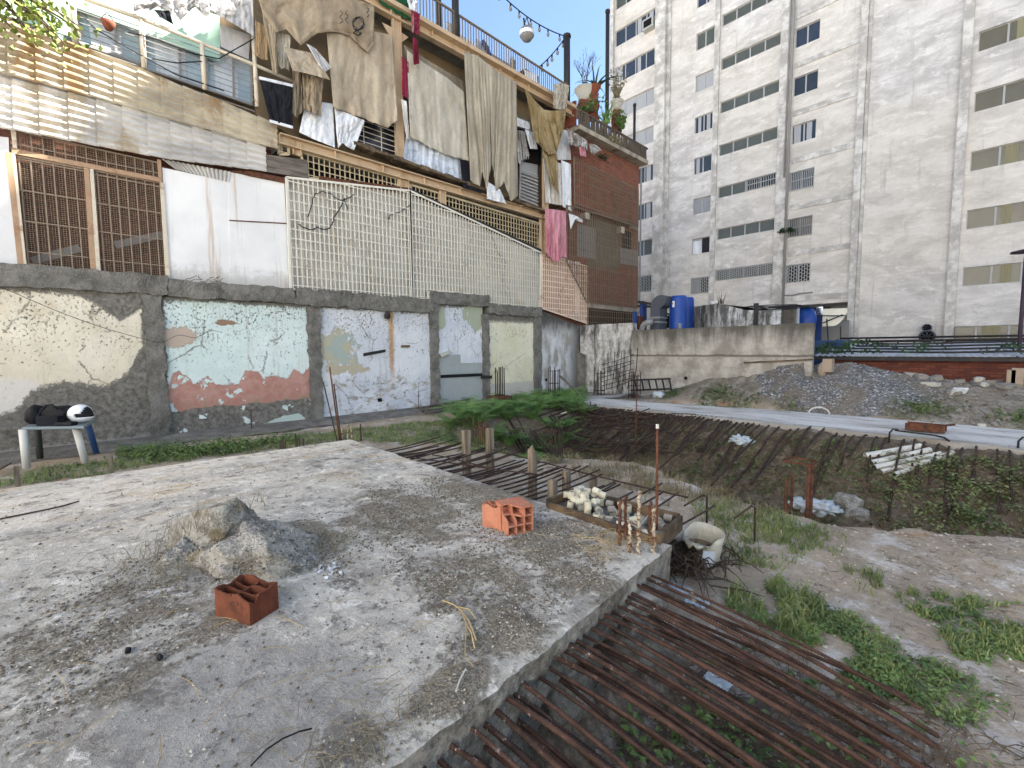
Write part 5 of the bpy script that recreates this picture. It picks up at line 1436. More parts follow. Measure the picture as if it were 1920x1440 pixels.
for i in range(len(xs) - 1):
    xa, xb = xs[i], xs[i + 1]; xm = (xa + xb) / 2
    spans = sorted((h[2], h[3]) for h in holes if h[0] <= xm <= h[1])
    z = -0.5
    for a, b_ in spans:
        if a > z: mb.face([(xa, TY, z), (xb, TY, z), (xb, TY, a), (xa, TY, a)])
        z = max(z, b_)
    mb.face([(xa, TY, z), (xb, TY, z), (xb, TY, TH), (xa, TY, TH)])
for h in holes:
    x0, x1, z0, z1 = h[:4]; dp = 0.16 if h[4] < 6 else 2.5
    mb.face([(x0, TY, z0), (x1, TY, z0), (x1, TY + dp, z0), (x0, TY + dp, z0)]); mb.face([(x0, TY, z1), (x0, TY + dp, z1), (x1, TY + dp, z1), (x1, TY, z1)])
    mb.face([(x0, TY, z0), (x0, TY + dp, z0), (x0, TY + dp, z1), (x0, TY, z1)]); mb.face([(x1, TY, z0), (x1, TY, z1), (x1, TY + dp, z1), (x1, TY + dp, z0)])
    if h[4] == 6: mb.face([(x0, TY + dp, z0), (x1, TY + dp, z0), (x1, TY + dp, z1), (x0, TY + dp, z1)])
mb.face([(TX0, TY, -0.5), (TX0, TY, TH), (TX0, TY + 14, TH), (TX0, TY + 14, -0.5)]); mb.face([(TX1, TY, -0.5), (TX1, TY + 14, -0.5), (TX1, TY + 14, TH), (TX1, TY, TH)])
mb.face([(TX0, TY, TH), (TX1, TY, TH), (TX1, TY + 14, TH), (TX0, TY + 14, TH)]); mb.face([(TX0, TY + 14, -0.5), (TX0, TY + 14, TH), (TX1, TY + 14, TH), (TX1, TY + 14, -0.5)])
mb.o('facade', M['tower_plaster'], tower)
# vertical ribs
def rib(x0, x1, d, z0=-0.5, nm='pilaster'):
    mb = MB(); mb.hexa([(x0, TY - d, z0), (x1, TY - d, z0), (x1, TY + 0.0, z0), (x0, TY + 0.0, z0), (x0, TY - d, TH), (x1, TY - d, TH), (x1, TY, TH), (x0, TY, TH)]); mb.o(nm, M['tower_trim'], tower)
rib(TX0, -20.82, 0.2); rib(-17.22, -16.45, 0.42); rib(-16.44, -16.2, 0.15); rib(-13.15, -12.85, 0.14); rib(-9.3, -8.75, 0.14)
rib(Tw(1604, 300).x, Tw(1617, 300).x, 0.22); rib(Tw(1617, 300).x + 0.01, Tw(1624, 300).x, 0.1); rib(Tw(1791, 300).x, Tw(1811, 300).x - 0.02, 0.26)
# string courses in the blind bay
for k in range(-1, 7):
    zc = Tw(1483, 122).z - PITCH * k
    mb = MB(); mb.box(-8.55, Tw(1603, 300).x, TY - 0.05, TY, zc - 0.3, zc); mb.o('string_course', M['tower_trim'], tower)
mb = MB(); mb.tube([(-8.68, TY - 0.2, 1.0), (-8.68, TY - 0.2, TH)], 0.07, 8); mb.tube([(-8.86, TY - 0.18, 12.0), (-8.8, TY - 0.2, TH)], 0.05, 8); mb.o('drain_pipe', M['grey_metal'], tower, smooth=True)
# windows
rng = random.Random(12)
plain('olive_reflect', '#8a8468', 0.12, 3, 0.8)  # flat colour standing in for reflections on the right-hand tower panes
for x0, x1, z0, z1, col, k in holes:
    if col == 6: continue
    n = {1: 4, 2: 2, 3: 4, 4: 2, 5: 4}[col]; yf = TY + 0.1
    mb = MB(); fw = 0.035
    mb.box(x0, x1, yf, yf + 0.05, z0, z0 + fw); mb.box(x0, x1, yf, yf + 0.05, z1 - fw, z1)
    for i in range(n + 1):
        x = x0 + (x1 - x0) * i / n; mb.box(max(x0, x - fw), min(x1, x + fw), yf - 0.01, yf + 0.05, z0 + fw, z1 - fw)
    w_ = mb.o('window', M['tower_frame'], tower)
    for i in range(n):
        xa = x0 + (x1 - x0) * i / n + fw; xb = x0 + (x1 - x0) * (i + 1) / n - fw; za, zb_ = z0 + fw, z1 - fw
        r = rng.random()
        if col == 3: st = 'louver' if k not in (4,) or i < 2 else 'dark'
        elif col == 1: st = {0: 'blue', 1: 'blue', 2: 'curt', 3: 'curt'}.get(k, rng.choice(('blue', 'dark', 'louver')))
        elif col == 2: st = {1: 'curt', 2: 'half', 4: 'lightlouver', 0: 'louver'}.get(k, rng.choice(('blue', 'dark', 'curt')))
        elif col == 4: st = {0: 'blue', 1: 'dark', 2: 'half'}.get(k, 'dark')
        else: st = 'olive' if i == 0 else rng.choice(('olive', 'olivehalf'))
        mb = MB()
        if st in ('louver', 'lightlouver'):
            m_ = max(5, int((zb_ - za) / 0.1))
            for q in range(m_):
                zc = za + (zb_ - za) * (q + 0.5) / m_; hh = (zb_ - za) / m_ * 0.6
                mb.face([(xa, yf + 0.012, zc - hh), (xb, yf + 0.012, zc - hh), (xb, yf + 0.06, zc + hh), (xa, yf + 0.06, zc + hh)])
            mb.o('pane', M['louver_grey'] if st == 'louver' else M['curtain'], w_)
        else:
            mb.face([(xa, yf + 0.03, za), (xb, yf + 0.03, za), (xb, yf + 0.03, zb_), (xa, yf + 0.03, zb_)])
            mb.o('pane', M[{'blue': 'pane_blue', 'curt': 'curtain', 'dark': 'pane_dark', 'half': 'pane_dark', 'olive': 'pane_olive', 'olivehalf': 'pane_olive'}[st]], w_)
            if st in ('half', 'olivehalf') or (st == 'blue' and rng.random() < 0.4):
                a = xa + (xb - xa) * rng.uniform(0, .3); b_ = a + (xb - a) * rng.uniform(.35, .75)
                mb = MB(); mb.grid(14, 1, lambda u, v: Vector((a + (b_ - a) * u, yf + 0.02 + 0.008 * math.sin(u * 25), za + (zb_ - za) * v))); mb.o('curtain', M['curtain'] if st != 'olivehalf' else M['olive_reflect'], w_, smooth=True)
    mb = MB(); bars = False
    if (col == 3 and k == 4) or (col == 4 and k in (3, 4)) :
        xa = x0 if col == 4 else (x0 + x1) / 2; bars = True; m_ = 13
        for q in range(m_ + 1): x = xa + (x1 - xa) * q / m_; mb.box(x - 0.014, x + 0.014, TY - 0.05, TY - 0.02, z0 - 0.03, z1 + 0.03)
        for q in (0, .5, 1): zc = z0 + (z1 - z0) * q; mb.box(xa, x1, TY - 0.066, TY - 0.052, zc - 0.02, zc + 0.02)
    if k == {1: 7, 2: 6, 3: 6, 4: 5}.get(col, -9):
        bars = True; m_ = int((x1 - x0) / 0.13)
        for q in range(m_ + 1):
            x = x0 + (x1 - x0) * q / m_; mb.box(x - 0.016, x + 0.016, TY - 0.05, TY - 0.02, z0 - 0.03, z1 + 0.03)
            if q < m_:
                for s_ in range(5): zc = z0 + (z1 - z0) * (s_ + (0.5 if q % 2 else 0.1)) / 5; mb.box(x, x + (x1 - x0) / m_, TY - 0.066, TY - 0.052, zc - 0.016, zc + 0.016)
    if bars: mb.o('grille', M['tower_frame'] if k != 4 or col == 3 else M['grey_metal'], w_)
# air conditioner, towel, creeper, conduit
a = Tw(1222, 45); ac = MB(); ac.box(a.x - 0.5, a.x + 0.35, TY - 0.45, TY + 0.1, a.z - 0.45, a.z + 0.25); aco = ac.o('air_conditioner', M['tower_frame'], label='small white air conditioner stuck out of an upper tower window', cat='air conditioner')
ac = MB(); ac.box(a.x - 0.38, a.x + 0.23, TY - 0.47, TY - 0.453, a.z - 0.33, a.z + 0.13); ac.o('vent', M['dark_void'], aco)
a = Tw(1308, 462); mb = MB(); mb.grid(8, 6, lambda u, v: Vector((a.x - 0.32 + 0.64 * u, TY - 0.04 - 0.03 * math.sin(u * 7), a.z + 0.35 - 0.85 * v))); mb.o('towel', M['cloth_white'], smooth=True, label='white towel hung out of a low tower window', cat='towel')
spray('window_plant', Tw(1474, 432, 0.1), 16, 0.5, 'vine_dark', 'green plant hanging from a barred tower window', 'plant', 0.3, 1.4, 0.06, 30, 6, 2)
mb = MB(); mb.tube([Tw(x, y, 0.05) for x, y in ((1446, 551), (1465, 553), (1485, 554), (1500, 550), (1524, 548))], 0.04, 5); mb.o('conduit', M['grey_metal'], tower)
_p = at_y(1918, 560, 21.0); mb = MB(); mb.tube([(_p.x, 21.0, 1.2), (_p.x, 21.0, at_y(1918, 482, 21.0).z)], 0.05, 8); mb.lathe([(0.0, 0.12), (0.3, 0.05), (0.32, 0.0), (0.0, 0.0)], (_p.x - 0.03, 21.0, at_y(1918, 474, 21.0).z), 14); mb.o("steel_post", M["purple_pipe"], smooth=True, label="dark purple steel post with a disc lamp at the right edge", cat="post")

# ------------------------------------------------------------------ unseen block added behind the viewer to bounce sunlight
plain('bounce_render', '#e2e2e2', 0.1, 0.8, 0.9)
ob_ = thing('bounce_block', 'pale block with window rows, added unseen behind the viewer for bounce light', 'building', (0, -26, 0))
mb = MB(); mb.box(-45, 40, -36, -26, 0, 27); mb.o('wall', M['bounce_render'], ob_)
for r_ in range(8):
    mb = MB()
    for c_ in range(20): mb.box(-43 + c_ * 4.1, -41 + c_ * 4.1, -26, -25.98, 2.2 + r_ * 3.1, 3.5 + r_ * 3.1)
    mb.o('window_row', M['pane_dark'], ob_)
# ------------------------------------------------------------------ yard between the end wall and the tower
def ybox(name, px0, py0, px1, py1, y, dep, mt, label, cat, parent=None):
    a, b_ = at_y(px0, py1, y), at_y(px1, py0, y)
    mb = MB(); mb.box(min(a.x, b_.x), max(a.x, b_.x), y, y + dep, min(a.z, b_.z), max(a.z, b_.z)); return mb.o(name, M[mt], parent, label=label, cat=cat)
# mould-stained flat roofed hut
A, B, C = at_y(1281, 600, 23.5), at_y(1347, 600, 20.6), at_y(1464, 600, 23.0)
z1, z2, z3 = at_y(1281, 577, 23.5).z, at_y(1347, 569, 20.6).z, at_y(1464, 582, 23.0).z
hut = thing('rooftop_hut', 'low hut streaked with black mould behind the grey end wall', 'hut', (B.x, 22, 0))
mb = MB(); D = Vector((B.x + 0.5, 25.5, 0))
mb.grid(20, 12, lambda u, v: Vector((A.x + (B.x - A.x) * u, A.y + (B.y - A.y) * u, v * (z1 + (z2 - z1) * u) + 0.04 * fbm(u * 5, v * 5))))
mb.grid(30, 12, lambda u, v: Vector((B.x + (C.x - B.x) * u, B.y + (C.y - B.y) * u, v * (z2 + (z3 - z2) * min(1, u * 2.2) + 0.05 * fbm(u * 9, 2)))))
mb.face([(A.x, A.y, z1 - .02), (B.x, B.y, z2 - .02), (C.x, C.y, z3 - .02), (D.x, D.y, z3 - .02)])
mb.face([(C.x, C.y, 0), (D.x, D.y, 0), (D.x, D.y, z3 - .02), (C.x, C.y, z3 - .02)]); mb.face([(A.x, A.y, 0), (A.x, A.y, z1 - .02), (D.x, D.y, z3 - .02), (D.x, D.y, 0)])
mb.o('stained_walls', M['black_stained_plaster'], hut, smooth=False)
ybox('dark_panel', 1284, 582, 1300, 602, 22.3, 0.05, 'grey_paint', None, None, hut)
spray('roof_weed', Vector((B.x, B.y + 0.3, z2)), 8, 0.7, 'twig', 'few dry stalks on the corner of the mould stained hut', 'weed', 0.8, 0.3, 0.02, 41)
mb = MB(); p = at_y(1339, 573, 21.5); mb.lathe([(0.0, 0.32), (0.2, 0.3), (0.22, 0.0), (0.0, 0.0)], p - Vector((0, 0, 0.1)), 12); mb.o('white_tank', M['white_sheet_metal'], smooth=True, label='small white tank on the roof of the stained hut', cat='tank')
ybox('black_sheet', 1412, 568, 1422, 610, 20.0, 0.06, 'dark_metal', 'black metal sheet standing upright behind the end wall', 'metal sheet')
# blue plastic drums
def drum(px, y, pyt, pyb, wpx, label):
    c = at_y(px, pyb, y); t = at_y(px, pyt, y); r = abs(at_y(px + wpx / 2, pyt, y).x - t.x) * 0.93; H = t.z - c.z + 0.3
    t_ = thing('blue_drum', label, 'drum', (c.x, c.y, c.z - 0.3), 'blue plastic drums')
    prof = [(0.0, 0)]
    for i in range(25):
        z = H * i / 24; prof.append((r * (1.0 + (0.018 if i % 6 in (0, 1) else 0) - (0.12 if i in (0, 24) else 0)), z))
    prof += [(r * 0.85, H + 0.02), (r * 0.8, H - 0.02), (0.0, H - 0.02)]
    mb = MB(); mb.lathe(prof, (c.x, c.y, c.z - 0.3), 20); mb.o('barrel', M['blue_plastic'], t_, smooth=True)
    return t_, c, r, H
d1_, c, r, H = drum(1271, 20.0, 556, 617, 33, 'nearer blue plastic drum with a white sticker behind the end wall')
mb = MB(); mb.grid(4, 1, lambda u, v: Vector((c.x + (r * 1.03) * math.sin(-0.25 + 0.3 * u), c.y - (r * 1.03) * math.cos(-0.25 + 0.3 * u), c.z + H * 0.55 + 0.28 * v))); mb.o('sticker', M['cloth_white'], d1_)
mb = MB(); mb.grid(2, 1, lambda u, v: Vector((c.x + (r * 1.045) * math.sin(-0.2 + 0.1 * u), c.y - (r * 1.045) * math.cos(-0.2 + 0.1 * u), c.z + H * 0.55 + 0.12 + 0.08 * v))); mb.o('red_mark', M['cloth_red'], d1_)
drum(1287, 21.6, 559, 617, 26, 'farther blue plastic drum half hidden behind the nearer one')
# dust extractor hood, exhaust bend, blue machine rack
p0, p1 = at_y(1219, 618, 19.2), at_y(1236, 618, 19.2); zt = at_y(1228, 556, 19.2).z
ex = thing('extractor_hood', 'tall grey curved extractor duct behind the end wall', 'duct', (p0.x, 19.2, p0.z))
prof = [(p0.x, p0.z - 0.3), (p0.x, zt - 0.45)]
for i in range(9): a = math.pi * (1 - i / 8 * 0.62); prof.append((p0.x + 0.5 + 0.5 * math.cos(a), zt - 0.45 + 0.5 * math.sin(a)))
back = [(q[0] + 0.02, q[1]) for q in []]
outl = prof + [(p0.x + 0.85, zt - 0.05), (p0.x + 0.68, zt - 0.42), (p1.x, zt - 0.55), (p1.x, p0.z - 0.3)]
mb = MB(); mb.prism([(q[0], 19.2, q[1]) for q in outl], (0, 0.7, 0)); mb.o('duct', M['grey_paint'], ex)
mb = MB(); mb.box(p0.x - 0.02, p1.x + 0.02, 19.17, 19.93, zt - 1.0, zt - 0.93); mb.box(p0.x - 0.02, p1.x + 0.02, 19.17, 19.93, p0.z + 0.3, p0.z + 0.36); mb.o('flange', M['grey_metal'], ex)
mb = MB(); a = at_y(1203, 622, 18.7); mb.tube([a + Vector((0.02, 0, -0.2)), a + Vector((0.02, 0, 0.15)), a + Vector((0.1, 0, 0.33)), a + Vector((0.27, 0.05, 0.42)), a + Vector((0.5, 0.1, 0.43))], 0.13, 12); mb.o('exhaust_elbow', M['grey_metal'], smooth=True, label='shiny grey pipe elbow in front of the extractor duct', cat='pipe')
rk = thing('machine_rack', 'dark blue machine frame next to the brick house corner', 'machine', (at_y(1192, 600, 19).x, 19, 1.5))
for k, q in enumerate(((1186, 584, 1192, 622, 18.6), (1199, 564, 1206, 620, 19.6), (1207, 570, 1210, 620, 20.2))):
    a, b_ = at_y(q[0], q[3], q[4]), at_y(q[2], q[1], q[4]); mb = MB(); mb.box(a.x, b_.x, q[4], q[4] + 0.15, a.z - 0.3, b_.z)
    mb.o('upright', M['blue_paint'], rk)
mb = MB(); a, b_ = at_y(1197, 566, 19.5), at_y(1222, 570, 19.5); mb.bar(a, b_, 0.15, 0.12); a, b_ = at_y(1196, 574, 19.8), at_y(1222, 575, 19.8); mb.bar(a, b_, 0.1, 0.1); mb.o('crossbar', M['dark_metal'], rk)
mb = MB(); a, b_ = at_y(1192, 618, 18.9), at_y(1199, 592, 18.9); mb.box(a.x, b_.x, 18.9, 19.3, a.z, b_.z); mb.o('red_motor', M['iron_rust'], rk)
mb = MB()
for k in range(4): a, b_ = at_y(1238, 583 + k * 8, 20.5), at_y(1256, 590 + k * 7, 20.5); mb.bar(a, b_, 0.08, 0.07)
mb.tube([at_y(1236, 572, 20.2), at_y(1241, 565, 20.2), at_y(1247, 568, 20.2), at_y(1246, 578, 20.2)], 0.05, 6); a, b_ = at_y(1240, 615, 20.6), at_y(1254, 592, 20.6); mb.box(a.x, b_.x, 20.6, 21.0, a.z, b_.z)
mb.o('engine', M['dark_metal'], label='dark engine with hoses between the duct and the blue drums', cat='engine')
ybox('small_lantern', 1272, 606, 1276, 617, 18.2, 0.1, 'grey_metal', 'tiny metal box on top of the end wall below the blue drum', 'box')
# sheltered stall under the tower
sh = thing('lean_to', 'dark lean-to with tarps under the tower at the end of the grey wall', 'lean-to', (at_y(1520, 640, 27).x, 27, 0))
a, b_ = at_y(1440, 578, 26), at_y(1516, 576, 26)
mb = MB(); mb.hexa([(a.x, 26, a.z), (b_.x, 26, b_.z), (b_.x, TY, b_.z + 0.2), (a.x, TY, a.z + 0.2), (a.x, 26, a.z + 0.08), (b_.x, 26, b_.z + 0.08), (b_.x, TY, b_.z + 0.28), (a.x, TY, a.z + 0.28)]); mb.o('roof', M['dark_metal'], sh)
mb = MB(); p = at_y(1495, 620, 25.8); mb.tube([(p.x, 25.8, 0), (p.x, 25.8, at_y(1495, 573, 25.8).z)], 0.07, 8); mb.o('post', M['curtain'], sh, smooth=True)
for nm, q, y, mt in (('shelf', (1464, 606, 1493, 618), 28, 'grey_cabinet'), ('blue_panel', (1497, 606, 1516, 640), 27.2, 'blue_plastic'), ('blue_panel', (1516, 590, 1541, 640), 27.6, 'blue_paint'), ('cabinet', (1541, 600, 1592, 640), 28.6, 'grey_cabinet'), ('shelf', (1464, 590, 1494, 592), 28, 'white_frame')):
    ybox(nm, *q, y, 0.1, mt, None, None, sh)
ybox('mirror_sheet', 1515, 575, 1543, 591, 27.3, 0.04, 'mirror_sheet', 'shiny sheet reflecting the sky at the top of the lean-to', 'sheet')
mb = MB(); a = at_y(1542, 612, 27.0); b_ = at_y(1587, 577, 27.0)
def satf(u, v):
    x = a.x + (b_.x - a.x) * u; zt_ = b_.z + 0.0; zb = a.z + (b_.z - a.z) * (0.0 if u < 0.45 else ((u - 0.45) / 0.55) ** 2 * 0.75)
    return Vector((x, 27.0 + 0.25 * u * u, zb + (zt_ - zb) * v + 0.35 * 0 * u))
mb.grid(20, 6, satf); mb.o('cream_sheet', M['cream_sheet'], smooth=True, label='big cream curved sheet leaning in the lean-to opening', cat='sheet')
mb = MB()
for q in (((1500, 600), (1530, 580)), ((1542, 606), (1580, 590)), ((1550, 598), (1553, 640)), ((1576, 612), (1576, 640)), ((1512, 592), (1586, 592))): mb.bar(at_y(*q[0], 26.95), at_y(*q[1], 26.9), 0.05, 0.05)
mb.o('crack_bars', M['dark_metal'], sh)
a = at_y(1508, 590, 26.6); mb = MB(); mb.blob(a + Vector((0.1, 0, -0.45)), 0.42, 0.3, 0.85, 3, 0.3, 1.6, 3); mb.o('blue_bundle', M['blue_plastic'], smooth=True, label='bundled blue tarp hanging in front of the lean-to', cat='tarp')
# cables drooping between hut and lean-to
mb = MB()
for k in range(5): mb.tube([at_y(1395 + k * 6, 576 - k, 22) , at_y(1440, 572 + 3 * k, 23), at_y(1495 + 6 * k, 571 + k, 25)], 0.03, 4)
mb.o('cable_bundle', M['wire_black'], label='bundle of dark cables running from the stained hut to the lean-to', cat='cables')
# wall fan against the tower foot
def fan(px, py, rp, label, blades=7):
    y = TY - 0.5 if rp > 14 else TY - 0.35; c = at_y(px, py, y); r = abs(at_y(px + rp, py, y).x - c.x)
    t_ = thing('wall_fan', label, 'fan', (c.x, y, c.z - r)); RX = Matrix.Rotation(R(90), 3, 'X')
    mb = MB(); mb.lathe([(r * 0.82, -0.25), (r, -0.25), (r * 1.02, 0.0), (r, 0.12), (r * 0.8, 0.12), (r * 0.82, -0.25)], c, 28, RX); mb.o('housing', M['grey_paint'], t_, smooth=True)
    mb = MB(); mb.lathe([(0, -0.2), (r * 0.81, -0.2)], c, 24, RX); mb.o('back', M['dark_void'], t_)
    mb = MB()
    for k in range(blades):
        a = 2 * math.pi * k / blades; q = Matrix.Rotation(a, 3, 'Y'); u = q @ Vector((0, 0, 1)); s_ = q @ Vector((1, 0, 0))
        mb.face([c + u * r * .2 - s_ * r * .05 + Vector((0, -.02, 0)), c + u * r * .78 - s_ * r * .2 + Vector((0, -.05, 0)), c + u * r * .78 + s_ * r * .12 + Vector((0, .1, 0)), c + u * r * .2 + s_ * r * .08 + Vector((0, .05, 0))])
    mb.o('blades', M['grey_paint'], t_); mb = MB(); mb.lathe([(0, 0.1), (r * .18, 0.06), (r * .2, -0.1)], c, 12, RX); mb.o('hub', M['dark_metal'], t_, smooth=True)
fan(1738, 631, 16.5, 'large black fan at the foot of the tower above the sheet metal roof')
fan(1738, 614.5, 9.5, 'smaller fan stacked on top of the large black fan')
# low brick building with a sheet metal roof and vines
lb = thing('brick_shed', 'long low red brick shed with pale sheet metal roof at the right', 'shed', (2, 20, 0))
xa = at_y(1545, 690, 20).x; zt = at_y(1700, 671, 20).z
mb = MB(); mb.box(xa, 8, 20, 22.5, -0.2, zt); mb.o('brick_wall', M['low_brick'], lb)
za = at_y(1700, 668, 19.75).z; zb = at_y(1700, 644, 23.5).z
mb = MB(); n = 140
mb.grid(n * 2, 4, lambda u, v: Vector((xa - 0.3 + (8.3 - xa) * u, 19.75 + 3.75 * v, za + (zb - za) * v + 0.02 * math.sin(u * n * 2 * math.pi / 2) + 0.02 * fbm(u * 30, v * 3))))
mb.o('sheet_roof', M['roof_sheet'], lb, smooth=True)
mb = MB(); mb.box(xa - 0.3, 8, 19.78, 19.82, zt - 0.09, za - 0.015); mb.o('eaves_board', M['dark_metal'], lb)
mb = MB()
for k in range(4): y = 20.2 + k * 0.85; z = za + (zb - za) * (y - 19.75) / 3.75 + 0.09; mb.tube([(xa - 0.2 + 0.4 * k + i * 0.7, y + 0.05 * math.sin(i * 2.0 + k), z + 0.02 * math.sin(i + k)) for i in range(13)], 0.035, 5)
mb.tube([(xa - 0.2, 23.4, zb + 0.1), (8, 23.4, zb + 0.12)], 0.05, 5); mb.tube([(xa - 0.2, 23.6, zb + 0.25), (8, 23.6, zb + 0.2)], 0.04, 5)
mb.o('roof_pipes', M['dark_metal'], lb, smooth=True)
mb = MB(); mb.box(at_y(1527, 650, 22).x, at_y(1592, 650, 22).x, 22, 22.2, 1.0, at_y(1560, 638, 22).z); mb.o('dark_screen', M['navy_leg'], label='dark teal screen between the end wall and the brick shed roof', cat='screen')
rr = random.Random(33); mb = MB()
for k in range(1500):
    u = rr.random(); x = xa - 0.3 + (6.0 - xa) * (u ** 1.6); v = rr.random() ** 1.3 * (0.9 if x < xa + 2 else 0.55)
    if fbm(x * 1.4, v * 3, 4) < (-0.12 if x < xa + 1.2 else 0.06): continue
    p = Vector((x, 19.72 + 3.4 * v, za + (zb - za) * v + 0.06 + rr.random() * 0.16)); e = Vector((rr.uniform(-1, 1), rr.uniform(-1, .4), rr.uniform(-.3, .8))).normalized(); s2 = e.orthogonal().normalized(); l = rr.uniform(.07, .15)
    mb.face([p, p + e * l * .5 + s2 * l * .45, p + e * l, p + e * l * .5 - s2 * l * .45])
mb.o('vine', M['vine_dark'], label='dark creeping vine sprawling over the sheet metal roof', cat='vine', kind='stuff')
ybox('loose_brick', 1772, 637, 1786, 642, 23.8, 0.3, 'terracotta', 'small brick standing on the back edge of the shed roof near the fan', 'brick')

# ------------------------------------------------------------------ gravel pile, rubble, loose blocks
def gh_ray(px, py):
    p = at_z(px, py, 0.0)
    r = ray(px, py).normalized(); t = 2.5
    for i in range(4000):
        q = EYE + r * t
        if q.z <= gh(q.x, q.y): return q
        t += 0.01 if t < 12 else 0.02
    return p
mb = MB(); GX0, GX1 = -6.6, -0.3
def gpile(u, v):
    x = GX0 + (GX1 - GX0) * u; y = 15.75 + 3.4 * v
    e = math.sin(math.pi * min(1, max(0, u))) ** 0.8
    base = gh(x, y); add = 0.34 * e * math.sin(math.pi * min(1, v * 1.05 + 0.02)) ** 0.7 if 0 < u < 1 and 0 < v < 1 else -0.15
    return Vector((x + 0.1 * fbm(y, u), y + (1 - e) * 0.6 * (1 - v), base + add + 0.05 * fbm(x * 4, y * 4, 2) - 0.05))
mb.grid(110, 80, gpile); gp = mb.o('gravel_pile', M['gravel'], smooth=True, label='big heap of blue grey gravel in front of the end wall and brick shed', cat='gravel heap', kind='stuff')
def stones(name, pts, smin, smax, mt, seed, label=None, cat=None, parent=None, kind='stuff', flat=0.7):
    rr = random.Random(seed); mb = MB()
    for p in pts:
        s_ = smin + (smax - smin) * rr.random() ** 2.5; q = Matrix.Rotation(rr.uniform(0, 6.28), 3, 'Z') @ Matrix.Rotation(rr.uniform(-.6, .6), 3, 'X')
        n = len(mb.v); c = Vector(p)
        ax_ = [Vector((1, 0, 0)), Vector((-1, 0, 0)), Vector((0, 1, 0)), Vector((0, -1, 0)), Vector((0, 0, 1)), Vector((0, 0, -1))]
        for a in ax_: mb.v.append(c + q @ Vector((a.x * s_ * rr.uniform(.7, 1.3), a.y * s_ * rr.uniform(.6, 1.1), a.z * s_ * flat * rr.uniform(.6, 1.1))))
        for f in ((0, 2, 4), (2, 1, 4), (1, 3, 4), (3, 0, 4), (2, 0, 5), (1, 2, 5), (3, 1, 5), (0, 3, 5)): mb.f.append(tuple(n + i for i in f))
    return mb.o(name, M[mt], parent, label=label, cat=cat, kind=kind)
rr = random.Random(8)
pts = []
for k in range(2600): u, v = rr.random(), rr.random(); pts.append(gpile(0.02 + 0.96 * u, 0.02 + 0.8 * v))
plain('gravel_light', '#a5a29d', 0.3, 30, 0.9)
plain('gravel_dark', '#5f5c58', 0.3, 30, 0.9)
stones('loose_stones', pts[:1100], 0.015, 0.05, 'gravel_light', 1, None, None, gp); stones('loose_stones', pts[1100:], 0.015, 0.055, 'gravel_dark', 2, None, None, gp)
# rubble chunks along the mound at the right
RUB = [(1712, 706, 20), (1725, 712, 26), (1738, 704, 16), (1752, 714, 22), (1770, 706, 28), (1788, 712, 18), (1800, 718, 16), (1822, 714, 22), (1836, 716, 20), (1860, 722, 22), (1700, 700, 14), (1694, 712, 14), (1745, 724, 18), (1776, 724, 14), (1715, 740, 12), (1890, 728, 18), (1846, 724, 14), (1905, 724, 20), (1884, 785, 14), (1862, 796, 12), (1840, 800, 12), (1790, 738, 14)]
for i, (px, py, s_) in enumerate(RUB):
    p = gh_ray(px, py); r = s_ / FPX * (p - EYE).length * 0.42; q = Matrix.Rotation(rr.uniform(0, 3), 3, 'Z') @ Matrix.Rotation(rr.uniform(-.35, .35), 3, 'X')
    mb = MB()
    if i % 3 == 0: mb.obox(p + Vector((0, 0, r * 0.35)), r * 1.2, r * 0.7, r * 0.35, q)
    else: mb.blob(p + Vector((0, 0, r * 0.3)), r * 1.1, r * 0.8, r * 0.6, 2, 0.5, 1.3, i * 3 + 1, q, flat=0.8)
    mb.o('rubble_chunk', M['rubble' if i % 4 else 'pot_white'], label='broken chunk of concrete in the rubble strewn over the mound at the right', cat='rubble', group='rubble chunks on the mound')
for i, (px, py, w, h, l) in enumerate(((1896, 703, 18, 18, 'tan hollow block standing highest on the rubble at the right edge'), (1908, 706, 26, 30, 'larger tan block at the very right edge of the rubble'), (1551, 678, 18, 10, 'tan block lying beside the end of the grey end wall'), (1540, 682, 16, 26, 'broken tan masonry stub against the end of the grey wall'))):
    y = 18.6 if px > 1600 else 17.2; a, b_ = at_y(px - w / 2, py + h / 2, y), at_y(px + w / 2, py - h / 2, y); mb = MB(); mb.box(a.x, b_.x, y, y + 0.35, a.z - 0.25, b_.z)
    if i == 3: mb = MB(); mb.blob(((a.x + b_.x) / 2, y + 0.2, a.z + 0.02), 0.12, 0.15, 0.3, 3, 0.4, 1.6, 5, flat=0.85)
    mb.o('tan_block', M['block_tan'], label=l, cat='block')
for i, (px, py, ln, l) in enumerate(((1776, 704, 0.6, 'hollow grey block lying on top of the rubble, left one'), (1856, 708, 0.8, 'long hollow grey block lying on the rubble below the brick shed'), (1882, 708, 0.5, 'grey slab piece lying by the tan blocks'))):
    p = gh_ray(px, py + 4); mb = MB(); q = Matrix.Rotation(0.25 - 0.2 * i, 3, 'Z') @ Matrix.Rotation(0.15, 3, 'Y'); mb.obox(p + Vector((0, 0, 0.14)), ln / 2, 0.12, 0.03, q); mb.obox(p + Vector((0, 0, 0.02)), ln / 2, 0.12, 0.03, q)
    for t in (-1, -.33, .33, 1): mb.obox(p + Vector((0, 0, 0.08)) + q @ Vector((t * (ln / 2 - 0.02), 0, 0)), 0.02, 0.118, 0.034, q)
    mb.o('hollow_block', M['rubble'], label=l, cat='block')
mb = MB(); p = gh_ray(1797, 741); mb.obox(p + Vector((0, 0, 0.08)), 0.16, 0.02, 0.16, Matrix.Rotation(0.5, 3, 'Z') @ Matrix.Rotation(0.7, 3, 'X')); mb.o('tile_piece', M['cloth_white'], label='white tile fragment on the rubble slope', cat='tile')
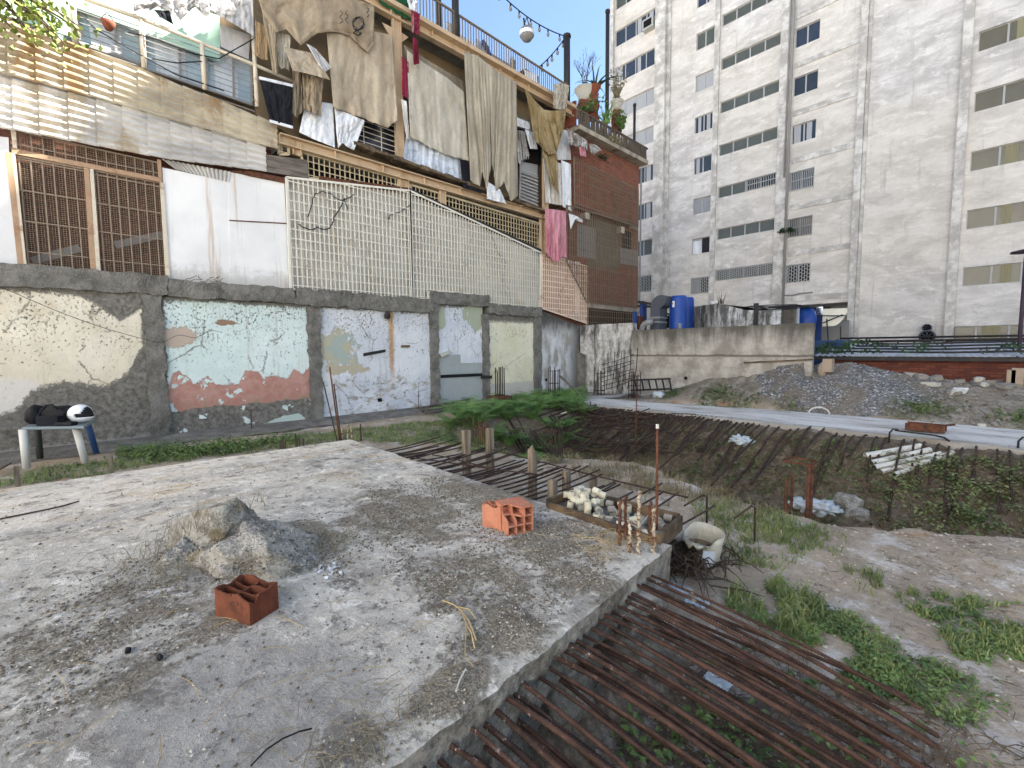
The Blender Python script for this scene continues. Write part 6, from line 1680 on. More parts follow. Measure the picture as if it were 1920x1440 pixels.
# ------------------------------------------------------------------ things standing on the slab and in the lot
def hollow_block(name, c, X, Y, L, nx, ny, rot, mt, label, jag, seed, th=0.010):
    # X, Y: section size; L: length along the holes; jag(u, v) -> how much of the far end is left (0..1)
    rr = random.Random(seed); t_ = thing(name, label, 'brick', c); mb = MB(); c = Vector(c)
    def wall(p, q, nrm, outer):
        n = max(3, int((Vector(q) - Vector(p)).length / 0.012)); p, q = Vector((*p, 0)), Vector((*q, 0)); nn = Vector((*nrm, 0)) * th / 2
        prev = None
        for i in range(n):
            a = p.lerp(q, i / n); b = p.lerp(q, (i + 1) / n); m_ = (a + b) / 2
            h = L * jag(m_.x / X + 0.5, m_.y / Y + 0.5, outer) * (1 + 0.02 * rr.uniform(-1, 1))
            h0 = prev if prev is not None else h; prev = h
            pts = [a - nn, b - nn, b + nn, a + nn, a - nn + Vector((0, 0, h0)), b - nn + Vector((0, 0, h)), b + nn + Vector((0, 0, h)), a + nn + Vector((0, 0, h0))]
            mb.hexa([c + rot @ k for k in pts])
    for i in range(nx + 1):
        x = -X / 2 + X * i / nx; o = i in (0, nx); e = th / 2
        for j in range(ny): wall((x, -Y / 2 + Y * j / ny + e), (x, -Y / 2 + Y * (j + 1) / ny - e), (1, 0), o)
    for j in range(ny + 1):
        y = -Y / 2 + Y * j / ny; o = j in (0, ny)
        wall((-X / 2 - th / 2, y), (X / 2 + th / 2, y), (0, 1), o)
    mb.o('clay_body', M[mt], t_)
    if seed == 1:
        g_ = MB()
        for i in range(14):
            x = -X / 2 + X * (i + 0.5) / 14; h = L * jag(x / X + 0.5, 0, True) * 0.97
            g_.hexa([c + rot @ Vector(k) for k in [(x - .003, -Y / 2 - th / 2 - .003, 0.002), (x + .003, -Y / 2 - th / 2 - .003, 0.002), (x + .003, -Y / 2 - th / 2, 0.002), (x - .003, -Y / 2 - th / 2, 0.002), (x - .003, -Y / 2 - th / 2 - .003, h), (x + .003, -Y / 2 - th / 2 - .003, h), (x + .003, -Y / 2 - th / 2, h), (x - .003, -Y / 2 - th / 2, h)]])
        g_.o('ribbing', M[mt], t_)
    return t_
A, B, C = at_z(421, 1146, SZ), at_z(470, 1173, SZ), at_z(521, 1141, SZ)
ux = (C - B); lx = ux.length; uy = (A - B); ly = uy.length
ang = math.atan2(ux.y, ux.x)
ctr = B + ux * 0.5 + Matrix.Rotation(ang, 3, 'Z') @ Vector((0, ly * 0.5, 0))
hb = 0.98 * lx
def jag1(u, v, o):
    h = 0.93 + 0.05 * math.sin(u * 9 + v * 7)
    d = math.hypot((u - 0.12) * 1.3, (v - 0.08)); h -= 0.42 * math.exp(-(d / 0.16) ** 2)
    h -= 0.12 * math.exp(-((u - 0.5) ** 2 + (v - 0.6) ** 2) / 0.05)
    return h * (0.98 if o else 0.92)
hollow_block('clay_brick', tuple(ctr), lx, ly, hb, 3, 2, Matrix.Rotation(ang, 3, 'Z'), 'clay_dark', 'dark weathered hollow clay brick standing upright alone on the slab, its rim broken', jag1, 1, 0.008)
# pair of bricks farther back
A2, B2 = at_z(911, 991, SZ), at_z(938, 1000, SZ)
p = at_z(925, 990, SZ); ang2 = math.atan2((B2 - A2).y, (B2 - A2).x)
hollow_block('clay_brick', (p.x - 0.02, p.y + 0.06, SZ), 0.19, 0.15, 0.21, 2, 2, Matrix.Rotation(ang2 + 0.1, 3, 'Z') , 'clay_light', 'pale hollow clay brick standing upright behind the tilted one', lambda u, v, o: 0.93 + 0.06 * math.sin(u * 8 + v * 5), 2)
fl, fr_ = at_z(953, 1005, SZ), at_z(999, 996, SZ)
fx = (fr_ - fl); wx = fx.length; angf = math.atan2(fx.y, fx.x)
RZ = Matrix.Rotation(angf, 3, 'Z')
rot3 = RZ @ Matrix.Rotation(R(90), 3, 'X')          # hole axis (local z) -> world -y' (towards the viewer)
cc = fl + RZ @ Vector((wx / 2, 0.26, 0)) + Vector((0, 0, wx * 0.48))
def jag3(u, v, o):
    k = sst(0.55 - u, 0.0, 0.35) * sst(v, 0.45, 0.8)
    return 1.0 - 0.5 * k
hollow_block('clay_brick', tuple(cc), wx, wx * 0.96, 0.26, 3, 3, rot3, 'clay_light', 'orange hollow clay brick lying on its side with nine square holes facing the camera', jag3, 3, 0.011)

# broken concrete lumps with dry weeds
def mk_lump():
    g = G('lump_concrete'); n = g.noise(5, 6, 0.72); f = g.noise(40, 4, 0.7)
    c = g.mix(n.ss(0.35, 0.6), '#8a8377', '#c9c3b7'); c = g.mix(g.noise(2.4, 5).ss(0.58, 0.7), c, '#86795f')
    pb = g.vor(48); c = g.mix(pb.ss(0.25, 0.12) * g.noise(26, 2).ss(0.48, 0.55), c, '#d6d0c2'); c = g.mul(c, f * 0.7 + 0.62)
    M['lump_concrete'] = g.done(c, 0.97, f + n * 2 + pb * -0.6, 1.0, 0.04)
mk_lump()
def lump(name, px, py, rx, ry, rz, seed, label, rotz, tilt, zoff, amp=0.32, fl=0.8, cat='concrete lump', planes=11):
    p = at_z(px, py, SZ); mb = MB(); mb.blob(p + Vector((0, 0, zoff)), rx, ry, rz, 5, amp, 1.25, seed, Matrix.Rotation(rotz, 3, 'Z') @ Matrix.Rotation(tilt, 3, 'Y'), flat=fl)
    rl = random.Random(seed); pls = [(Vector((rl.uniform(-1, 1), rl.uniform(-1, 1), rl.uniform(-.2, 1))).normalized(), rl.uniform(.55, .8)) for _ in range(planes)]
    ctr_ = p + Vector((0, 0, zoff)); Ri = Matrix.Rotation(rotz, 3, 'Z') @ Matrix.Rotation(tilt, 3, 'Y'); Rt = Ri.transposed()
    for v in mb.v:
        q = Rt @ (v - ctr_); q = Vector((q.x / rx, q.y / ry, q.z / rz))
        for nn, dd in pls:
            e = q.dot(nn) - dd
            if e > 0: q -= nn * e * .9
        w_ = ctr_ + Ri @ Vector((q.x * rx, q.y * ry, q.z * rz)); v.x, v.y, v.z = w_
        d = 0.02 * fbm(v.x * 9, v.y * 9, v.z * 9) * 2 + 0.012 * fbm(v.x * 26, v.y * 26, v.z * 26) * 2; v.x += d; v.y += d * .5; v.z += d * 1.2
    return mb.o(name, M['lump_concrete'], smooth=True, label=label, cat=cat)
lump('concrete_lump', 395, 1022, 0.46, 0.27, 0.24, 11, 'tilted flat concrete lump on the slab, the higher of the two behind the lone brick', 0.75, -0.32, 0.13)
lp2 = lump('concrete_lump', 512, 1046, 0.5, 0.4, 0.29, 17, 'rounded gravelly concrete lump leaning against the higher one', 0.4, 0.1, 0.0, 0.5, 0.95, planes=2)
rr = random.Random(5); lv = [lp2.matrix_world.translation + lp2.location + v.co for v in lp2.data.vertices if v.co.z > .03]
plain('lump_grit_pale', '#c4bdae', .3, 40); plain('lump_grit_dark', '#5c5345', .3, 40)
_lp = [rr.choice(lv) for _ in range(1500)]
LGA, LGB = _lp[:700], _lp[700:]
lump('concrete_lump', 350, 1050, 0.2, 0.2, 0.14, 23, 'small crumbled lump at the left foot of the two big lumps', 0.2, 0.2, 0.02, 0.5)

# grit, pebbles, straws on the slab
stones('crumbs', LGA, .004, .013, 'lump_grit_pale', 61, parent=lp2); stones('crumbs', LGB, .004, .015, 'lump_grit_dark', 62, parent=lp2)
rr = random.Random(77); P1 = []; P2 = []; P3 = []
GP = [[tuple(at_z(x, y, SZ))[:2] for x, y in q] for q in (
    [(620, 1010), (720, 905), (900, 880), (1010, 930), (1110, 975), (1190, 1035), (1110, 1130), (980, 1190), (930, 1270), (850, 1390), (800, 1370), (850, 1210), (800, 1130), (700, 1090)],
    [(0, 1150), (250, 1060), (420, 1080), (470, 1150), (320, 1260), (100, 1330), (0, 1330)], [(560, 1440), (630, 1350), (690, 1340), (745, 1440)], [(560, 1060), (640, 1000), (700, 1020), (660, 1080)])]
def gden(x, y):
    a = x + .5 * fbm(x * 2.5, y * 2.5, 1); b = y + .5 * fbm(x * 2.5, y * 2.5, 6)
    k = 1.3 * max(0, fbm(x * 3.5, y * 3.5, 9) + .3)
    for i, q in enumerate(GP):
        if in_poly(a, b, q): return (.95 if i != 1 else .75) * k
    return .13 * k
tries = 0
while len(P1) + len(P2) < 17000 and tries < 400000:
    tries += 1
    if rr.random() < .5: x, y = rr.uniform(-4.6, -1.45), rr.uniform(-1.4, 3.1)
    else: x, y = rr.uniform(-6.8, -1.6), rr.uniform(-1.8, 3.1)
    if x > EX(y) - .03 or rr.random() > gden(x, y): continue
    (P1 if rr.random() < 0.5 else P2).append((x, y, SZ + 0.004 + 0.012 * fbm(x * 1.5, y * 1.5)))
for k in range(700):
    c_ = at_z(*rr.choice(((330, 1050), (420, 1075), (560, 1075), (600, 1040), (380, 1080))), SZ); x, y = c_.x + rr.gauss(0, .25), c_.y + rr.gauss(0, .2); P1.append((x, y, SZ + .006))
plain('pebble_pale', '#b9b2a3', 0.3, 40, 0.9); plain('pebble_brown', '#6a5f50', 0.35, 40, 0.9)
stones('grit', P1, 0.0025, 0.010, 'pebble_pale', 3, 'pale grit and pebbles scattered over the slab', 'grit')
stones('grit', P2, 0.0035, 0.014, 'pebble_brown', 4, 'dark grit and crumbs scattered over the slab', 'grit')
def straws(name, area, n, lmin, lmax, mt, seed, zf, label, cat, r=0.0022, bent=0.3, lift=0.02):
    rr = random.Random(seed); mb = MB()
    for k in range(n):
        x, y = area(rr); a = rr.uniform(0, 6.28); l = rr.uniform(lmin, lmax); p = Vector((x, y, zf(x, y) + 0.006)); pts = [p]
        h = rr.uniform(0, lift)
        for i in range(1, 5):
            a += rr.uniform(-bent, bent); q = pts[-1] + Vector((math.cos(a), math.sin(a), 0)) * l / 4; q.z = zf(q.x, q.y) + 0.006 + h * math.sin(i / 4 * 3.1); pts.append(q)
        mb.tube(pts, [r, r, r, r * .7, r * .4], 3, False)
    return mb.o(name, M[mt], label=label, cat=cat, kind='stuff')
def ring_area(cx, cy, rx, ry): return lambda rr: (cx + rr.gauss(0, rx), cy + rr.gauss(0, ry))
zs_ = lambda x, y: SZ + 0.012 * fbm(x * 1.5, y * 1.5)
q = at_z(690, 1400, SZ)
plain('grass_dry', '#857b66', 0.3, 12, 0.9)
straws('dry_straw', lambda r_: (min(-1.62, q.x + r_.gauss(0, 0.25)), q.y + r_.gauss(0, 0.22)), 170, 0.05, 0.2, 'grass_dry', 5, zs_, 'nest of dry straw and dead weeds at the near edge of the slab', 'straw', 0.0016)
q2 = at_z(1190, 1020, SZ)
straws('dry_straw', lambda r_: (q2.x - abs(r_.gauss(0, 0.22)), q2.y - 0.1 + r_.gauss(0, 0.16)), 120, 0.06, 0.3, 'straw', 6, zs_, 'dry straw around the starter bars at the slab corner', 'straw', 0.0016, lift=0.06)
straws('dry_straw', lambda r_: (r_.uniform(-5.5, -1.7), r_.uniform(-1.5, 3.0)), 110, 0.08, 0.35, 'straw', 7, zs_, 'single dry straws lying about on the slab', 'straw', 0.0016, lift=0.01)
q3 = at_z(330, 1055, SZ)
straws('dry_weeds', lambda r_: (q3.x + r_.gauss(0, 0.3), q3.y + r_.gauss(0, 0.22)), 260, 0.06, 0.25, 'grass_dry', 8, zs_, 'matted dry weeds at the left foot of the concrete lumps', 'dry weeds', 0.0018, lift=0.07)
q4 = at_z(600, 1020, SZ)
straws('dry_weeds', lambda r_: (q4.x + r_.gauss(0, 0.16), q4.y + r_.gauss(0, 0.22)), 240, 0.05, 0.2, 'grass_dry', 9, zs_, 'matted dry weeds at the right foot of the concrete lumps', 'dry weeds', 0.0018, lift=0.08)
for (px, py, n, L, sd, l) in ((262, 1052, 9, 0.34, 3, 'sprig of stiff green brown grass left of the concrete lumps'), (340, 1000, 14, 0.22, 4, 'dry weed growing on the left flank of the higher lump'), (470, 950, 16, 0.14, 5, 'tuft of dry grass at the tip of the higher lump'), (330, 1075, 7, 0.2, 6, 'few dark stalks in front of the higher lump')):
    p = at_z(px, py, SZ); p.z += 0.0 if n not in (14, 16) else (0.25 if n == 14 else 0.3)
    if n in (14, 16): p = at_z(px, py, SZ + (0.22 if n == 14 else 0.33))
    spray('grass_sprig', p, n, L, 'dry_weed', l, 'weed', 0.75, 0.35, 0.0035, sd)
# forked dry stalk and a thin wire on the slab
def line_on(pts_px, r, mt, name, label, cat, z=SZ + 0.012):
    pts = [at_z(x, y, z) for x, y in pts_px]; out = []
    for a, b_ in zip(pts, pts[1:]):
        for k in range(4): out.append(a.lerp(b_, k / 4))
    out.append(pts[-1]); mb = MB(); mb.tube(out, r, 5); return mb, mb
mb = MB()
for pp in ([(830, 1126), (850, 1133), (866, 1145), (875, 1170), (873, 1200), (872, 1230), (885, 1248)], [(866, 1145), (880, 1165), (893, 1200)], [(875, 1172), (884, 1185), (890, 1215)], [(858, 1138), (880, 1142), (892, 1160)]):
    pts = [at_z(x, y, SZ + 0.02) for x, y in pp]; mb.tube(pts, [0.005 * (1 - 0.12 * i) for i in range(len(pts))], 5)
mb.o('forked_stalk', M['straw'], smooth=True, label='forked pale dry stalk lying in the middle of the slab', cat='stalk')
mb = MB(); mb.tube([at_z(x, y, SZ + 0.015) for x, y in ((470, 1436), (500, 1405), (530, 1385), (560, 1372), (585, 1366))], 0.0035, 5); mb.o('thin_wire', M['wire_black'], smooth=True, label='thin dark wire curving over the front of the slab', cat='wire')
mb = MB(); mb.tube([at_z(x, y, SZ + 0.012) for x, y in ((855, 1296), (862, 1275), (873, 1254))], 0.004, 5); mb.o('white_strip', M['white_pvc'], label='small white plastic strip on the slab below the forked stalk', cat='plastic strip')
for i, (px, py, l) in enumerate(((300, 1235, 'larger dark crumb left of centre at the front of the slab'), (240, 1222, 'dark crumb farther left at the front of the slab'))):
    p = at_z(px, py, SZ); mb = MB(); mb.blob(p + Vector((0, 0, 0.008)), 0.028, 0.014, 0.012, 2, 0.4, 2, i); mb.o('crumb', M['black_bag'], label=l, cat='crumb')
p = at_z(622, 1068, SZ); mb = MB(); rr = random.Random(3)
for k in range(40): c = p + Vector((rr.gauss(0, .05), rr.gauss(0, .04), 0.008)); e = Vector((rr.uniform(-1, 1), rr.uniform(-1, 1), .3)) * .016; s2 = Vector((-e.y, e.x, .004)); mb.face([c - e, c + s2, c + e, c - s2])
mb.o('torn_paper', M['cloth_white'], label='torn white paper scraps right of the concrete lumps', cat='paper', kind='stuff')

# tray of pipe offcuts
FL, FR, BR, BL = at_z(1024, 938, 0.62), at_z(1232, 1006, 0.62), at_z(1278, 966, 0.62), at_z(1078, 916, 0.62)
tray = thing('wooden_tray', 'old wooden formwork tray resting on the bars at the right edge of the slab', 'tray', (FL.x, FL.y, 0.48))
for nm, a, b_ in (('front_board', FL, FR), ('end_board', FR, BR), ('back_board', BR, BL), ('end_board', BL, FL)):
    mb = MB(); d = (b_ - a).normalized() * 0.02; mb.bar(a - Vector((0, 0, 0.06)) + d, b_ - Vector((0, 0, 0.06)) - d, 0.035, 0.13 if nm != 'front_board' else 0.1); mb.o(nm, M['tray_wood'], tray)
mb = MB(); dz = Vector((0, 0, -0.12)); mb.prism([FL + dz, FR + dz, BR + dz, BL + dz], (0, 0, -0.02)); mb.o('base', M['dark_plank'], tray)
mb = MB(); dz = Vector((0, 0, -0.1)); mb.grid(20, 8, lambda u, v: FL.lerp(FR, u).lerp(BL.lerp(BR, u), v) + Vector((0, 0, -0.085 + 0.03 * fbm(u * 5, v * 5)))); mb.o('silt', M['cement'], tray, smooth=True)
rr = random.Random(15); protos = {}
def offcut(c, rot, mt, label, r=0.032, L=0.07):
    if mt not in protos:
        mb = MB(); n = 14; mb.lathe([(r * .86, L / 2), (r, L / 2), (r, -L / 2), (r * .86, -L / 2)], (0, 0, 0), n); o = mb.o('pipe_offcut', M[mt], smooth=False, orig=(0, 0, 0))
        mb = MB(); mb.lathe([(0, L / 2 - .006), (r * .84, L / 2 - .004), (r * .84, -L / 2 + .004), (0, -L / 2 + .006)], (0, 0, 0), n); mb.o('filling', M['core_grey'] if mt != 'core_white' else M['core_white'], o)
        protos[mt] = o
    else: o = copy_tree(protos[mt])
    o.location = c; o.rotation_euler = rot.to_euler(); tag(o, label, 'pipe offcut', 'pipe offcuts in the wooden tray'); return o
for k in range(66):
    left = k < 22
    if left: u, v = rr.uniform(.08, .38), rr.uniform(.2, .92); z = rr.uniform(-0.05, 0.075) * (1 - abs(u - .22) * 2)
    else: u, v = rr.uniform(.2, .95), rr.uniform(.08, .9); z = -0.05 + rr.uniform(-0.005, 0.03)
    c = FL.lerp(FR, u).lerp(BL.lerp(BR, u), v) + Vector((0, 0, z))
    rot = Matrix.Rotation(rr.uniform(0, 6.28), 3, 'Z') @ Matrix.Rotation(R(90) * (rr.random() < .7) + rr.uniform(-.25, .25), 3, 'X')
    if left: offcut(c, rot, 'core_white' if rr.random() < .6 else 'cream_plastic', 'short white or cream pipe offcut heaped at the left end of the wooden tray')
    else: offcut(c, rot, rr.choice(('core_grey', 'cream_plastic', 'core_grey')), 'short dirty pipe offcut filled with grey concrete lying in the wooden tray')
p = at_z(1100, 955, .56); mb = MB(); mb.blob(p, .07, .05, .05, 2, .4, 2, 4); mb.o('black_rag', M['black_bag'], label='black plastic rag lying among the pipe offcuts', cat='rag')
mb = MB()
for a, b_ in (((1170, 975), (1215, 1000)), ((1200, 985), (1216, 966)), ((1150, 968), (1196, 982))): mb.tube([at_z(*a, .6), at_z(*b_, .64)], 0.003, 4)
mb.o('white_strips', M['white_pvc'], label='thin white plastic strips lying across the tray', cat='plastic strips')
# broken bucket and what is around it
bx = gh_ray(1310, 1062); bk = thing('broken_bucket', 'dirty cream plastic bucket with a broken rim beside the slab corner', 'bucket', tuple(bx))
RB = Matrix.Rotation(R(6), 3, 'Y')
def jg(i, k): a = 2 * math.pi * k / 32; return (-0.13 * max(0, math.cos(a + 2.1)) ** .6 * (1 + .25 * math.sin(k * 2.3)) if i in (4, 5) else 0)
mb = MB(); mb.lathe([(0, 0), (.155, 0), (.165, .05), (.18, .3), (.188, .37), (.18, .37), (.172, .3), (.155, .03)], bx, 32, RB, jg); mb.o('shell', M['bucket_plastic'], bk, smooth=True)
mb = MB(); mb.lathe([(.0, .2), (.168, .2)], bx, 24, RB); mb.o('dirt_fill', M['litter'], bk)
mb = MB(); mb.grid(8, 2, lambda u, v: bx + RB @ Vector((.187 * math.cos(-1.1 + .6 * u), .187 * math.sin(-1.1 + .6 * u), .09 + .17 * v))); mb.o('faded_label', M['cloth_bluewhite'], bk, smooth=True)
c = at_y(1268, 1018, bx.y + .12); mb = MB(); mb.blob(c, .2, .16, .22, 3, .3, 1.5, 31, flat=.85); mb.o('concrete_lump', M['slab_concrete'], smooth=True, label='grey concrete lump between the slab corner and the broken bucket', cat='concrete lump')
tw = gh_ray(1290, 1062)
straws('twig_heap', lambda r_: (tw.x - 0.05 + r_.gauss(0, .16), tw.y - .12 + r_.gauss(0, .16)), 300, .1, .42, 'twig', 12, lambda x, y: gh(x, y) + 0.06, 'heap of dark twigs below the broken bucket', 'twigs', .0075, .2, .16)
bd = random.Random(2)
for i, (px, py, l) in enumerate(((1345, 1285, 'crumpled clear plastic scrap under the front bars'), (1308, 1135, 'blue white plastic scrap near the slab corner'), (1275, 1110, 'greenish glass piece in the litter by the slab corner'))):
    p = gh_ray(px, py); mb = MB(); mb.grid(10, 10, lambda u, v: p + Vector(((u - .5) * .17, (v - .5) * .12, .03 + .05 * fbm(u * 4, v * 4, i)))); mb.o('plastic_scrap', M['plastic_scrap'], label=l, cat='plastic scrap')

# table with helmet and bags
L1, L2, L3, L4 = at_z(50, 876, 0.08), at_z(160, 866, 0.08), at_z(181, 848, 0.08), at_z(75, 858, 0.08)
tb = thing('plastic_table', 'grey table with two white, one dark and one blue leg by the party wall', 'table', tuple((L1 + L3) / 2))
tz = 0.80
def leg(p, lean, r, mt): mb = MB(); mb.tube([Vector((p.x, p.y, 0.06)), Vector((p.x + lean[0], p.y + lean[1], tz - 0.04))], [r, r * 1.12], 14); mb.o('leg', M[mt], tb, smooth=True)
leg(L1, (0, 0), .055, 'white_pvc'); leg(L2, (-.02, -.09), .052, 'white_pvc'); leg(L3, (-.02, -.11), .05, 'navy_leg'); leg(L4, (0, 0), .05, 'table_dark')
T = [at_z(40, 801, tz), at_z(158, 799, tz), at_z(178, 787, tz), at_z(70, 788, tz)]
mb = MB(); mb.prism([q for q in T], (0, 0, -.055)); tt = mb.o('table_top', M['table_grey'], tb); bv = tt.modifiers.new("bevel", 'BEVEL'); bv.width = .02; bv.segments = 3
TO, TU, TV = T[0], (T[1] - T[0]), (T[3] - T[0])
yaw = math.atan2(TU.y, TU.x); RT = Matrix.Rotation(yaw, 3, 'Z')
def ont(u, v, z=0): return TO + TU * u + TV * v + Vector((0, 0, z))
bg = thing('black_backpack', 'soft black backpack lying at the left end of the table', 'bag', tuple(ont(.32, .6)))
mb = MB(); mb.blob(ont(.4, .62, .16), .36, .16, .17, 4, .22, 1.6, 5, RT, flat=.9); mb.blob(ont(.1, .5, .16), .13, .15, .19, 3, .25, 1.5, 9, RT @ Matrix.Rotation(.3, 3, 'Y')); mb.o('body', M['black_bag'], bg, smooth=True)
mb = MB(); mb.tube([ont(.3, .3, .28), ont(.36, .25, .36), ont(.46, .25, .37), ont(.54, .3, .28)], .016, 6); mb.tube([ont(.2, .3, .05), ont(.24, .2, .2), ont(.3, .3, .3)], .018, 6); mb.o('strap', M['cloth_black'], bg, smooth=True)
mb = MB(); mb.obox(ont(.43, .18, .09), .19, .08, .088, RT); o = mb.o('black_case', M['cloth_black'], label='square black case in front of the backpack', cat='case'); bv = o.modifiers.new("bevel", 'BEVEL'); bv.width = .02; bv.segments = 3
mb = MB(); mb.obox(ont(.69, .12, .035), .15, .07, .033, RT); o = mb.o('black_pouch', M['black_bag'], label='flat black pouch lying in front of the bottle', cat='pouch'); bv = o.modifiers.new("bevel", 'BEVEL'); bv.width = .025; bv.segments = 3
bo = thing('drink_bottle', 'dark green bottle standing between the backpack and the white helmet', 'bottle', tuple(ont(.69, .4)))
mb = MB(); mb.lathe([(0, 0), (.035, 0), (.037, .02), (.037, .15), (.02, .19), (.0, .19)], ont(.69, .4), 14); mb.o('body', M['bottle_green'], bo, smooth=True); mb = MB(); mb.lathe([(.022, .185), (.022, .215), (0, .215)], ont(.69, .4), 12); mb.o('cap', M['dark_metal'], bo, smooth=True)
# helmet: shell with an open face, dark visor opening
hm = thing('motorcycle_helmet', 'white full face helmet resting on the right end of the table', 'helmet', tuple(ont(.86, .45)))
hc = ont(.87, .45, .17); hR = Matrix.Rotation(yaw, 3, 'Z')
bm = bmesh.new(); bmesh.ops.create_uvsphere(bm, u_segments=40, v_segments=28, radius=1)
shell = MB(); dark = MB(); idx = {}
def hp_(v):
    x, y, z = v
    k = 1 + (.22 * max(0, x) ** 2 * (1 if z < 0 else .25)); zz = z * (.18 if z > 0 else .165)
    return hc + hR @ Vector((x * .2 * k, y * .155, zz if z > -.92 else -.155))
for f in bm.faces:
    c = f.calc_center_median(); op = (c.x > .1 and -.35 < c.z < .12) or (c.x > .62 and -.35 < c.z)
    tgt = dark if op else shell; n = len(tgt.v)
    for v in f.verts:
        q = v.co.copy(); tgt.v.append(hp_(q * (.93 if op else 1)))
    tgt.f.append(tuple(range(n, n + len(f.verts))))
bm.free()
so = shell.o('shell', M['helmet_white'], hm); md = so.modifiers.new("weld", 'WELD'); md.merge_threshold = .0005; md = so.modifiers.new("thick", 'SOLIDIFY'); md.thickness = .012; so.data.polygons.foreach_set("use_smooth", [True] * len(so.data.polygons))
dark.o('visor_opening', M['black_bag'], hm, smooth=True)
mb = MB(); mb.lathe([(0, .01), (.022, .008), (.024, 0)], hc + hR @ Vector((.03, -.158, .0)), 12, Matrix.Rotation(R(90), 3, 'X')); mb.o('hinge', M['grey_metal'], hm, smooth=True)
a, b_ = at_x(-30, 805, WX + .5), at_x(45, 800, WX + .5); mb = MB(); mb.bar(a, b_, .25, .05); mb.o('wall_bench_board', M['cement'], label='cement ledge along the wall behind the left side of the table', cat='ledge')
a, b_ = at_z(-10, 882, .1), at_z(14, 869, .1); mb = MB(); mb.bar(a, b_, .1, .03); mb.o('dark_plank', M['dark_plank'], label='dark plank on the pavement at the far left', cat='plank')

# wooden stakes under the side bars
def stake(px, pyt, y, w, label, ragged=0):
    a = at_y(px, pyt, y); p = Vector((a.x, y, gh(a.x, y) - .05)); mb = MB(); n = 14
    def sf(u, v):
        k = int(u * 4 + .001) % 4; sx, sy = ((-1, -1), (1, -1), (1, 1), (-1, 1))[k]; ww = w / 2 * (1 + .08 * fbm(v * 6, k))
        zt = a.z - (ragged * (.35 if k in (0, 3) else (0 if k == 1 else .6)))
        return Vector((p.x + sx * ww, p.y + sy * ww, p.z + (zt - p.z) * v))
    mb.grid(4, n, sf); b = len(mb.v); mb.face([sf(k / 4, 1) for k in range(4)])
    return mb.o('wooden_stake', M['old_wood'], label=label, cat='stake')
stake(874, 807, 4.35, .105, 'grey wooden stake in the side bars, leftmost of the three tall ones')
stake(918, 803, 4.75, .1, 'grey wooden stake in the side bars, middle of the three tall ones')
stake(998, 832, 4.3, .09, 'rotten splintered stake in the side bars, rightmost of the three tall ones', .25)
for px, pt, y, l in ((1062, 882, 4.4, 'short wooden stake holding up the side bars left of the tray'), (1113, 893, 4.75, 'short wooden stake behind the pipe offcut tray'), (1036, 900, 3.7, 'short wooden stake close to the slab edge left of the tray')): stake(px, pt, y, .08, l)
# rusty column cages
def cage(name, px, pyb, pyt, y, wx_, wy_, nx, rings, mt, label, r=.012, lean=(0, 0), z0=None):
    a = at_y(px, pyt, y); g0 = gh(a.x, y) - .1 if z0 is None else z0; t_ = thing(name, label, 'rebar cage', (a.x, y, g0)); rr = random.Random(int(px)); H = a.z - g0
    pos = []
    for i in range(nx):
        u = i / (nx - 1) - .5 if nx > 1 else 0; pos += [(u * wx_, -wy_ / 2), (u * wx_, wy_ / 2)]
    for q in pos:
        mb = MB(); h = H * rr.uniform(.85, 1.02); mb.tube([(a.x + q[0], y + q[1], g0), (a.x + q[0] + lean[0] + rr.uniform(-.02, .02), y + q[1] + lean[1] + rr.uniform(-.02, .02), g0 + h)], r, 6); mb.o('rebar', M[mt], t_, smooth=True)
    for k in range(rings):
        z = g0 + H * (k + .6) / rings; d = [(-.5, -.5), (.5, -.5), (.5, .5), (-.5, .5), (-.5, -.5)]; mb = MB(); mb.tube([(a.x + e[0] * (wx_ + .03) + lean[0] * z / H * .5, y + e[1] * (wy_ + .03), z + .01 * e[0]) for e in d], r * .6, 5); mb.o('stirrup', M[mt], t_, smooth=True)
    return t_
cage('column_cage', 546, 838, 816, 2.6, .42, .3, 5, 1, 'rebar_rust_dark', 'small group of short rusty bars in the grass left of the slab corner', .012)
cage('column_cage', 937, 740, 684, 10.6, .2, .25, 3, 0, 'rebar_rust_dark', 'bundle of tall straight bars in front of the yellow panel', .02)
p = at_y(936, 742, 10.6); mb = MB(); mb.box(p.x - .35, p.x + .35, 10.3, 10.9, p.z - .08, p.z); mb.o('rusty_plate', M['iron_rust'], label='flat dark rusty plate under the bars in front of the yellow panel', cat='plate')
cage('column_cage', 1039, 728, 686, 13.6, .3, .3, 4, 3, 'rebar_rust_dark', 'column cage with stirrups in front of the stained end of the party wall', .016)
cage('column_cage', 1124, 740, 688, 15.6, .3, .3, 3, 2, 'rebar_rust_dark', 'slim column cage standing left of the leaning mesh', .016)
cage('column_cage', 1190, 730, 698, 16.4, .35, .3, 4, 3, 'rebar_rust_dark', 'short column cage in the corner right of the leaning mesh', .016)
cage('column_cage', 902, 806, 782, 7.2, .28, .28, 4, 3, 'iron_rust', 'square column cage half hidden under the ferns', .013)
cage('column_cage', 1038, 850, 788, 7.9, .34, .3, 5, 3, 'rebar_rust_dark', 'tall column cage at the left end of the trench', .013)
cc_ = cage('column_cage', 1500, 960, 866, 8.35, .3, .3, 2, 0, 'iron_rust', 'rusty steel column of four thick bars standing in the trench', .028)
p = at_y(1500, 862, 8.35); mb = MB()
for e, f in (((-.2, -.17), (.2, -.17)), ((.2, -.17), (.2, .17)), ((.2, .17), (-.2, .17)), ((-.2, .17), (-.2, -.17))): mb.bar((p.x + e[0], 8.35 + e[1], p.z - .02), (p.x + f[0], 8.35 + f[1], p.z - .02), .02, .03)
mb.o('stirrup', M['iron_rust'], cc_)
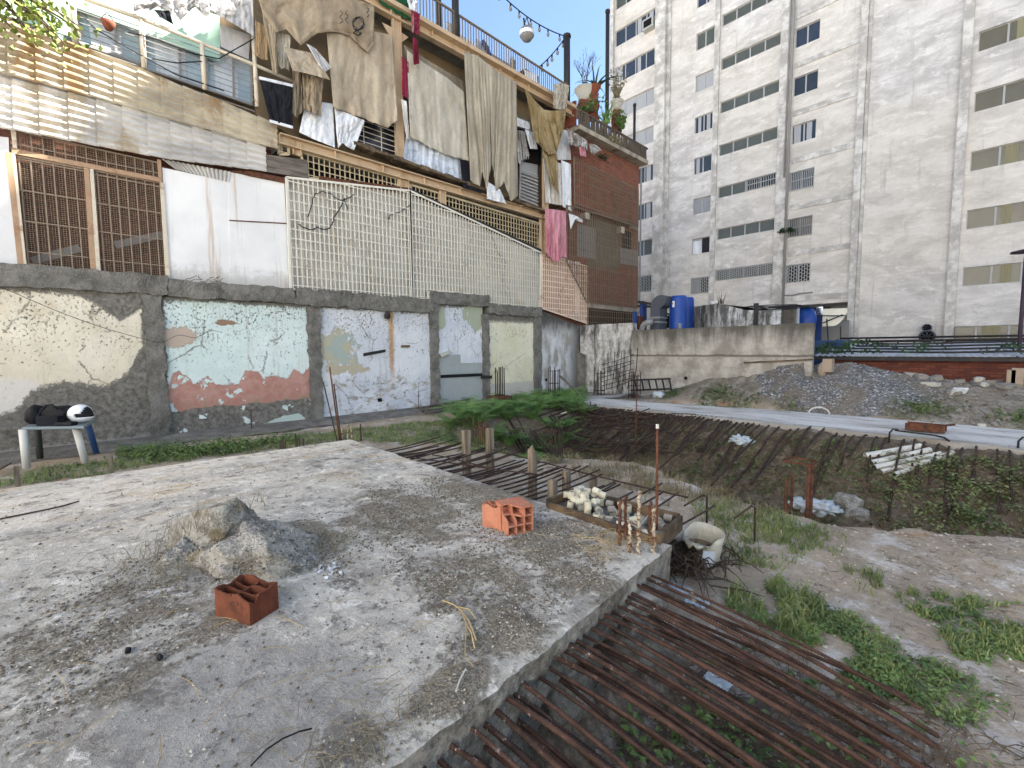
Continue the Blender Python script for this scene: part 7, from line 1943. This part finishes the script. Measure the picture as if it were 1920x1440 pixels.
for px, pyb, pyt, y, l in ((1193, 832, 740, 10.8, 'single upright rusty bar standing in the rebar bank'), (1094, 778, 752, 13.3, 'thin upright bar at the left end of the path, nearer the ferns'), (1107, 780, 752, 13.0, 'thin upright bar at the left end of the path, next to its twin'), (784, 775, 733, 8.3, 'thin bar standing at the foot of the white panel'), (800, 775, 716, 8.8, 'taller thin bar standing at the foot of the white panel'), (470, 805, 768, 3.3, 'short thin bar standing in front of the mint panel')):
    a = at_y(px, pyt, y) if px != 470 else at_x(px, pyt, WX + .6); mb = MB(); g0 = gh(a.x, a.y) - .1; mb.tube([(a.x, a.y, g0), (a.x + .01, a.y, a.z)], .016 if px > 1000 else .012, 6); mb.o('upright_bar', M['iron_rust' if px == 1193 else 'rebar_rust_dark'], smooth=True, label=l, cat='rebar')
# mesh leaning in the corner
ms = thing('leaning_mesh', 'bent steel mesh leaning against the black streaked wall', 'steel mesh', tuple(at_y(1160, 730, 16.8)))
for i in range(6):
    x = 1137 + i * 10; a, b_ = at_y(x, 730, 16.6), at_y(x + 3 + (i % 3) * 3, 662 - i * 2, 17.3); mb = MB(); mb.tube([a, a.lerp(b_, .5) + Vector((.04, 0, 0)), b_], .016, 5); mb.o('rebar', M['rebar_rust_dark'], ms, smooth=True)
for i in range(7):
    t = i / 6.5; y0 = 728 - 52 * t; mb = MB(); yy = 16.55 + .65 * t; mb.tube([at_y(1128, y0 + 4, yy), at_y(1158, y0 - 4, yy), at_y(1188, y0 - 16 + (i % 2) * 4, yy)], .014, 5); mb.o('rebar', M['rebar_rust_dark'], ms, smooth=True)
lc = thing('lying_cage', 'ladder like rebar cage lying on its side at the foot of the end wall', 'rebar cage', tuple(at_y(1220, 722, 16.8)))
for y0 in (713, 732): mb = MB(); mb.bar(at_y(1183, y0, 16.9), at_y(1257, y0 - 3, 16.7), .07, .07); mb.o('rail', M['dark_metal'], lc)
for i in range(6): x = 1190 + i * 13; mb = MB(); mb.bar(at_y(x, 712, 16.8), at_y(x + 4, 732, 16.6), .05, .05); mb.o('rung', M['dark_metal'], lc)
# planks and pipes near the far end of the path
mb = MB(); mb.bar(at_y(1050, 705, 14.2), at_y(1094, 746, 14.0), .12, .05); mb.o('leaning_plank', M['dark_plank'], label='dark plank leaning down to the end of the path beside the ferns', cat='plank')
mb = MB(); mb.tube([at_z(1092, 746, .12), at_z(1150, 744, .12), at_z(1186, 738, .12), at_z(1214, 734, .12)], .07, 8); mb.o('grey_pipe', M['grey_metal'], smooth=True, label='long grey pipe lying behind the left end of the path', cat='pipe')
p = gh_ray(1218, 738); mb = MB(); mb.obox(p + Vector((0, 0, .2)), .16, .12, .17, Matrix.Rotation(.5, 3, 'Z')); mb.o('red_bucket', M['terracotta'], label='small red brown block by the left foot of the mound', cat='block')
p = gh_ray(1234, 745); mb = MB(); mb.blob(p + Vector((0, 0, .1)), .24, .16, .13, 3, .4, 1.8, 3); mb.o('white_bag', M['plastic_scrap'], smooth=True, label='crumpled white bag beside the small red block', cat='bag')
rr = random.Random(61)
for i in range(7):
    x0 = 775 + rr.uniform(0, 30); a, b_ = at_z(x0, 772 - i * 1.3, .12 + .04 * (i % 3)), at_z(870 + rr.uniform(-20, 40), 757 - i * 2, .12 + .04 * (i % 3)); mb = MB(); mb.bar(a, b_, .07, .05); mb.o('old_plank', M['dark_plank'], label='dark old plank in the low stack at the foot of the white panel', cat='plank', group='planks stacked at the wall foot')
# bars hanging from the path edge over the trench bank
ml = thing('path_rebar', 'rows of rusty bars hanging from the near edge of the path over the trench', 'rebar', (-4, 13.1, 0))
x = -9.9; rr = random.Random(19)
while x < 2.4:
    L = rr.uniform(1.9, 3.7) if x < -3.6 else rr.uniform(1.2, 3.0); lift = rr.uniform(.0, .07) if x < -2.6 else rr.uniform(0, .04); pts = []
    drift = rr.uniform(-.15, .15); sag = rr.uniform(.75, 1.25)
    for i in range(9):
        t = i / 8; y = 13.25 - L * t; xx = x + drift * t * t; z = .07 + lift * math.sin(t * 3.1) - (.3 if x < -2.6 else .42) * L * t ** 1.1 * sag
        z = max(z, gh(xx, y) + .07 + .03 * math.sin(i + x)) if i > 1 else max(z, gh(xx, y) + .02); pts.append((xx, y, z))
    mb = MB(); mb.tube(pts, (.023 if rr.random() < .7 else .028) if x < -2.6 else .02, 6); mb.o('rebar', M['rebar_rust_dark'], ml, smooth=True)
    x += rr.uniform(.09, .17) if x < -4.2 else rr.uniform(.15, .3)
mt_ = thing('rebar_mat', 'tangled dark rebar mat lying at the left end of the trench', 'rebar mat', (-8.5, 11, 0))
for i in range(34):
    y = 8.6 + 3.6 * rr.random(); x0 = -9.9 + rr.uniform(0, .8); x1 = x0 + rr.uniform(2.2, 4.0); pts = []
    for k in range(7):
        t = k / 6; xx = x0 + (x1 - x0) * t; yy = y + .5 * t * rr.uniform(.6, 1.0); pts.append((xx, yy, gh(xx, yy) + .2 + .06 * math.sin(k * 1.7 + i) + .1 * rr.random()))
    mb = MB(); mb.tube(pts, .018, 5); mb.o('rebar', M['rebar_rust_dark'], mt_, smooth=True)
for (a, b_, l) in (((1000, 812), (1112, 768), 'long dark rod lying at the edge of the ferns'), ((1058, 786), (1118, 764), 'second dark rod lying along the first by the ferns')):
    mb = MB(); p, q = gh_ray(*a), gh_ray(*b_); mb.tube([p + Vector((0, 0, .08)), (p + q) / 2 + Vector((0, 0, .1)), q + Vector((0, 0, .1))], .03, 6); mb.o('long_rod', M['dark_plank'], smooth=True, label=l, cat='rod')
mb = MB(); p, q = gh_ray(1052, 790), gh_ray(1098, 772); mb.tube([p + Vector((0, 0, .25)), q + Vector((0, 0, .2))], .025, 6); mb.o('white_rod', M['white_pvc'], smooth=True, label='thin white plastic rod lying on the rebar mat', cat='rod')
# things on the path
p0, p1 = at_z(1697, 799, .2), at_z(1772, 806, .2); ib = thing('iron_beam', 'short rusty iron beam lying on the path', 'iron beam', tuple(p0)); d = (p1 - p0).normalized(); n_ = Vector((-d.y, d.x, 0))
mb = MB(); mb.bar(p0, p1, .05, .16); mb.bar(p0 + n_ * .32, p1 + n_ * .32, .05, .16); mb.o('flange', M['iron_rust'], ib); mb = MB(); mb.bar(p0 + n_ * .16 - Vector((0, 0, .02)), p1 + n_ * .16 - Vector((0, 0, .02)), .27, .04); mb.bar(p0 + n_ * .03 + d * .7 + Vector((0, 0, .1)), p0 + n_ * .3 + d * .8 + Vector((0, 0, .1)), .05, .04); mb.o('web', M['iron_rust'], ib)
mb = MB(); mb.tube([at_z(x, y, .11) for x, y in ((1678, 807), (1720, 812), (1752, 816), (1770, 820), (1780, 827))], .018, 6); mb.o('bent_bar', M['dark_metal'], smooth=True, label='bent dark bar lying on the path in front of the iron beam', cat='rebar')
for px, py, l in ((1667, 830, 'small hooked bar sticking up at the near edge of the path'), (1908, 848, 'hooked bar curling up at the right end of the path')):
    p = at_z(px, py, 0); mb = MB(); mb.tube([p, p + Vector((0, 0, .22)), p + Vector((.05, .02, .3)), p + Vector((.14, .04, .3))], .018, 6); mb.o('hooked_bar', M['dark_metal'], smooth=True, label=l, cat='rebar')
p = at_z(1535, 776, .1); mb = MB(); mb.tube([p + Vector((.26 * math.cos(a * math.pi / 12), .05, .26 * math.sin(a * math.pi / 12) * .75)) for a in range(13)], .022, 6); mb.tube([p + Vector((-.03, .05, .17)), p + Vector((.05, .05, .2))], .03, 5); mb.o('white_hoop', M['white_pvc'], smooth=True, label='white plastic hoop standing at the foot of the gravel heap', cat='hoop')
# plastic pipes and bags in the trench
for i, (a, b_, r) in enumerate((((1622, 860), (1726, 842), .07), ((1634, 872), (1744, 848), .06), ((1640, 880), (1764, 855), .055), ((1652, 888), (1742, 868), .05), ((1676, 894), (1786, 852), .05))):
    up_ = Vector((0, 0, r * .8)); p, q = gh_ray(*a) + up_, gh_ray(*b_) + up_; d = (q - p).normalized(); mb = MB(); mb.tube([p, q], r, 12, False); mb.tube([p + d * .02, q - d * .02], r * .85, 12, False)
    mb.o('plastic_pipe', M['white_pvc'], smooth=True, label='dirty white pipe on the trench bank, %s' % ('uppermost and thickest of the five', 'second from the top of the five', 'middle one of the five', 'short one fourth from the top', 'lowest of the five, set apart to the right')[i], cat='pipe', group='plastic pipes in the trench')
for px, py, y, s_, l, nm in ((1508, 952, 7.9, .19, 'blue white plastic bag at the foot of the rusty steel column', 'plastic_bag'), (1542, 956, 7.8, .22, 'larger crumpled blue white plastic bag right of the steel column', 'plastic_bag'), (1391, 831, 11.4, .24, 'white plastic bag on the left part of the trench bank', 'plastic_bag')):
    p = gh_ray(px, py) + Vector((0, 0, s_ * .2)); s_ *= (p - EYE).length / (at_y(px, py, y) - EYE).length; mb = MB(); mb.blob(p, s_, s_ * .7, s_ * .5, 4, .7, 2.6, int(px)); mb.o(nm, M['plastic_scrap'], smooth=True, label=l, cat='plastic bag')
for px, py, y, s_, l in ((1590, 946, 7.8, .2, 'earthy boulder right of the plastic bags'), (1606, 968, 7.3, .15, 'boulder lying lowest right of the plastic bags')):
    p = gh_ray(px, py); s_ *= (p - EYE).length / (at_y(px, py, y) - EYE).length; mb = MB(); mb.blob(p + Vector((0, 0, .02)), s_, s_ * .8, s_ * .75, 3, .35, 1.4, int(px), flat=.9); mb.o('boulder', M['lump_concrete'], smooth=True, label=l, cat='boulder')
# ------------------------------------------------------------------ plants
def wpoly(px): return [(q.x, q.y) for q in (at_z(x, y, 0.03) for x, y in px)]
def sample(poly, n, rr, ragged=0.5):
    xs = [p[0] for p in poly]; ys = [p[1] for p in poly]; out = []; tries = 0
    while len(out) < n and tries < n * 60:
        tries += 1
        x, y = rr.uniform(min(xs) - .2, max(xs) + .2), rr.uniform(min(ys) - .2, max(ys) + .2)
        if in_poly(x + .7 * fbm(x * 2, y * 2, 1) + .3 * fbm(x * 7, y * 7, 2), y + .7 * fbm(x * 2, y * 2, 7) + .3 * fbm(x * 7, y * 7, 9), poly) and fbm(x * 1.8, y * 1.8, 4) + .6 * fbm(x * 6, y * 6, 3) + rr.uniform(-.25, .25) > -0.28 * (1 - ragged) - .08 + .2 * ragged: out.append((x, y))
    return out
def blades(name, pts, h0, h1, w, mt, label, seed, cat='grass', lean=.6):
    rr = random.Random(seed); mb = MB()
    for x, y in pts:
        z = gh(x, y) - .01; h = rr.uniform(h0, h1); a = rr.uniform(0, 6.28); b = rr.uniform(0, 6.28); l = lean * rr.uniform(.3, 1.2)
        s_ = Vector((math.cos(b), math.sin(b), 0)) * w * rr.uniform(.6, 1.3); d = Vector((math.cos(a), math.sin(a), 0)) * h * l
        p = Vector((x, y, z)); m_ = p + d * .35 + Vector((0, 0, h * .62)); t = p + d + Vector((0, 0, h * (1 - .35 * l)))
        n = len(mb.v); mb.v += [p - s_, p + s_, m_ + s_ * .7, m_ - s_ * .7, t]; mb.f += [(n, n + 1, n + 2, n + 3), (n + 3, n + 2, n + 4)]
    return mb.o(name, M[mt], label=label, cat=cat, kind='stuff')
def leaves(name, pts, h0, h1, sz, mt, label, seed, cat='weeds', per=5, zf=gh, base=0.0):
    rr = random.Random(seed); mb = MB()
    for x, y in pts:
        z = zf(x, y) + base; H = rr.uniform(h0, h1); sx, sy = rr.uniform(-.4, .4) * H, rr.uniform(-.4, .4) * H
        for k in range(per):
            t = (k + rr.random()) / per; p = Vector((x + sx * t + rr.gauss(0, .02), y + sy * t + rr.gauss(0, .02), z + H * t)); a = rr.uniform(0, 6.28); l = sz * rr.uniform(.6, 1.3)
            e = Vector((math.cos(a), math.sin(a), rr.uniform(-.5, .5))).normalized() * l; s_ = Vector((-math.sin(a), math.cos(a), rr.uniform(-.4, .4))).normalized() * l * .34
            n = len(mb.v); mb.v += [p, p + e * .45 + s_, p + e + Vector((0, 0, -.25 * l)), p + e * .45 - s_]; mb.f.append((n, n + 1, n + 2, n + 3))
    return mb.o(name, M[mt], label=label, cat=cat, kind='stuff')
rr = random.Random(101)
A_ = wpoly([(0, 912), (0, 890), (120, 872), (230, 850), (330, 842), (480, 825), (640, 805), (800, 790), (860, 792), (880, 835), (760, 832), (660, 825), (500, 842), (330, 862), (160, 895)])
blades('grass', sample(A_, 9000, rr, .25), .05, .14, .005, 'grass_green', 'strip of short green grass between the slab and the party wall', 1)
leaves('ground_weeds', sample(wpoly([(225, 858), (240, 842), (330, 838), (450, 830), (560, 815), (560, 830), (400, 850), (280, 868)]), 900, rr, .2), .08, .26, .06, 'weed_green', 'low leafy weeds growing at the foot of the mint panel', 2, per=6)
leaves('ground_weeds', sample(A_, 2600, rr, .3), .02, .08, .045, 'weed_green', 'small weeds mixed into the grass strip behind the slab', 3, per=3)
B_ = wpoly([(800, 812), (860, 790), (950, 805), (1030, 815), (1070, 838), (1040, 860), (1000, 870), (960, 850), (880, 845)])
blades('grass', sample(B_, 5500, rr, .2), .05, .16, .006, 'grass_green', 'green grass between the ferns and the side bars', 4)
leaves('ground_weeds', sample(B_, 1500, rr, .3), .03, .16, .06, 'weed_green', 'leafy weeds between the ferns and the trench', 5, per=4)
C_ = wpoly([(1010, 862), (1100, 868), (1200, 880), (1300, 905), (1400, 940), (1480, 965), (1470, 990), (1330, 960), (1250, 945), (1150, 915), (1050, 890)])
blades('grass', sample(C_, 2600, rr, .8), .05, .17, .006, 'dry_weed', 'sparse dry grass along the crest of the trench berm', 6)
D_ = wpoly([(1290, 950), (1370, 955), (1480, 985), (1560, 1015), (1570, 1040), (1480, 1035), (1420, 1060), (1350, 1050), (1330, 1000)])
blades('grass', sample(D_, 2600, rr, .7), .03, .13, .006, 'grass_green', 'patch of green grass on the dirt right of the bucket', 7, lean=.9)
E_ = wpoly([(1415, 1105), (1500, 1118), (1580, 1165), (1680, 1195), (1760, 1240), (1850, 1320), (1840, 1350), (1740, 1325), (1640, 1260), (1560, 1220), (1480, 1180), (1425, 1140)])
leaves('ground_weeds', sample(E_, 1700, rr, .75), .01, .05, .032, 'weed_green', 'band of low green clover like weeds along the right of the front bars', 8, per=4)
blades('grass', sample(E_, 1700, rr, .8), .03, .09, .004, 'grass_green', 'short grass mixed into the band right of the front bars', 9)
tf = wpoly([(1420, 1110), (1500, 1115), (1550, 1155), (1530, 1180), (1450, 1150)])
blades('grass', sample(tf, 420, rr, .2), .08, .2, .0065, 'grass_green', 'taller grass tuft right of the slab corner beside the front bars', 10, lean=1.0)
F_ = wpoly([(1745, 1130), (1830, 1130), (1930, 1150), (1930, 1260), (1860, 1230), (1790, 1180)])
leaves('ground_weeds', sample(F_, 1100, rr, .8), .01, .05, .032, 'weed_green', 'patch of low green weeds at the right edge of the picture', 11, per=4)
blades('grass', sample(F_, 1200, rr, .85), .03, .12, .005, 'grass_green', 'grass in the weed patch at the right edge', 12)
G_ = wpoly([(1600, 1085), (1680, 1090), (1720, 1130), (1640, 1110)])
blades('grass', sample(G_, 260, rr, .6), .03, .12, .005, 'grass_green', 'thin grass tuft in the middle of the bare dirt', 13)
H_ = [(-1.4, 0.2), (0.3, 0.2), (0.25, 2.6), (-0.3, 3.3), (-1.4, 3.2)]
leaves('ground_weeds', sample(H_, 420, rr, .7), .03, .14, .055, 'weed_green', 'broad leaved weeds growing up between the front bars', 14, per=5)
straws('dry_straw', lambda r_: (r_.uniform(-1.4, .2), r_.uniform(0, 3.4)), 2200, .05, .25, 'litter', 15, gh, 'dry straw and litter lying under the front bars', 'straw', .0028, .4, .03)
straws('dry_straw', lambda r_: (r_.uniform(-1.0, 2.6), r_.uniform(1.5, 6.8)), 1700, .02, .12, 'litter', 16, gh, 'bits of dry straw scattered over the bare dirt', 'straw', .0022, .4, .01)
pts = [(rr.uniform(-5, 2.6), rr.uniform(1.2, 7.0)) for _ in range(7000)]
stones('loose_stones', [(x, y, gh(x, y)) for x, y in pts if x > -1.4 or y > 4.8], .004, .022, 'pebble_pale', 20, 'small pale stones scattered over the bare dirt', 'stones')
pts = [(rr.uniform(-1.45, .1), rr.uniform(0, 3.3)) for _ in range(900)]
stones('loose_stones', [(x, y, gh(x, y)) for x, y in pts], .008, .05, 'rubble', 21, 'rubble stones lying under the front bars', 'stones')
# trench bank: dry stalks, weeds, vines
zb_ = lambda x, y: gh(x, y)
bank = [(-9.5, 8.6), (2.8, 8.0), (2.8, 12.55), (-9.5, 12.55)]
blades('bank_grass', sample(bank, 9000, rr, .6), .03, .13, .007, 'dry_weed', 'dry brown grass covering the trench bank below the path', 22, 'dry grass', 1.1)
leaves('bank_weeds', [q for q in sample(bank, 3600, rr, .7) if q[1] < 12.6 and (q[0] > -5 or fbm(q[0], q[1]) > .0)], .02, .14, .065, 'weed_green', 'green creeping weeds over the trench bank', 23, 'weeds', 4)
leaves('bank_weeds', sample([(-1.2, 9), (2.8, 8.5), (2.8, 12.4), (-1.2, 12.2)], 1900, rr, .8), .05, .26, .065, 'grass_green', 'thicker green weeds on the right half of the trench bank', 24, 'weeds', 5)
straws('bank_stalks', lambda r_: (r_.uniform(-8.5, 2.7), r_.uniform(8.2, 12.5)), 2200, .15, .55, 'litter', 25, zb_, 'dead stalks tangled over the trench bank', 'stalks', .0045, .4, .15)
leaves('path_fringe', [(rr.uniform(-9.5, 2.7), 12.98 + rr.gauss(0, .09)) for _ in range(1500)], .005, .03, .035, 'litter', 'dead leaves along the near edge of the path', 26, 'dead leaves', 3)
rim = wpoly([(1240, 890), (1330, 905), (1430, 935), (1560, 968), (1720, 982), (1920, 1000), (1920, 975), (1640, 955), (1440, 925), (1300, 895)])
blades('grass', sample(rim, 1800, rr, .6), .06, .2, .006, 'grass_green', 'grass fringe along the far side of the berm above the trench', 27, lean=1.0)
for i, (px, py, y, n, h, l) in enumerate(((1640, 970, 7.5, 300, .3, 'bright green grass tuft on the berm right of the boulders'), (1632, 925, 8.3, 200, .3, 'grass tuft on the trench side above the boulders'), (1690, 972, 7.5, 140, .22, 'smaller grass tuft beside the bright green one'))):
    c = at_y(px, py, y); blades('grass_tuft', [(c.x + rr.gauss(0, .14), y + rr.gauss(0, .14)) for _ in range(n)], h * .5, h, .006, 'grass_green', l, 30 + i, 'grass tuft', .9)
for i, (px, py, l) in enumerate(((1345, 742, 'green weed patch on the dirt mound left of the gravel'), (1262, 738, 'small green weed patch at the left foot of the mound'), (1720, 765, 'green weeds on the mound at the right end of the gravel'), (1395, 760, 'low weeds at the foot of the dirt mound'), (1905, 785, 'dark weeds on the mound near the right edge'), (1480, 768, 'sparse weeds at the foot of the gravel heap'))):
    c = gh_ray(px, py); s_ = .38 if i in (0, 2) else .28
    leaves('mound_weeds', [(c.x + rr.gauss(0, s_), c.y + rr.gauss(0, s_ * .8)) for _ in range(260 if i in (0, 2) else 120)], .04, .2, .07, 'weed_green', l, 40 + i, 'weeds', 4)
pm = [(rr.uniform(-9.5, 2.5), rr.uniform(15.8, 19.5)) for _ in range(2600)]
pm = [q for q in pm if fbm(q[0] * 1.2, q[1] * 1.2, 5) > 0]
blades('mound_grass', pm, .04, .13, .008, 'dry_weed', 'dry grass sprinkled over the dirt mound', 47, 'dry grass')
stones('loose_stones', [(x, y, gh(x, y) + .01) for x, y in [(rr.uniform(-1.6, 2.6), rr.uniform(16.0, 19.8)) for _ in range(1500)]], .015, .09, 'rubble', 48, 'small rubble stones all over the right part of the mound', 'stones')

# ferns
def fern_mesh(seed, nf):
    rr = random.Random(seed); mb = MB()
    for k in range(nf):
        a = 6.283 * k / nf + rr.uniform(-.3, .3); L = rr.uniform(.75, 1.25); up = rr.uniform(.75, 1.25); d = Vector((math.cos(a), math.sin(a), 0)); sd = Vector((-math.sin(a), math.cos(a), 0)); pts = []
        for i in range(17):
            t = i / 16; pts.append(d * (L * t * (.55 + .35 * t)) + Vector((0, 0, up * L * (t * .95 - .62 * t * t) * 1.25 + .02)))
        mb.tube(pts[::2], [.006 * (1 - .09 * i) for i in range(9)], 3, False)
        for i in range(2, 17):
            t = i / 16; ln = .26 * math.sin(math.pi * min(1, t * .9 + .08)) ** .8 * rr.uniform(.85, 1.15)
            if i == 16: ln *= .4
            tn = (pts[i] - pts[i - 1]).normalized()
            for f in (0, .5):
                p = pts[i - 1].lerp(pts[i], f + .25)
                for s_ in (-1, 1):
                    e = (sd * s_ + tn * .55 + Vector((0, 0, -.18 + rr.uniform(-.12, .12)))).normalized() * ln; w = tn * .011
                    n = len(mb.v); mb.v += [p - w * .5, p + e * .45 - w, p + e, p + e * .45 + w, p + w * .5]; mb.f.append((n, n + 1, n + 2, n + 3, n + 4))
    return mb
FP = wpoly([(835, 795), (870, 778), (930, 765), (1000, 752), (1075, 742), (1096, 756), (1075, 775), (1030, 795), (970, 806), (900, 806)])
spots = []; rr = random.Random(55)
for x, y in sample(FP, 400, rr, 0.0):
    if all((x - a) ** 2 + (y - b) ** 2 > .46 ** 2 for a, b in spots): spots.append((x, y))
protosf = []
for i, (x, y) in enumerate(spots):
    if i < 4: o = fern_mesh(200 + i, 13).o('fern', M['fern_green'], orig=(0, 0, 0)); protosf.append(o)
    else: o = protosf[i % 4].copy(); COL.objects.link(o)
    o.location = (x, y, gh(x, y)); o.rotation_euler = (rr.uniform(-.12, .12), rr.uniform(-.12, .12), rr.uniform(0, 6.28)); s_ = rr.uniform(.6, .88); o.scale = (s_, s_, s_)
    tag(o, 'green fern in the dense fern bed before the yellow panel', 'fern', 'ferns in the bed at the wall foot')
for i, (px, py, y, s_, l) in enumerate(((1088, 838, 8.9, .5, 'single bright fern at the left end of the trench'), (1540, 905, 8.9, .42, 'small fern with bright fronds behind the steel column'), (1112, 842, 8.6, .35, 'small fern right of the single bright fern'))):
    o = protosf[i].copy(); COL.objects.link(o); c = at_y(px, py, y); o.location = (c.x, y, gh(c.x, y)); o.scale = (s_,) * 3; tag(o, l, 'fern'); o.pop('group', None) if 'group' in o.keys() else None

# dead brush hanging over the trench wall and a fallen dry twig on the slab
leaves('bank_litter', sample([(-9.0, 8.8), (2.8, 8.2), (2.8, 12.5), (-9.0, 12.5)], 5200, rr, .6), .01, .1, .05, 'litter', 'brown dead leaves and scrub over the trench bank', 60, 'dead leaves', 3)
mb = MB(); mb.tube([at_z(x, y, SZ + .014) for x, y in ((0, 973), (40, 965), (85, 956), (120, 948), (148, 940))], .008, 5)
mb.o('fallen_twig', M['twig'], smooth=True, label='long dark twig lying at the far left of the slab', cat='twig')
for i, (px, pt, pb, l) in enumerate(((34, 898, 912, 'short wooden peg in the grass at the far left slab edge'), (210, 876, 890, 'short dark stub in the grass behind the slab, left of the weeds'))):
    a = at_z(px, pb, .3); mb = MB(); mb.box(a.x - .025, a.x + .025, a.y - .025, a.y + .025, .0, .3 + .28); mb.o('wooden_peg', M['old_wood'], label=l, cat='peg')
